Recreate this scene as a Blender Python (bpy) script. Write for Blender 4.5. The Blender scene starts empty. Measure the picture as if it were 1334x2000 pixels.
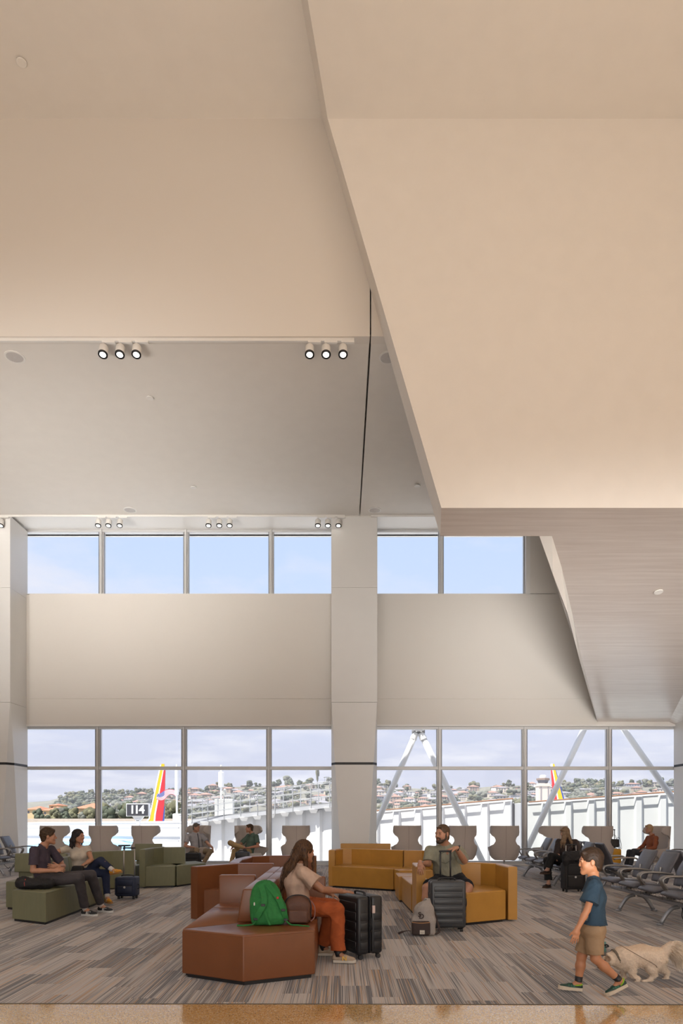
import bpy, bmesh, math, random
import numpy as np
from mathutils import Vector, Matrix
PI = math.pi
S = bpy.context.scene
C = S.collection
random.seed(7)
# ------------------------------------------------------------------ camera
FPX = 24.0/36.0*2000.0          # focal length in pixels of a 1334x2000 frame
CAMZ = 1.5
cam_d = bpy.data.cameras.new('camera'); cam = bpy.data.objects.new('camera', cam_d); C.objects.link(cam)
cam.location = (0, 0, CAMZ); cam.rotation_euler = (PI/2, 0, 0)
cam_d.sensor_fit = 'VERTICAL'; cam_d.sensor_height = 36; cam_d.sensor_width = 24; cam_d.lens = 24
cam_d.shift_y = 0.296; cam_d.clip_end = 6000; cam_d.clip_start = 0.05
S.camera = cam
# ------------------------------------------------------------------ colour management
S.view_settings.view_transform = 'Standard'; S.view_settings.look = 'None'
S.view_settings.gamma = 1; S.view_settings.use_curve_mapping = False
S.view_settings.exposure = 0.15
def lin(r, g, b):
    f = lambda c: (c/255/12.92) if c/255 <= 0.04045 else ((c/255+0.055)/1.055)**2.4
    return (f(r), f(g), f(b), 1)
# ------------------------------------------------------------------ sky
W = bpy.data.worlds.new('sky'); S.world = W; W.use_nodes = True
def build_sky():
    nt = W.node_tree; nt.nodes.clear(); N = nt.nodes.new; L = nt.links.new
    tc = N('ShaderNodeTexCoord'); sep = N('ShaderNodeSeparateXYZ'); L(tc.outputs['Generated'], sep.inputs[0])
    r = N('ShaderNodeValToRGB'); L(sep.outputs['Z'], r.inputs[0])
    e = r.color_ramp.elements; e[0].position = 0.0; e[0].color = lin(212, 214, 230); e[1].position = 1; e[1].color = lin(140, 178, 232)
    for p, c in ((0.06, lin(206, 209, 228)), (0.16, lin(206, 213, 236)), (0.30, lin(205, 221, 248)), (0.5, lin(190, 212, 245))):
        k = e.new(p); k.color = c
    a = N('ShaderNodeMath'); a.operation = 'ADD'; a.inputs[1].default_value = 0.12; L(sep.outputs['Z'], a.inputs[0])
    dx = N('ShaderNodeMath'); dx.operation = 'DIVIDE'; L(sep.outputs['X'], dx.inputs[0]); L(a.outputs[0], dx.inputs[1])
    dy = N('ShaderNodeMath'); dy.operation = 'DIVIDE'; L(sep.outputs['Y'], dy.inputs[0]); L(a.outputs[0], dy.inputs[1])
    cb = N('ShaderNodeCombineXYZ'); L(dx.outputs[0], cb.inputs[0]); L(dy.outputs[0], cb.inputs[1])
    n = N('ShaderNodeTexNoise'); n.inputs['Scale'].default_value = 1.15; n.inputs['Detail'].default_value = 7; n.inputs['Roughness'].default_value = 0.55
    L(cb.outputs[0], n.inputs['Vector'])
    cr = N('ShaderNodeValToRGB'); cr.color_ramp.elements[0].position = 0.47; cr.color_ramp.elements[1].position = 0.66
    L(n.outputs['Fac'], cr.inputs[0])
    m = N('ShaderNodeMixRGB'); m.inputs[2].default_value = lin(232, 232, 242); L(cr.outputs[0], m.inputs[0]); L(r.outputs[0], m.inputs[1])
    n2 = N('ShaderNodeTexNoise'); n2.inputs['Scale'].default_value = 0.8; n2.inputs['Detail'].default_value = 4; L(cb.outputs[0], n2.inputs['Vector'])
    bg = N('ShaderNodeBackground'); bg.inputs['Strength'].default_value = 1.03
    L(m.outputs[0], bg.inputs['Color']); o = N('ShaderNodeOutputWorld'); L(bg.outputs[0], o.inputs[0])
build_sky()
# ------------------------------------------------------------------ sun (behind the building, high) with unseen fill lamps and a warm concourse lamp
def light(name, kind, loc, rot, energy, color, **k):
    d = bpy.data.lights.new(name, kind); d.energy = energy; d.color = color
    for a, v in k.items(): setattr(d, a, v)
    o = bpy.data.objects.new(name, d); C.objects.link(o); o.location = loc; o.rotation_euler = rot
    return o
sun = light('sun', 'SUN', (0, -20, 40), (0, 0, 0), 8.5, (1.0, 0.94, 0.86), angle=0.01)
sun.rotation_euler = Vector((0.45, 0.34, -1.0)).to_track_quat('-Z', 'Y').to_euler()
# unseen fill added for ceilings and fronts; only the warm lamp is concourse light
light('fill_lamp_low', 'AREA', (-8.2, 0.5, 0.35), (math.radians(90+26), 0, math.radians(-4)), 225, (1.0, 0.96, 0.91), shape='RECTANGLE', size=9, size_y=1.5, spread=math.radians(35))
light('fill_lamp_low', 'AREA', (3.6, 0.5, 0.35), (math.radians(90+18.5), 0, math.radians(-8)), 125, (1.0, 0.96, 0.91), shape='RECTANGLE', size=7, size_y=1.0, spread=math.radians(32))
light('fill_uplight', 'AREA', (-1.0, 0.5, 0.35), (math.radians(164), 0, 0), 385, (1.0, 0.93, 0.86), shape='RECTANGLE', size=22, size_y=3, spread=math.radians(100))
light('fill_lamp_front', 'AREA', (0, -6.5, 2.6), (math.radians(82), 0, 0), 125, (1.0, 0.95, 0.90), shape='RECTANGLE', size=20, size_y=4, spread=math.radians(75))
light('concourse_lamp_warm', 'AREA', (11.5, 2.0, 4.6), (math.radians(105), 0, math.radians(62)), 85, (1.0, 0.68, 0.46), shape='RECTANGLE', size=6, size_y=3)
# ------------------------------------------------------------------ helpers: materials
_M = {}
def new_mat(name):
    m = bpy.data.materials.new(name); m.use_nodes = True
    nt = m.node_tree; b = nt.nodes['Principled BSDF']; return m, nt, b
def mat(name, col, rough=0.5, metal=0.0, noise=0.0, nscale=30.0, bump=0.0, bscale=200.0, spec=0.5, emit=None, stretch=None, sheen=0.0, coat=0.0):
    if name in _M: return _M[name]
    m, nt, b = new_mat(name); N = nt.nodes.new; L = nt.links.new
    b.inputs['Base Color'].default_value = col; b.inputs['Roughness'].default_value = rough
    b.inputs['Metallic'].default_value = metal; b.inputs['Specular IOR Level'].default_value = spec
    if sheen: b.inputs['Sheen Weight'].default_value = sheen
    if coat: b.inputs['Coat Weight'].default_value = coat
    tc = N('ShaderNodeTexCoord'); mp = N('ShaderNodeMapping'); L(tc.outputs['Object'], mp.inputs[0])
    if stretch: mp.inputs['Scale'].default_value = stretch
    if noise:
        n = N('ShaderNodeTexNoise'); n.inputs['Scale'].default_value = nscale; n.inputs['Detail'].default_value = 4; L(mp.outputs[0], n.inputs['Vector'])
        mx = N('ShaderNodeMixRGB'); mx.blend_type = 'MULTIPLY'; mx.inputs[0].default_value = 1
        mr = N('ShaderNodeMapRange'); mr.inputs[1].default_value = 0.3; mr.inputs[2].default_value = 0.7
        mr.inputs[3].default_value = 1-noise; mr.inputs[4].default_value = 1+noise*0.4; L(n.outputs['Fac'], mr.inputs[0])
        mx.inputs[1].default_value = col; L(mr.outputs[0], mx.inputs[2]); L(mx.outputs[0], b.inputs['Base Color'])
    if bump:
        n = N('ShaderNodeTexNoise'); n.inputs['Scale'].default_value = bscale; n.inputs['Detail'].default_value = 3; L(mp.outputs[0], n.inputs['Vector'])
        bp = N('ShaderNodeBump'); bp.inputs['Strength'].default_value = bump; bp.inputs['Distance'].default_value = 0.01
        L(n.outputs['Fac'], bp.inputs['Height']); L(bp.outputs[0], b.inputs['Normal'])
    if emit:
        b.inputs['Emission Color'].default_value = emit[0]; b.inputs['Emission Strength'].default_value = emit[1]
    _M[name] = m; return m
def vmat(name, rough=0.55, sub=0.0, bump=0.0, bscale=150, sheen=0.0, noise=0.08, nscale=40):
    """material whose base colour is the mesh's own 'Col' attribute (skin, lips, brows, prints)"""
    if name in _M: return _M[name]
    m, nt, b = new_mat(name); N = nt.nodes.new; L = nt.links.new
    a = N('ShaderNodeAttribute'); a.attribute_name = 'Col'; b.inputs['Roughness'].default_value = rough
    n = N('ShaderNodeTexNoise'); n.inputs['Scale'].default_value = nscale; n.inputs['Detail'].default_value = 3
    tc = N('ShaderNodeTexCoord'); L(tc.outputs['Object'], n.inputs['Vector'])
    mr = N('ShaderNodeMapRange'); mr.inputs[1].default_value = 0.3; mr.inputs[2].default_value = 0.7
    mr.inputs[3].default_value = 1-noise; mr.inputs[4].default_value = 1+noise*0.5; L(n.outputs['Fac'], mr.inputs[0])
    mx = N('ShaderNodeMixRGB'); mx.blend_type = 'MULTIPLY'; mx.inputs[0].default_value = 1
    L(a.outputs['Color'], mx.inputs[1]); L(mr.outputs[0], mx.inputs[2]); L(mx.outputs[0], b.inputs['Base Color'])
    if sheen: b.inputs['Sheen Weight'].default_value = sheen
    if sub: b.inputs['Subsurface Weight'].default_value = sub; b.inputs['Subsurface Radius'].default_value = (0.02, 0.008, 0.004); b.inputs['Subsurface Scale'].default_value = 0.5
    if bump:
        n2 = N('ShaderNodeTexNoise'); n2.inputs['Scale'].default_value = bscale; L(tc.outputs['Object'], n2.inputs['Vector'])
        bp = N('ShaderNodeBump'); bp.inputs['Strength'].default_value = bump; bp.inputs['Distance'].default_value = 0.004
        L(n2.outputs['Fac'], bp.inputs['Height']); L(bp.outputs[0], b.inputs['Normal'])
    _M[name] = m; return m
# ------------------------------------------------------------------ helpers: objects
def obj(name, me, m=None, parent=None, smooth=False, loc=None, rotz=None):
    """link mesh (or bmesh) as ONE object"""
    if isinstance(me, bmesh.types.BMesh):
        bm = me; me = bpy.data.meshes.new(name); bm.normal_update(); bm.to_mesh(me); bm.free()
    if m is not None and not me.materials:
        for x in (m if isinstance(m, (list, tuple)) else [m]): me.materials.append(x)
    if smooth: me.shade_smooth()
    o = bpy.data.objects.new(name, me); C.objects.link(o)
    if parent is not None: o.parent = parent
    if loc is not None: o.location = loc
    if rotz is not None: o.rotation_euler = (0, 0, rotz)
    return o
def tag(o, label, cat, group=None, kind=None):
    o['label'] = label; o['category'] = cat
    if group: o['group'] = group
    if kind: o['kind'] = kind
    return o
def thing(name, label, cat, loc=(0, 0, 0), rotz=0, group=None):
    o = bpy.data.objects.new(name, None); C.objects.link(o); o.empty_display_size = 0.1
    o.location = loc; o.rotation_euler = (0, 0, rotz); return tag(o, label, cat, group)
def struct(name, me, m, parent=None, smooth=False):
    o = obj(name, me, m, parent, smooth)
    if parent is None: o['kind'] = 'structure'
    return o
def dup(root, loc=None, rotz=None, label=None, group=None, parent=None):
    c = root.copy(); C.objects.link(c)
    if parent is not None: c.parent = parent
    if loc is not None: c.location = loc
    if rotz is not None: c.rotation_euler = (0, 0, rotz)
    if label: c['label'] = label
    if group: c['group'] = group
    for ch in list(root.children): dup(ch, parent=c)
    return c
def M4(loc=(0, 0, 0), rot=(0, 0, 0), scale=(1, 1, 1)):
    from mathutils import Euler
    return Matrix.Translation(loc) @ Euler(rot).to_matrix().to_4x4() @ Matrix.Diagonal((*scale, 1))
def box(bm, x0, x1, y0, y1, z0, z1, bev=0.0, seg=2, mtx=None):
    r = bmesh.ops.create_cube(bm, size=1); vs = r['verts']
    for v in vs: v.co = Vector((x0+(v.co.x+.5)*(x1-x0), y0+(v.co.y+.5)*(y1-y0), z0+(v.co.z+.5)*(z1-z0)))
    if bev:
        es = list({e for v in vs for e in v.link_edges})
        b = bmesh.ops.bevel(bm, geom=es, offset=bev, segments=seg, profile=0.5, affect='EDGES')
        vs = b['verts']+[v for v in vs if v.is_valid]; vs = list({v for v in vs})
        fs = {f for v in vs for f in v.link_faces}; vs = list({v for f in fs for v in f.verts})
    if mtx is not None:
        for v in vs: v.co = mtx @ v.co
    return vs
def prism(bm, pts, z0, z1, bev=0.0, seg=2):
    """extruded polygon, pts counter-clockwise"""
    n = len(pts)
    lo = [bm.verts.new((p[0], p[1], z0)) for p in pts]; hi = [bm.verts.new((p[0], p[1], z1)) for p in pts]
    fs = [bm.faces.new(hi), bm.faces.new(lo[::-1])]
    for i in range(n): fs.append(bm.faces.new((lo[i], lo[(i+1) % n], hi[(i+1) % n], hi[i])))
    if bev:
        es = list({e for f in fs for e in f.edges})
        bmesh.ops.bevel(bm, geom=es, offset=bev, segments=seg, profile=0.5, affect='EDGES')
def quad(bm, *pts): return bm.faces.new([bm.verts.new(p) for p in pts])
def slab(bm, pts, d):
    """closed solid: polygon pts (3D) extruded by vector d"""
    a = [bm.verts.new(p) for p in pts]; b = [bm.verts.new(Vector(p)+Vector(d)) for p in pts]; n = len(pts)
    bm.faces.new(a); bm.faces.new(b[::-1])
    for i in range(n): bm.faces.new((a[(i+1) % n], a[i], b[i], b[(i+1) % n]))
    bmesh.ops.recalc_face_normals(bm, faces=bm.faces[:])
def cyl(bm, p0, p1, r0, r1=None, seg=12, cap=True):
    p0 = Vector(p0); p1 = Vector(p1); r1 = r0 if r1 is None else r1
    d = (p1-p0); q = d.to_track_quat('Z', 'Y'); a = []; b = []
    for i in range(seg):
        t = 2*PI*i/seg; v = q @ Vector((math.cos(t), math.sin(t), 0))
        a.append(bm.verts.new(p0+v*r0)); b.append(bm.verts.new(p1+v*r1))
    for i in range(seg): bm.faces.new((a[i], a[(i+1) % seg], b[(i+1) % seg], b[i]))
    if cap: bm.faces.new(a[::-1]); bm.faces.new(b)
def tube(bm, pts, r, seg=8, cap=True, flat=1.0, up=(0, 0, 1), rs=None):
    pts = [Vector(p) for p in pts]; rings = []; n = len(pts); prev = None
    for i, p in enumerate(pts):
        d = (pts[min(i+1, n-1)]-pts[max(i-1, 0)]).normalized()
        u = Vector(up); s = d.cross(u)
        if s.length < 0.2: s = d.cross(Vector((1, 0, 0)) if abs(d.x) < .9 else Vector((0, 1, 0)))
        s.normalize()
        if prev is not None and s.dot(prev) < 0: s = -s
        prev = s; w = s.cross(d).normalized(); rr = rs[i] if rs else r
        rings.append([bm.verts.new(p+(s*math.cos(2*PI*k/seg)*flat+w*math.sin(2*PI*k/seg))*rr) for k in range(seg)])
    for i in range(n-1):
        for k in range(seg):
            bm.faces.new((rings[i][k], rings[i][(k+1) % seg], rings[i+1][(k+1) % seg], rings[i+1][k]))
    if cap: bm.faces.new(rings[0][::-1]); bm.faces.new(rings[-1])
    bmesh.ops.recalc_face_normals(bm, faces=bm.faces[:])
def smooth_path(pts, n=8):
    """Catmull-Rom through pts"""
    P = [Vector(p) for p in pts]; P = [P[0]*2-P[1]]+P+[P[-1]*2-P[-2]]; out = []
    for i in range(1, len(P)-2):
        for k in range(n):
            t = k/n; a, b, c, d = P[i-1:i+3]
            out.append(0.5*((2*b)+(c-a)*t+(2*a-5*b+4*c-d)*t*t+(3*b-a-3*c+d)*t**3))
    out.append(P[-2]); return out
def lathe(bm, prof, seg=24, mtx=None):
    rings = []
    for r, z in prof:
        rings.append([bm.verts.new((r*math.cos(2*PI*k/seg), r*math.sin(2*PI*k/seg), z)) for k in range(seg)])
    for i in range(len(prof)-1):
        for k in range(seg): bm.faces.new((rings[i][k], rings[i][(k+1) % seg], rings[i+1][(k+1) % seg], rings[i+1][k]))
    bm.faces.new(rings[0][::-1]); bm.faces.new(rings[-1])
    if mtx is not None:
        for rg in rings:
            for v in rg: v.co = mtx @ v.co
def BM(): return bmesh.new()
def at(x, y, Y): return Vector(((x-667)*Y/FPX, Y, CAMZ-(y-1592)*Y/FPX))       # photograph pixel at a known depth
def fl(x, y):                                                                   # photograph pixel on the floor
    Y = CAMZ*FPX/(y-1592); return Vector(((x-667)*Y/FPX, Y, 0))
# ------------------------------------------------------------------ organic surfaces: signed distances meshed with surface nets
class Sdf:
    def __init__(s, h): s.h = h; s.p = []
    def cone(s, a, b, ra, rb=None, k=0.02, flat=None, cap0=False, cap1=False, op='+'):
        s.p.append(('c', np.array(a, float), np.array(b, float), ra, ra if rb is None else rb, k, flat, cap0, cap1, op)); return s
    def ell(s, c, r, R=None, k=0.02, op='+'):
        s.p.append(('e', np.array(c, float), np.array(r, float), np.eye(3) if R is None else np.array(R, float), k, op)); return s
    def bx(s, c, r, R=None, rad=0.01, k=0.01, op='+'):
        s.p.append(('b', np.array(c, float), np.array(r, float), np.eye(3) if R is None else np.array(R, float), rad, k, op)); return s
    def chain(s, pts, rs, k=0.02, **kw):
        for i in range(len(pts)-1): s.cone(pts[i], pts[i+1], rs[i], rs[i+1], k=k, **kw)
        return s
    def bounds(s, p):
        if p[0] == 'c':
            f = 1.0
            if p[6] is not None: f = max(1.0, p[6][1])
            r = max(p[3], p[4])*f; return np.minimum(p[1], p[2])-r, np.maximum(p[1], p[2])+r
        r = np.linalg.norm(p[2]) if p[0] == 'b' else max(p[2])
        if p[0] == 'b': r += p[4]
        return p[1]-r, p[1]+r
    def mesh(s):
        h = s.h; lo = np.full(3, 1e9); hi = -lo
        for p in s.p:
            if p[-1] == '+': a, b = s.bounds(p); lo = np.minimum(lo, a); hi = np.maximum(hi, b)
        lo -= 3*h; hi += 3*h; n = np.ceil((hi-lo)/h).astype(int)+1
        D = np.full(n, 1.0, np.float32); ax = [(lo[i]+h*np.arange(n[i])).astype(np.float32) for i in range(3)]
        for p in s.p:
            k = p[5] if p[0] == 'c' else (p[4] if p[0] == 'e' else p[5])
            a, b = s.bounds(p); m = k+2.5*h
            i0 = np.clip(np.floor((a-m-lo)/h).astype(int), 0, n-1); i1 = np.clip(np.ceil((b+m-lo)/h).astype(int)+1, 1, n)
            if (i1 <= i0).any(): continue
            sl = tuple(slice(i0[i], i1[i]) for i in range(3))
            X, Y, Z = np.meshgrid(ax[0][sl[0]], ax[1][sl[1]], ax[2][sl[2]], indexing='ij')
            if p[0] == 'c':
                A, B, ra, rb = p[1], p[2], p[3], p[4]; x = X-A[0]; y = Y-A[1]; z = Z-A[2]; d = B-A; L2 = max(float(d@d), 1e-9)
                t = np.clip((x*d[0]+y*d[1]+z*d[2])/L2, 0, 1)
                vx = x-t*d[0]; vy = y-t*d[1]; vz = z-t*d[2]
                if p[6] is not None:
                    nx, f = p[6]; nx = np.array(nx, float); nx = nx/np.linalg.norm(nx); q = vx*nx[0]+vy*nx[1]+vz*nx[2]; g = (1/f-1)
                    vx = vx+q*nx[0]*g; vy = vy+q*nx[1]*g; vz = vz+q*nx[2]*g
                v = np.sqrt(vx*vx+vy*vy+vz*vz)-(ra+(rb-ra)*t)
                dn = d/math.sqrt(L2)
                if p[7]: v = np.maximum(v, -(x*dn[0]+y*dn[1]+z*dn[2]))
                if p[8]: v = np.maximum(v, (x-d[0])*dn[0]+(y-d[1])*dn[1]+(z-d[2])*dn[2])
            else:
                R = p[3]; x = X-p[1][0]; y = Y-p[1][1]; z = Z-p[1][2]
                u = [x*R[i][0]+y*R[i][1]+z*R[i][2] for i in range(3)]
                if p[0] == 'e':
                    r = p[2]; k0 = np.sqrt(sum((u[i]/r[i])**2 for i in range(3))); k1 = np.sqrt(sum((u[i]/r[i]**2)**2 for i in range(3)))+1e-6
                    v = k0*(k0-1)/k1
                else:
                    q = [np.abs(u[i])-(p[2][i]-p[4]) for i in range(3)]
                    v = np.sqrt(sum(np.maximum(c, 0)**2 for c in q))+np.minimum(np.maximum(np.maximum(q[0], q[1]), q[2]), 0)-p[4]
            v = v.astype(np.float32); cur = D[sl]
            if p[-1] == '+':
                hh = np.maximum(k-np.abs(cur-v), 0)/max(k, 1e-6); D[sl] = np.minimum(cur, v)-hh*hh*k*0.25
            else:
                v = -v; hh = np.maximum(k-np.abs(cur-v), 0)/max(k, 1e-6); D[sl] = np.maximum(cur, v)+hh*hh*k*0.25
        return s.nets(D, lo, h)
    @staticmethod
    def nets(D, lo, h):
        I = D < 0; n = np.array(D.shape)
        cnt = np.zeros(n-1, np.uint8)
        for dx in (0, 1):
            for dy in (0, 1):
                for dz in (0, 1): cnt += I[dx:n[0]-1+dx, dy:n[1]-1+dy, dz:n[2]-1+dz]
        act = (cnt > 0) & (cnt < 8); c = np.argwhere(act)
        idx = np.full(n-1, -1, np.int64); idx[act] = np.arange(len(c))
        acc = np.zeros((len(c), 3)); w = np.zeros(len(c))
        cor = [np.array(v) for v in [(0,0,0),(1,0,0),(0,1,0),(1,1,0),(0,0,1),(1,0,1),(0,1,1),(1,1,1)]]
        val = [D[c[:, 0]+q[0], c[:, 1]+q[1], c[:, 2]+q[2]] for q in cor]
        for a in range(8):
            for b in range(a+1, 8):
                if abs(cor[a]-cor[b]).sum() != 1: continue
                va, vb = val[a], val[b]; m = (va < 0) != (vb < 0)
                t = np.where(m, va/np.where(m, va-vb, 1), 0)
                acc += m[:, None]*(cor[a]+(cor[b]-cor[a])*t[:, None]); w += m
        V = lo+h*(c+acc/w[:, None]); F = []
        for axn in range(3):
            s0 = [slice(1, -1)]*3; s0[axn] = slice(0, -1); s1 = list(s0); s1[axn] = slice(1, None)
            A = I[tuple(s0)]; B = I[tuple(s1)]; e = np.argwhere(A != B); e = e+np.array([0 if i == axn else 1 for i in range(3)])
            u = (axn+1) % 3; v = (axn+2) % 3; du = np.zeros(3, int); du[u] = 1; dv = np.zeros(3, int); dv[v] = 1
            q = [idx[tuple(e.T)], idx[tuple((e-du).T)], idx[tuple((e-du-dv).T)], idx[tuple((e-dv).T)]]
            Q = np.stack(q, 1); ins = I[tuple(e.T)]
            Q[~ins] = Q[~ins][:, ::-1]; F.append(Q)
        F = np.concatenate(F); F = F[(F >= 0).all(1)]
        return V, F
def vnormals(V, F):
    n = np.cross(V[F[:, 2]]-V[F[:, 0]], V[F[:, 3]]-V[F[:, 1]]); N = np.zeros_like(V)
    for i in range(4): np.add.at(N, F[:, i], n)
    return N/np.maximum(np.linalg.norm(N, axis=1)[:, None], 1e-9)
def wrinkle(V, F, amp, freq, seed=0, axis=None, n=7):
    """soft cloth folds: sum of warped sines pushed along the normals"""
    rs = np.random.RandomState(seed); N = vnormals(V, F); d = np.zeros(len(V))
    for _ in range(3):
        m = N[F].mean(1); N2 = np.zeros_like(N)
        for i in range(4): np.add.at(N2, F[:, i], m)
        N = N2/4
    N = N*np.minimum(1, np.linalg.norm(N, axis=1))[:, None]
    w = V+0.03*np.sin(V[:, [1, 2, 0]]*freq*0.7+rs.rand(3)*6)
    for i in range(n):
        k = rs.randn(3); k /= np.linalg.norm(k)
        if axis is not None:
            a = np.array(axis, float); a /= np.linalg.norm(a); k = k-0.8*a*(k@a); k /= np.linalg.norm(k)
        d += (1-np.abs(np.sin(w@k*freq*(0.5+rs.rand())+rs.rand()*6)))**2.0-0.4
    return V+N*(d*amp/n**0.5)[:, None]
def np_obj(name, V, F, m, parent=None, origin=(0, 0, 0), col=None, smooth=True):
    me = bpy.data.meshes.new(name); O = np.array(origin, float); V = V-O
    me.vertices.add(len(V)); me.vertices.foreach_set('co', V.astype(np.float32).ravel())
    k = F.shape[1]; me.loops.add(F.size); me.polygons.add(len(F))
    me.loops.foreach_set('vertex_index', F.astype(np.int32).ravel())
    me.polygons.foreach_set('loop_start', np.arange(0, F.size, k, dtype=np.int32))
    me.update(calc_edges=True)
    if col is not None:
        a = me.color_attributes.new('Col', 'FLOAT_COLOR', 'POINT'); cc = np.ones((len(V), 4), np.float32); cc[:, :3] = col
        a.data.foreach_set('color', cc.ravel())
    me.materials.append(m)
    if smooth: me.shade_smooth()
    o = bpy.data.objects.new(name, me); C.objects.link(o)
    if parent is not None: o.parent = parent
    else: o.location = origin
    return o
# ------------------------------------------------------------------ the setting
D = 20.55            # window wall
YB = 12.1            # back of the dropped wall, also the upper left wall face
YF = 11.4            # front of the dropped wall
ZC1 = 9.987          # ceiling by the windows
YC1 = 19.37          # its far edge, front of the columns
white_paint = mat('white_paint', (0.80, 0.765, 0.72, 1), 0.85, noise=0.02, nscale=3, bump=0.04, bscale=900)
wall_paint = mat('wall_paint', (0.76, 0.72, 0.67, 1), 0.75, bump=0.03, bscale=700)
column_paint = mat('column_metal_panel', (0.80, 0.79, 0.77, 1), 0.28, noise=0.02, nscale=1.5)
alum = mat('brushed_aluminium', (0.62, 0.62, 0.62, 1), 0.4, 0.25)
alum_dark = mat('window_gasket', (0.10, 0.10, 0.11, 1), 0.6)
black = mat('black_plastic', (0.012, 0.012, 0.014, 1), 0.45)
white_enamel = mat('white_enamel', (0.80, 0.78, 0.75, 1), 0.4)
def glass_mat(name, tint=(0.96, 0.97, 0.98, 1)):
    m, nt, b = new_mat(name); nt.nodes.clear(); N = nt.nodes.new; L = nt.links.new
    t = N('ShaderNodeBsdfTransparent'); t.inputs[0].default_value = tint
    g = N('ShaderNodeBsdfGlossy'); g.inputs['Roughness'].default_value = 0.02
    f = N('ShaderNodeFresnel'); f.inputs[0].default_value = 1.18
    mx = N('ShaderNodeMixShader'); L(f.outputs[0], mx.inputs[0]); L(t.outputs[0], mx.inputs[1]); L(g.outputs[0], mx.inputs[2])
    o = N('ShaderNodeOutputMaterial'); L(mx.outputs[0], o.inputs[0]); return m
glass = glass_mat('window_glass')
def wood_mat():
    m, nt, b = new_mat('pale_wood_grain_panel'); N = nt.nodes.new; L = nt.links.new
    g = N('ShaderNodeNewGeometry'); mp = N('ShaderNodeMapping'); mp.inputs['Scale'].default_value = (0.35, 9, 9); L(g.outputs['Position'], mp.inputs[0])
    n = N('ShaderNodeTexNoise'); n.inputs['Scale'].default_value = 1.6; n.inputs['Detail'].default_value = 6; n.inputs['Roughness'].default_value = 0.65; L(mp.outputs[0], n.inputs['Vector'])
    r = N('ShaderNodeValToRGB'); r.color_ramp.elements[0].position = 0.3; r.color_ramp.elements[0].color = (0.60, 0.52, 0.47, 1)
    r.color_ramp.elements[1].position = 0.7; r.color_ramp.elements[1].color = (0.74, 0.67, 0.62, 1)
    L(n.outputs['Fac'], r.inputs[0]); L(r.outputs[0], b.inputs['Base Color'])
    b.inputs['Roughness'].default_value = 0.30; b.inputs['Specular IOR Level'].default_value = 0.8; b.inputs['Coat Weight'].default_value = 1.0; b.inputs['Coat Roughness'].default_value = 0.2; b.inputs['Coat IOR'].default_value = 2.0
    bp = N('ShaderNodeBump'); bp.inputs['Strength'].default_value = 0.25; bp.inputs['Distance'].default_value = 0.02; L(n.outputs['Fac'], bp.inputs['Height']); L(bp.outputs[0], b.inputs['Normal'])
    return m
wood = wood_mat()
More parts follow.
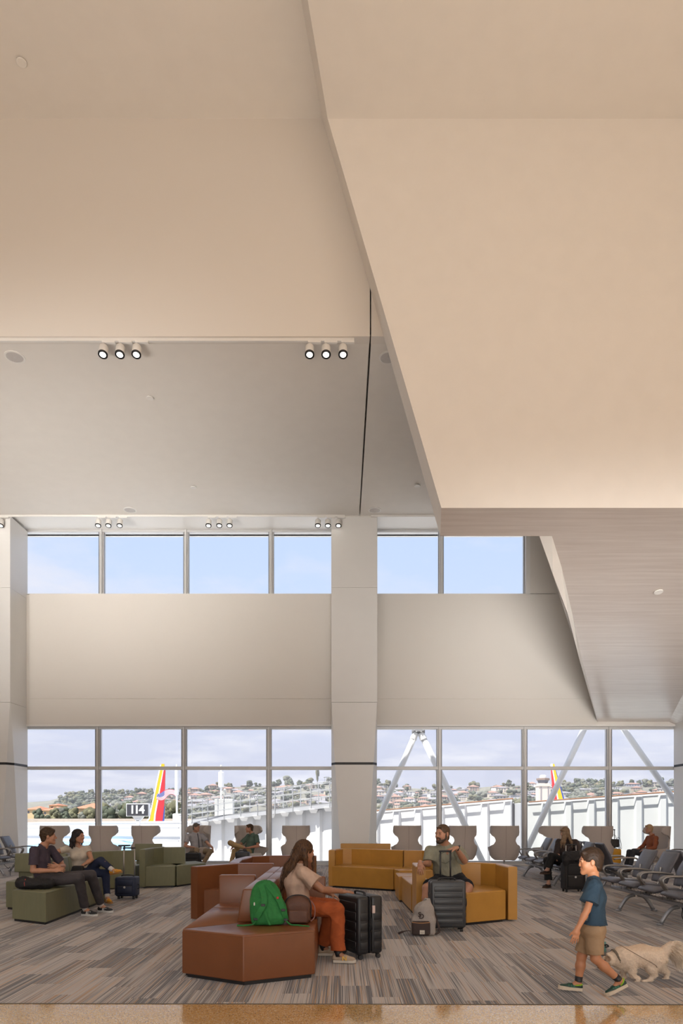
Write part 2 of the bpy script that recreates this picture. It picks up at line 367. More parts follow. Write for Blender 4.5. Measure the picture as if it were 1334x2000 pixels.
def carpet_mat():
    m, nt, b = new_mat('striped_plank_carpet'); N = nt.nodes.new; L = nt.links.new
    def mth(op, a, bb=None, c=None):
        x = N('ShaderNodeMath'); x.operation = op
        for i, v in enumerate((a, bb, c)):
            if v is None: continue
            if hasattr(v, 'is_linked'): L(v, x.inputs[i])
            else: x.inputs[i].default_value = v
        return x.outputs[0]
    g = N('ShaderNodeNewGeometry'); s = N('ShaderNodeSeparateXYZ'); L(g.outputs['Position'], s.inputs[0]); X, Y = s.outputs['X'], s.outputs['Y']
    col = mth('FLOOR', mth('DIVIDE', X, 0.25)); off = mth('FRACT', mth('MULTIPLY', col, 0.37)); row = mth('FLOOR', mth('ADD', Y, off))
    cb = N('ShaderNodeCombineXYZ'); L(col, cb.inputs[0]); L(row, cb.inputs[1]); wn = N('ShaderNodeTexWhiteNoise'); wn.noise_dimensions = '2D'; L(cb.outputs[0], wn.inputs['Vector'])
    R = wn.outputs['Value']; sc = N('ShaderNodeSeparateColor'); L(wn.outputs['Color'], sc.inputs[0])
    # long fine threads along Y, different in every plank
    def threads(fx, fy, seedmul):
        c = N('ShaderNodeCombineXYZ'); L(mth('MULTIPLY', X, fx), c.inputs[0]); L(mth('ADD', mth('MULTIPLY', Y, fy), mth('MULTIPLY', R, seedmul)), c.inputs[1]); L(mth('MULTIPLY', R, 91.0), c.inputs[2])
        n = N('ShaderNodeTexNoise'); n.inputs['Scale'].default_value = 1; n.inputs['Detail'].default_value = 1.0; L(c.outputs[0], n.inputs['Vector']); return n.outputs['Fac']
    t1 = threads(185, 0.5, 50); t2 = threads(150, 0.7, 77); t3 = threads(26, 0.8, 31)
    ramp = N('ShaderNodeValToRGB'); e = ramp.color_ramp.elements; ramp.color_ramp.interpolation = 'LINEAR'
    e[0].position = 0.41; e[0].color = (0.075, 0.07, 0.075, 1); e[1].position = 0.56; e[1].color = (0.44, 0.395, 0.36, 1)
    k = e.new(0.48); k.color = (0.245, 0.22, 0.205, 1)
    v = mth('ADD', t1, mth('MULTIPLY', mth('SUBTRACT', sc.outputs['Green'], 0.5), 0.26)); v = mth('ADD', v, mth('MULTIPLY', mth('SUBTRACT', t3, 0.5), 0.42)); L(v, ramp.inputs[0])
    o1 = mth('GREATER_THAN', t2, mth('SUBTRACT', 0.66, mth('MULTIPLY', sc.outputs['Blue'], 0.07)))
    mx = N('ShaderNodeMixRGB'); L(mth('MULTIPLY', o1, 0.7), mx.inputs[0]); L(ramp.outputs[0], mx.inputs[1]); mx.inputs[2].default_value = (0.50, 0.26, 0.08, 1)
    fz = N('ShaderNodeTexNoise'); fz.inputs['Scale'].default_value = 260; L(g.outputs['Position'], fz.inputs['Vector'])
    m2 = N('ShaderNodeMixRGB'); m2.blend_type = 'MULTIPLY'; m2.inputs[0].default_value = 1; L(mx.outputs[0], m2.inputs[1]); L(mth('ADD', mth('MULTIPLY', fz.outputs['Fac'], 0.5), 0.75), m2.inputs[2])
    L(m2.outputs[0], b.inputs['Base Color']); b.inputs['Roughness'].default_value = 0.9; b.inputs['Specular IOR Level'].default_value = 0.25; b.inputs['Sheen Weight'].default_value = 0.25
    bp = N('ShaderNodeBump'); bp.inputs['Strength'].default_value = 0.35; bp.inputs['Distance'].default_value = 0.004; L(t1, bp.inputs['Height']); L(bp.outputs[0], b.inputs['Normal'])
    return m
carpet = carpet_mat()
def terrazzo_mat():
    m, nt, b = new_mat('golden_terrazzo'); N = nt.nodes.new; L = nt.links.new
    g = N('ShaderNodeNewGeometry'); v = N('ShaderNodeTexVoronoi'); v.inputs['Scale'].default_value = 130; L(g.outputs['Position'], v.inputs['Vector'])
    sc = N('ShaderNodeSeparateColor'); L(v.outputs['Color'], sc.inputs[0])
    r = N('ShaderNodeValToRGB'); e = r.color_ramp.elements; e[0].color = (0.42, 0.21, 0.055, 1); e[0].position = 0.0; e[1].position = 1; e[1].color = (0.85, 0.74, 0.56, 1)
    for p, c in ((0.2, (0.62, 0.36, 0.12, 1)), (0.6, (0.70, 0.44, 0.17, 1)), (0.85, (0.74, 0.52, 0.26, 1))): k = e.new(p); k.color = c
    L(sc.outputs['Red'], r.inputs[0]); L(r.outputs[0], b.inputs['Base Color']); b.inputs['Roughness'].default_value = 0.13; b.inputs['Coat Weight'].default_value = 1.0; b.inputs['Coat Roughness'].default_value = 0.07; b.inputs['Coat IOR'].default_value = 2.4
    return m
terrazzo = terrazzo_mat()

# floor: terrazzo concourse strip, carpet field of loose-laid planks
bm = BM(); slab(bm, [(-14, -13, 0), (14, -13, 0), (14, 5.31, 0), (-14, 5.50, 0)], (0, 0, -0.3)); struct('floor', bm, terrazzo)
bm = BM(); box(bm, -14, 14, 5.0, D+0.3, -0.35, -0.012); floor2 = struct('floor', bm, carpet)
bm = BM(); slab(bm, [(-14, 5.50, 0.004), (14, 5.31, 0.004), (14, 5.322, 0.004), (-14, 5.512, 0.004)], (0, 0, -0.1)); struct('trim_1', bm, mat('carpet_edge_strip', (0.10, 0.075, 0.05, 1), 0.5))
def carpet_planks():
    cells = []
    for c in range(-50, 50):
        x0 = c*0.25; off = (c*0.37) % 1.0; off = off - math.floor(off)
        for r in range(4, 22):
            y0 = r-off; y1 = y0+1; xm = x0+0.125
            ye = 5.512-0.00679*(xm+14)
            y0c = max(y0, ye); y1c = min(y1, D+0.1)
            if y1c-y0c < 0.02: continue
            ym = (y0c+y1c)/2; vis = abs(xm)/ym < 0.515; cells.append((ym if vis else ym+100, x0, y0c, y1c))
    cells.sort(); rest = BM()
    def add(bm, x0, x1, y0, y1, z0=-0.012):
        a = [bm.verts.new(p) for p in ((x0, y0, 0), (x1, y0, 0), (x1, y1, 0), (x0, y1, 0))]; b = [bm.verts.new((v.co.x, v.co.y, z0)) for v in a]
        bm.faces.new(a)
        for i in range(4): bm.faces.new((a[(i+1) % 4], a[i], b[i], b[(i+1) % 4]))
    shared = {}
    for i, (k, x0, y0, y1) in enumerate(cells):
        if i < 300 and k < 100:
            key = round(y1-y0, 4)
            if key not in shared:
                bm = BM(); add(bm, 0.0006, 0.2494, 0.0006, y1-y0-0.0006); o = obj('carpet_plank', bm, carpet, floor2, loc=(x0, y0, 0)); shared[key] = o.data
            else: obj('carpet_plank', shared[key], None, floor2, loc=(x0, y0, 0))
        else: add(rest, x0+0.0006, x0+0.2494, y0+0.0006, y1-0.0006)
    o = obj('carpet_planks', rest, carpet, floor2); o['kind'] = 'stuff'
carpet_planks()

# ceiling beside the windows: two plaster slabs with an open joint
XJ = 0.515
bm = BM(); box(bm, -14, XJ-0.018, YB+0.2, YC1, ZC1, ZC1+0.3); ceil = struct('ceiling', bm, white_paint)
bm = BM(); box(bm, XJ+0.018, 14, YB+0.2, YC1, ZC1, ZC1+0.3); struct('ceiling', bm, white_paint)
bm = BM(); box(bm, -14, 14, YB+0.41, D+0.4, ZC1+0.34, ZC1+0.5); struct('ceiling', bm, white_paint)
# soffit above the clerestory
bm = BM(); box(bm, -14, 14, YC1+0.02, D+0.4, 10.07, 10.3); struct('ceiling', bm, white_enamel)
bm = BM(); box(bm, -14, 14, YC1-0.02, YC1+0.01, ZC1-0.012, 10.3); struct('trim_2', bm, white_paint)
# high ceilings and walls over the concourse
ZL = CAMZ+1360*YB/FPX; ZR = CAMZ+1360*YF/FPX
bm = BM(); box(bm, -14, XJ-0.012, YB, YB+0.199, ZC1, ZL); struct('wall_upper', bm, wall_paint)
bm = BM(); box(bm, XJ+0.012, 4, YB, YB+0.199, ZC1, ZL); struct('wall_upper', bm, wall_paint)
bm = BM(); box(bm, -14, 4, YB+0.205, YB+0.4, ZC1+0.31, ZL+0.2); struct('wall_upper', bm, alum_dark)
bm = BM(); box(bm, -14, 14, -5, YB+0.1, ZL, ZL+0.3); struct('ceiling', bm, white_paint)
# the dropped wall with its raking edge, and the lower ceiling in front of it
f0 = at(640, 232, YF); f1 = at(862, 992, YF); b0 = at(629, 232, YB); b0.z = ZR; b0.x = f0.x+ (at(629, 232, YB).x-f0.x); b1 = at(860, 1047, YB)
zF = f1.z; zB = b1.z
bm = BM()
v = {k: bm.verts.new(p) for k, p in dict(f0=f0, f1=f1, f2=(14, YF, zF), f3=(14, YF, ZR), b0=at(629, 232, YB), b1=b1, b2=(14, YB, zB), b3=(14, YB, ZL)).items()}
bm.faces.new([v[k] for k in ('f0', 'f1', 'f2', 'f3')]); bm.faces.new([v[k] for k in ('b3', 'b2', 'b1', 'b0')])
bm.faces.new([v[k] for k in ('f0', 'b0', 'b1', 'f1')])
struct('wall_right_dropped', bm, white_paint)
bm = BM()
c0 = f0; c1 = at(601, 0, YF*1.0); # raking edge of the low ceiling runs on towards the viewer
def onz(x, y, Z): Y = (Z-CAMZ)*FPX/(1592-y); return Vector(((x-667)*Y/FPX, Y, Z))
c1 = onz(601, 0, ZR); dirc = (c1-f0)/(c1.y-f0.y); c2 = f0+dirc*(-5-f0.y)
d1 = onz(588, 0, ZL); d0 = at(629, 232, YB); dird = (d1-d0)/(d1.y-d0.y); d2 = d0+dird*(-5-d0.y)
quad(bm, f0, (14, YF, ZR), (14, -5, ZR), c2); quad(bm, d0, f0, c2, d2)
struct('ceiling', bm, white_paint)
# sloping wood soffit, from the dropped wall down to the window head
def onU(x, y): s = (1592-y)/FPX; Y = (5.13+0.2623*YF)/(s+0.2623); return Vector(((x-667)*Y/FPX, Y, CAMZ+s*Y))
E = [onU(1078, 1047), onU(1097, 1108), onU(1118, 1199), onU(1137, 1289), onU(1168, 1415)]
T = []
for (x, y), e in zip(((1052, 1043), (1080, 1122), (1109, 1199), (1131, 1286), (1167.5, 1414)), E):
    t = at(x, y, e.y+0.02); t.z = max(t.z, e.z+0.02); T.append(at(x, y, e.y+0.02))
fold0 = onU(1303, 1417); fold1 = onU(1334, 1355); fd = (fold1-fold0)/(fold1.y-fold0.y); fold2 = fold0+fd*(15.0-fold0.y)
bm = BM()
bm.faces.new([bm.verts.new(p) for p in [f1, b1, E[0]]+E[1:]+[fold0, fold2, Vector((14, 15.0, zF-0.2623*(15.0-YF))), Vector((14, YF, zF))]][::-1])
soff = struct('ceiling_right_soffit', bm, wood)
bm = BM()
for i in range(4): quad(bm, E[i], T[i], T[i+1], E[i+1])
struct('trim_3', bm, white_paint)
bm = BM()   # closes the soffit from above so that daylight comes only through the glass
quad(bm, T[0]+Vector((0, 0, 0.05)), (14, YB, zB+0.4), (14, D, 4.9), T[4]+Vector((0, 0, 0.3))); struct('ceiling', bm, white_paint)
bm = BM(); p2 = Vector((13.5, 15.0, 3.45)); bm.faces.new([bm.verts.new(p) for p in (fold0, fold2, p2)]); bm.faces.new([bm.verts.new(p) for p in (fold0, p2, (13.5, D, 4.0))])
struct('ceiling', bm, wood)
bm = BM(); box(bm, -14.2, -14, -13, YB+0.4, -0.3, 14.4); box(bm, -14.2, -14, YB+0.4, D+0.4, -0.3, 10.5); struct('wall_left', bm, white_paint)
bm = BM(); box(bm, -14.2, 14.2, -13.2, -13, -0.3, 14.4); struct('wall_back', bm, white_paint)
bm = BM(); box(bm, 14, 14.2, -13, YB+0.4, -0.3, 14.4); box(bm, 14, 14.2, YB+0.4, D+0.4, -0.3, 10.5); struct('wall_right', bm, white_paint)
bm = BM(); box(bm, -14.2, 14.2, -5, YB+0.4, 14.4, 14.8); struct('roof', bm, white_enamel)
bm = BM(); box(bm, -14.2, 14.2, D+0.3, D+0.5, 10.07, 10.5); struct('wall_window_upper', bm, white_enamel)

# window wall: lining panels between clerestory and main glazing
YW = 20.35
z0w, z1w, zj = CAMZ+177*YW/FPX, CAMZ+432*YW/FPX, CAMZ+227*YW/FPX
wallw = struct('wall_window', (lambda b: (box(b, -14, 14, YW+0.02, D+0.3, z0w+0.005, z1w-0.02), b)[1])(BM()), wall_paint)
for xa, xb in ((-14, -10.7), (-9.31, -0.31), (1.04, 14)):
    for za, zb in ((z0w, zj-0.009), (zj+0.009, z1w)):
        bm = BM(); box(bm, xa, xb, YW, YW+0.03, za, zb, 0.004, 1); obj('wall_panel', bm, wall_paint, wallw)
bm = BM(); box(bm, 1.04, 14, YW, D+0.3, z1w, z1w+0.01); obj('sill', bm, white_enamel, wallw)
bm = BM(); box(bm, -14, -0.3, YW, D+0.3, z1w, z1w+0.01); obj('sill', bm, white_enamel, wallw)
xr = (1036-667)*YW/FPX
bm = BM(); box(bm, xr, 14, YW, D+0.3, z1w, 10.07); obj('wall_panel', bm, wall_paint, wallw)
bm = BM(); box(bm, xr-0.13, xr-0.002, YW+0.01, D+0.2, z1w+0.01, 10.06); obj('jamb', bm, white_enamel, wallw)
bm = BM(); box(bm, -14, 14, YW-0.001, D+0.3, z0w-0.05, z0w-0.001); struct('trim_4', bm, white_enamel)
bm = BM(); box(bm, -14, 14, D-0.12, D+0.3, -0.01, 0.035); struct('trim_5', bm, white_enamel)

def window(n, xs, z0, z1, zt=None, sill=0.12):
    root = bpy.data.objects.new('window_%d' % n, None); C.objects.link(root); root['kind'] = 'structure'; root.location = ((xs[0]+xs[-1])/2, D, z0)
    def part(name, bm, m, p=root):
        bm.transform(Matrix.Translation(-root.location)); return obj(name, bm, m, p)
    for x in xs:
        bm = BM(); box(bm, x-0.075, x+0.075, D-0.03, D+0.12, z0, z1, 0.006, 1); mu = part('mullion', bm, alum)
        bm = BM(); box(bm, x-0.030, x+0.030, D-0.10, D-0.028, z0, z1, 0.006, 1); part('mullion_cap', bm, alum)
        bm = BM(); box(bm, x-0.082, x-0.07, D-0.045, D-0.028, z0, z1); box(bm, x+0.07, x+0.082, D-0.045, D-0.028, z0, z1); part('gasket', bm, alum_dark)
    rows = [(z0, z1)] if zt is None else [(z0, zt), (zt, z1)]
    bm = BM(); box(bm, xs[0], xs[-1], D-0.06, D+0.12, z1-0.07, z1, 0.006, 1); part('head_rail', bm, alum)
    bm = BM(); box(bm, xs[0], xs[-1], D-0.07, D+0.12, z0, z0+sill, 0.006, 1); part('sill_rail', bm, alum)
    if zt: bm = BM(); box(bm, xs[0], xs[-1], D-0.07, D+0.12, zt-0.05, zt+0.05, 0.008, 1); part('transom', bm, alum)
    for i in range(len(xs)-1):
        for a, b in rows:
            bm = BM(); box(bm, xs[i]+0.07, xs[i+1]-0.07, D+0.02, D+0.028, a+0.04, b-0.04); part('pane', bm, glass)
px = lambda x: (x-667)*D/FPX
sp = 166*D/FPX
lowx = [px(192)-2*sp, px(192)-sp, px(192), px(360), px(525.5), px(691)]
window(1, lowx, 0.0, z0w-0.05, CAMZ+91.5*D/FPX)
window(2, [px(691), px(857.5), px(1024), px(1189), px(1355), px(1355)+sp*0.98], 0.0, z0w-0.05, CAMZ+91.5*D/FPX)
window(3, [px(199)-2*sp, px(199)-sp, px(199), px(364), px(530), px(695)], z1w-0.06, 10.07, None, 0.07)
window(4, [px(695), px(861), px(1026)+0.02], z1w-0.06, 10.07, None, 0.07)

# columns: metal clad, the front corners cut back below 4.7 m, dark band at 2.98 m
def column(xa, xb, n):
    root = bpy.data.objects.new('column_%d' % n, None); C.objects.link(root); root['kind'] = 'structure'; root.location = ((xa+xb)/2, YC1+0.55, 0)
    yf, yb = YC1, D-0.11
    def ring(z, c, dc): return [(xa, yb, z), (xa, yf+dc, z), (xa+c, yf, z), (xb-c, yf, z), (xb, yf+dc, z), (xb, yb, z)]
    def sect(name, lev, m=column_paint, g=0.004):
        bm = BM(); rings = []
        for z, c, dc in lev: rings.append([bm.verts.new(Vector(p)-root.location) for p in ring(z, c, dc)])
        for a, b in zip(rings, rings[1:]):
            for i in range(6): bm.faces.new((a[i], a[(i+1) % 6], b[(i+1) % 6], b[i]))
        bm.faces.new(rings[0]); bm.faces.new(rings[-1][::-1]); bmesh.ops.recalc_face_normals(bm, faces=bm.faces[:])
        obj(name, bm, m, root)
    sect('cladding_panel', [(7.96, 0.004, 0.004), (ZC1-0.0, 0.004, 0.004)]); sect('cladding_panel', [(4.706, 0.004, 0.004), (7.952, 0.004, 0.004)])
    sect('cladding_panel', [(3.0, 0.10, 0.24), (4.698, 0.01, 0.02)])
    sect('dark_band', [(2.93, 0.13, 0.25), (3.0, 0.13, 0.25)], black)
    sect('cladding_panel', [(0.10, 0.285, 0.55), (2.93, 0.105, 0.24)])
    sect('plinth', [(0.0, 0.30, 0.57), (0.10, 0.30, 0.57)], alum)
column(-10.70, -9.40, 1); column(-0.29, 1.017, 2); column(9.95, 11.25, 3)

# ------------------------------------------------------------------ ceiling fittings
lens_m = mat('lamp_lens', (1, 1, 1, 1), 0.3, emit=((1, 0.95, 0.86, 1), 6.0))
def track(x0, x1, y, z, label):
    bm = BM(); box(bm, x0, x1, y, y+0.05, z-0.055, z, 0.004, 1); o = obj('light_track', bm, white_enamel); tag(o, label, 'light track')
track((-9-667)*YB/FPX, (692-667)*YB/FPX, YB+0.03, ZC1-0.001, 'long white light track along the near edge of the window ceiling')
track((-20-667)*YC1/FPX, (674-667)*YC1/FPX, YC1-0.09, ZC1-0.001, 'long white light track above the clerestory windows left of the column')
track((724-667)*YC1/FPX, (851-667)*YC1/FPX, YC1-0.09, ZC1-0.001, 'short white light track right of the central column top')
def make_spot(name_loc, label, grp):
    t = thing('track_spotlight', label, 'spotlight', name_loc, 0, grp)
    bm = BM(); box(bm, -0.03, 0.20, -0.03, 0.03, -0.085, -0.0565, 0.004, 1); obj('adapter', bm, white_enamel, t)
    bm = BM(); tube(bm, [(0, 0, -0.085), (0.004, 0, -0.11), (0, 0, -0.14)], 0.014, 8); obj('stem', bm, alum, t)
    tilt = Matrix.Translation((0, 0, -0.13)) @ Matrix.Rotation(math.radians(-16), 4, 'X')
    bm = BM(); lathe(bm, [(0.03, 0), (0.062, -0.012), (0.080, -0.04), (0.082, -0.20), (0.079, -0.205)], 24, tilt); obj('housing', bm, white_enamel, t, True)
    bm = BM(); rg = []
    for r, z in ((0.083, -0.185), (0.084, -0.213), (0.072, -0.213), (0.050, -0.207)): rg.append([bm.verts.new(tilt @ Vector((r*math.cos(a*PI/12), r*math.sin(a*PI/12), z))) for a in range(24)])
    for a, b in zip(rg, rg[1:]):
        for i in range(24): bm.faces.new((a[i], a[(i+1) % 24], b[(i+1) % 24], b[i]))
    obj('bezel', bm, black, t, True)
    bm = BM(); lathe(bm, [(0.001, -0.2065), (0.055, -0.207), (0.052, -0.209), (0.001, -0.2095)], 20, tilt); obj('lens', bm, lens_m, t)
    return t
yt = YB+0.055
near_x = [203, 236, 268, 605, 637, 670]; pos = ['first', 'second', 'third', 'first', 'second', 'third']
spot0 = None
for i, x in enumerate(near_x):
    lab = 'white cylinder spotlight on the near track, %s of the %s trio' % (('left one', 'middle one', 'right one')[i % 3], 'left' if i < 3 else 'right')
    loc = ((x-667)*yt/FPX, yt, ZC1)
    if spot0 is None: spot0 = make_spot(loc, lab, 'spotlights on the near track')
    else: dup(spot0, loc, 0, lab)
yt = YC1-0.065
far = [(3, 'single white spotlight at the left frame edge on the far track')]
for gi, (g, gx) in enumerate((('left', (193, 213, 235)), ('middle', (408, 429, 449)), ('right', (621, 640.5, 661)))):
    for k, x in enumerate(gx): far.append((x, 'small white spotlight on the far track above the clerestory, %s of the %s trio' % (('left one', 'middle one', 'right one')[k], g)))
for x, lab in far: dup(spot0, ((x-667)*yt/FPX, yt, ZC1), 0, lab, 'spotlights on the far track')
def speaker(x, y, Z, lab, r=0.18):
    p = onz(x, y, Z); t = thing('ceiling_speaker', lab, 'ceiling speaker', (p.x, p.y, Z), 0, 'round ceiling speakers')
    bm = BM(); lathe(bm, [(r, -0.0), (r, -0.012), (r-0.03, -0.015), (r-0.032, -0.005)], 32); obj('rim', bm, white_enamel, t, False)
    bm = BM(); lathe(bm, [(r-0.033, -0.004), (r-0.034, -0.010), (0.01, -0.013)], 32); obj('grille', bm, mat('speaker_grille', (0.60, 0.57, 0.55, 1), 0.6, noise=0.2, nscale=300), t)
    bm = BM(); lathe(bm, [(0.012, -0.012), (0.010, -0.018)], 12); obj('badge', bm, alum, t)
speaker(29, 697, ZC1, 'round white ceiling speaker at the left end of the near track')
speaker(759, 698, ZC1, 'round ceiling speaker half hidden behind the raking edge')
speaker(254, 996, ZC1, 'round ceiling speaker above the left clerestory windows')
speaker(732, 996, ZC1, 'round ceiling speaker above the central column top')
def sprink(p, lab, nrm=None, r=0.075):
    t = thing('sprinkler_cover', lab, 'sprinkler', tuple(p), 0, 'round sprinkler covers')
    if nrm: t.rotation_euler = nrm
    bm = BM(); lathe(bm, [(r*0.6, 0.0), (r*0.6, -0.02)], 20); obj('stem', bm, alum_dark, t)
    bm = BM(); lathe(bm, [(r, -0.02), (r*1.02, -0.03), (r*0.9, -0.038)], 28); obj('cover_plate', bm, white_enamel, t)
sprink(onz(293, 775, ZC1), 'small round sprinkler cover in the middle of the window ceiling'); sprink(onz(378, 950, ZC1), 'small round sprinkler cover near the far track')
sprink(onz(815, 947, ZC1), 'small round sprinkler cover beside the raking edge'); sprink(onz(42, 119, ZL), 'round sprinkler cover on the high ceiling top left', r=0.08)
sprink(onU(1286, 1154)-Vector((0, 0, 0.0)), 'round sprinkler cover on the sloping wood soffit', (math.radians(-14.7), 0, 0), 0.085)
# ------------------------------------------------------------------ outside: apron, boarding bridges, aircraft, city
GZ = -5.5
concrete = mat('apron_concrete', (0.52, 0.50, 0.47, 1), 0.85, noise=0.15, nscale=0.3)
bm = BM(); box(bm, -900, 900, D+0.6, 540, GZ-1, GZ); struct('ground_apron', bm, concrete)
bm = BM(); box(bm, -2200, 2200, 540, 3000, GZ-1.2, GZ-0.2); struct('ground_city', bm, mat('dry_ground', (0.23, 0.21, 0.15, 1), 0.9, noise=0.3, nscale=0.02))
bm = BM(); box(bm, -14, 14, D+0.3, D+0.55, GZ, -0.02); struct('wall_outside_base', bm, concrete)
bridge_w = mat('bridge_white_paint', (0.82, 0.82, 0.82, 1), 0.45)
bridge_g = mat('bridge_grey_steel', (0.42, 0.43, 0.45, 1), 0.5)
bridge_w2 = mat('bridge_shaded_white_paint', (0.62, 0.64, 0.63, 1), 0.5, noise=0.06, nscale=0.8)  # white dulled in its colour so the second tunnel looks less sunlit
def corrug(bm, p, q, z0, depth=0.14, pitch=0.85, th=0.06):
    """trapezoid-corrugated sheet from p to q (tops may differ in height), ribs toward the viewer"""
    p = Vector(p); q = Vector(q); L = Vector((q.x-p.x, q.y-p.y)).length; n = max(2, int(L/pitch)); d = (q-p); nr = Vector((d.y, -d.x, 0)).normalized()
    if nr.y > 0: nr = -nr
    pts = []
    for i in range(n):
        for f, o in ((0.0, 0), (0.62, 0), (0.70, depth), (0.92, depth)): pts.append(((i+f)/n, o))
    pts.append((1, 0)); tp = [p+d*t+nr*o for t, o in pts]
    a = [bm.verts.new(v) for v in tp]; b = [bm.verts.new((v.x, v.y, z0)) for v in tp]
    a2 = [bm.verts.new(v-nr*(th+depth)) for v in tp]; b2 = [bm.verts.new(Vector((v.x, v.y, z0))-nr*(th+depth)) for v in tp]
    for i in range(len(a)-1):
        bm.faces.new((a[i], a[i+1], b[i+1], b[i])); bm.faces.new((a[i], a2[i], a2[i+1], a[i+1])); bm.faces.new((a2[i+1], a2[i], b2[i], b2[i+1]))
    bmesh.ops.recalc_face_normals(bm, faces=bm.faces[:])
def beam(bm, p, q, w, h):
    """box-section bar from p to q"""
    p = Vector(p); q = Vector(q); d = q-p; m = Matrix.Translation((p+q)/2) @ d.to_track_quat('X', 'Z').to_matrix().to_4x4(); L = d.length
    box(bm, -L/2, L/2, -w/2, w/2, -h/2, h/2, mtx=m)
def bridge(name_label, segs, rails=None):
    t = thing('boarding_bridge', name_label, 'boarding bridge', (segs[0][0].x, segs[0][0].y, GZ))
    def part(n, bm, m, p=t, mv=True):
        if mv: bm.transform(Matrix.Translation(-t.location))
        return obj(n, bm, m, p)
    for a, b, z0, ribs in segs:
        bm = BM()
        if ribs: corrug(bm, a, b, z0)
        else: beam(bm, (a+b)/2*1+Vector((0, 0, 0)), (a+b)/2, 0.1, 0.1) if False else slab(bm, [a, b, Vector((b.x, b.y, z0)), Vector((a.x, a.y, z0))], (0, 0.15, 0))
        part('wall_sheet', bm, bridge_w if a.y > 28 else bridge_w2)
        bm = BM(); slab(bm, [a+Vector((0, -0.03, 0)), b+Vector((0, -0.03, 0)), b+Vector((0, 2.6, 0)), a+Vector((0, 2.6, 0))], (0, 0, 0.07)); part('roof', bm, bridge_w)
        bm = BM(); slab(bm, [Vector((a.x, a.y-0.1, z0)), Vector((b.x, b.y-0.1, z0)), Vector((b.x, b.y+2.6, z0)), Vector((a.x, a.y+2.6, z0))], (0, 0, -0.15)); part('floor_deck', bm, bridge_g)
    for x in (segs[0][0].x+0.6, segs[-1][1].x-0.6):
        a = segs[0]; bm = BM(); cyl(bm, (x, a[0].y+1.3, GZ), (x, a[0].y+1.3, a[2]-0.1), 0.3, seg=16); part('support_leg', bm, bridge_w)
    return t, part
VZ = lambda p, z: Vector((p.x, p.y, z))
# left: low plain-sided bridge with the gate sign on it
A = at(40, 1609, 40); B = at(352, 1607, 34)
t0, part = bridge('plain white boarding bridge at the left behind the gate sign', [(A, B, -4.0, False)])
bm = BM(); beam(bm, A+Vector((0, -0.3, -0.25)), B+Vector((0, -0.3, -0.25)), 0.05, 0.06); beam(bm, A+Vector((0, -0.3, -0.9)), B+Vector((0, -0.3, -0.9)), 0.05, 0.05); part('side_rail', bm, bridge_g)
bm = BM(); cyl(bm, A+Vector((-1, 1.2, -0.04)), B+Vector((0, 1.2, -0.04)), 0.07, seg=10); part('roof_pipe', bm, bridge_g)
# middle: bridge with a railed walkway on its roof
A = at(345, 1612, 30); A0 = at(352, 1607.5, 33); B = at(700, 1575, 29)
t1, part = bridge('white boarding bridge with a railed grey walkway on top', [(A0, B, -2.2, True)])
def lerp(a, b, t): return a+(b-a)*t
wa, wb = at(378, 1608, 32.3)+Vector((0, -0.35, 0)), at(700, 1571, 28.9)+Vector((0, -0.35, 0))
bm = BM(); slab(bm, [wa, wb, wb+Vector((0, 0, 0.22)), wa+Vector((0, 0, 0.22))], (0, 0.12, 0)); slab(bm, [wa+Vector((0, 0, .22)), wb+Vector((0, 0, .22)), wb+Vector((0, 1.2, 0.22)), wa+Vector((0, 1.2, 0.22))], (0, 0, -0.05)); part('walkway', bm, bridge_g)
for i in range(13):
    p = lerp(wa, wb, i/12)
    bm = BM(); slab(bm, [p+Vector((-0.2, -0.02, 0.0)), p+Vector((0.2, -0.02, 0.0)), p+Vector((0.12, 0.25, -0.16)), p+Vector((-0.12, 0.25, -0.16))], (0, 0, 0.03)); part('bracket', bm, bridge_w)
rail_g = mat('rail_galvanised', (0.36, 0.37, 0.38, 1), 0.5)
for yo, hh in ((0, 0), (1.15, 0)):
    for k, h in enumerate((0.92, 0.60, 0.30)):
        bm = BM(); tube(bm, [wa+Vector((-0.6 if k else -0.7, yo, h+0.08)), lerp(wa, wb, .5)+Vector((0, yo, h+0.2)), wb+Vector((0, yo, h+0.2))], 0.016, 6); part('handrail', bm, rail_g)
    for i in range(10):
        p = lerp(wa, wb, (i+0.35*bool(yo))/9.5)+Vector((0, yo, 0)); bm = BM(); cyl(bm, p, p+Vector((0, 0, 1.12)), 0.024, seg=8); part('rail_post', bm, rail_g)
bm = BM(); p = at(437, 1590, 33.5); box(bm, p.x-0.45, p.x+0.45, p.y, p.y+0.5, p.z-0.3, p.z+0.75, 0.02, 1); part('equipment_cabinet', bm, mat('cabinet_grey', (0.5, 0.5, 0.48, 1), 0.6))
# right: corrugated bridge, joint box, second tunnel coming nearer
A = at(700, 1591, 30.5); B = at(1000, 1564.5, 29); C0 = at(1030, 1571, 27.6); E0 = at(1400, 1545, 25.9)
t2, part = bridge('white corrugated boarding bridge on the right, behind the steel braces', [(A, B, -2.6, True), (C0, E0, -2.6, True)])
bm = BM(); J = at(1000, 1569, 28.5); K = at(1030, 1571, 27.6); slab(bm, [VZ(J, J.z), VZ(K, K.z), VZ(K, -2.6), VZ(J, -2.6)], (0, 0.3, 0)); part('joint_panel', bm, bridge_g)
bm = BM(); cyl(bm, (J.x, J.y-0.15, J.z), (J.x, J.y-0.15, -2.4), 0.05, seg=8); part('hose', bm, alum_dark)
bm = BM(); tube(bm, [A+Vector((0, -0.22, 0.10)), B+Vector((0, -0.22, 0.10))], 0.035, 6); part('roof_pipe', bm, mat('rust_pipe', (0.30, 0.15, 0.08, 1), 0.7, noise=0.3, nscale=8))
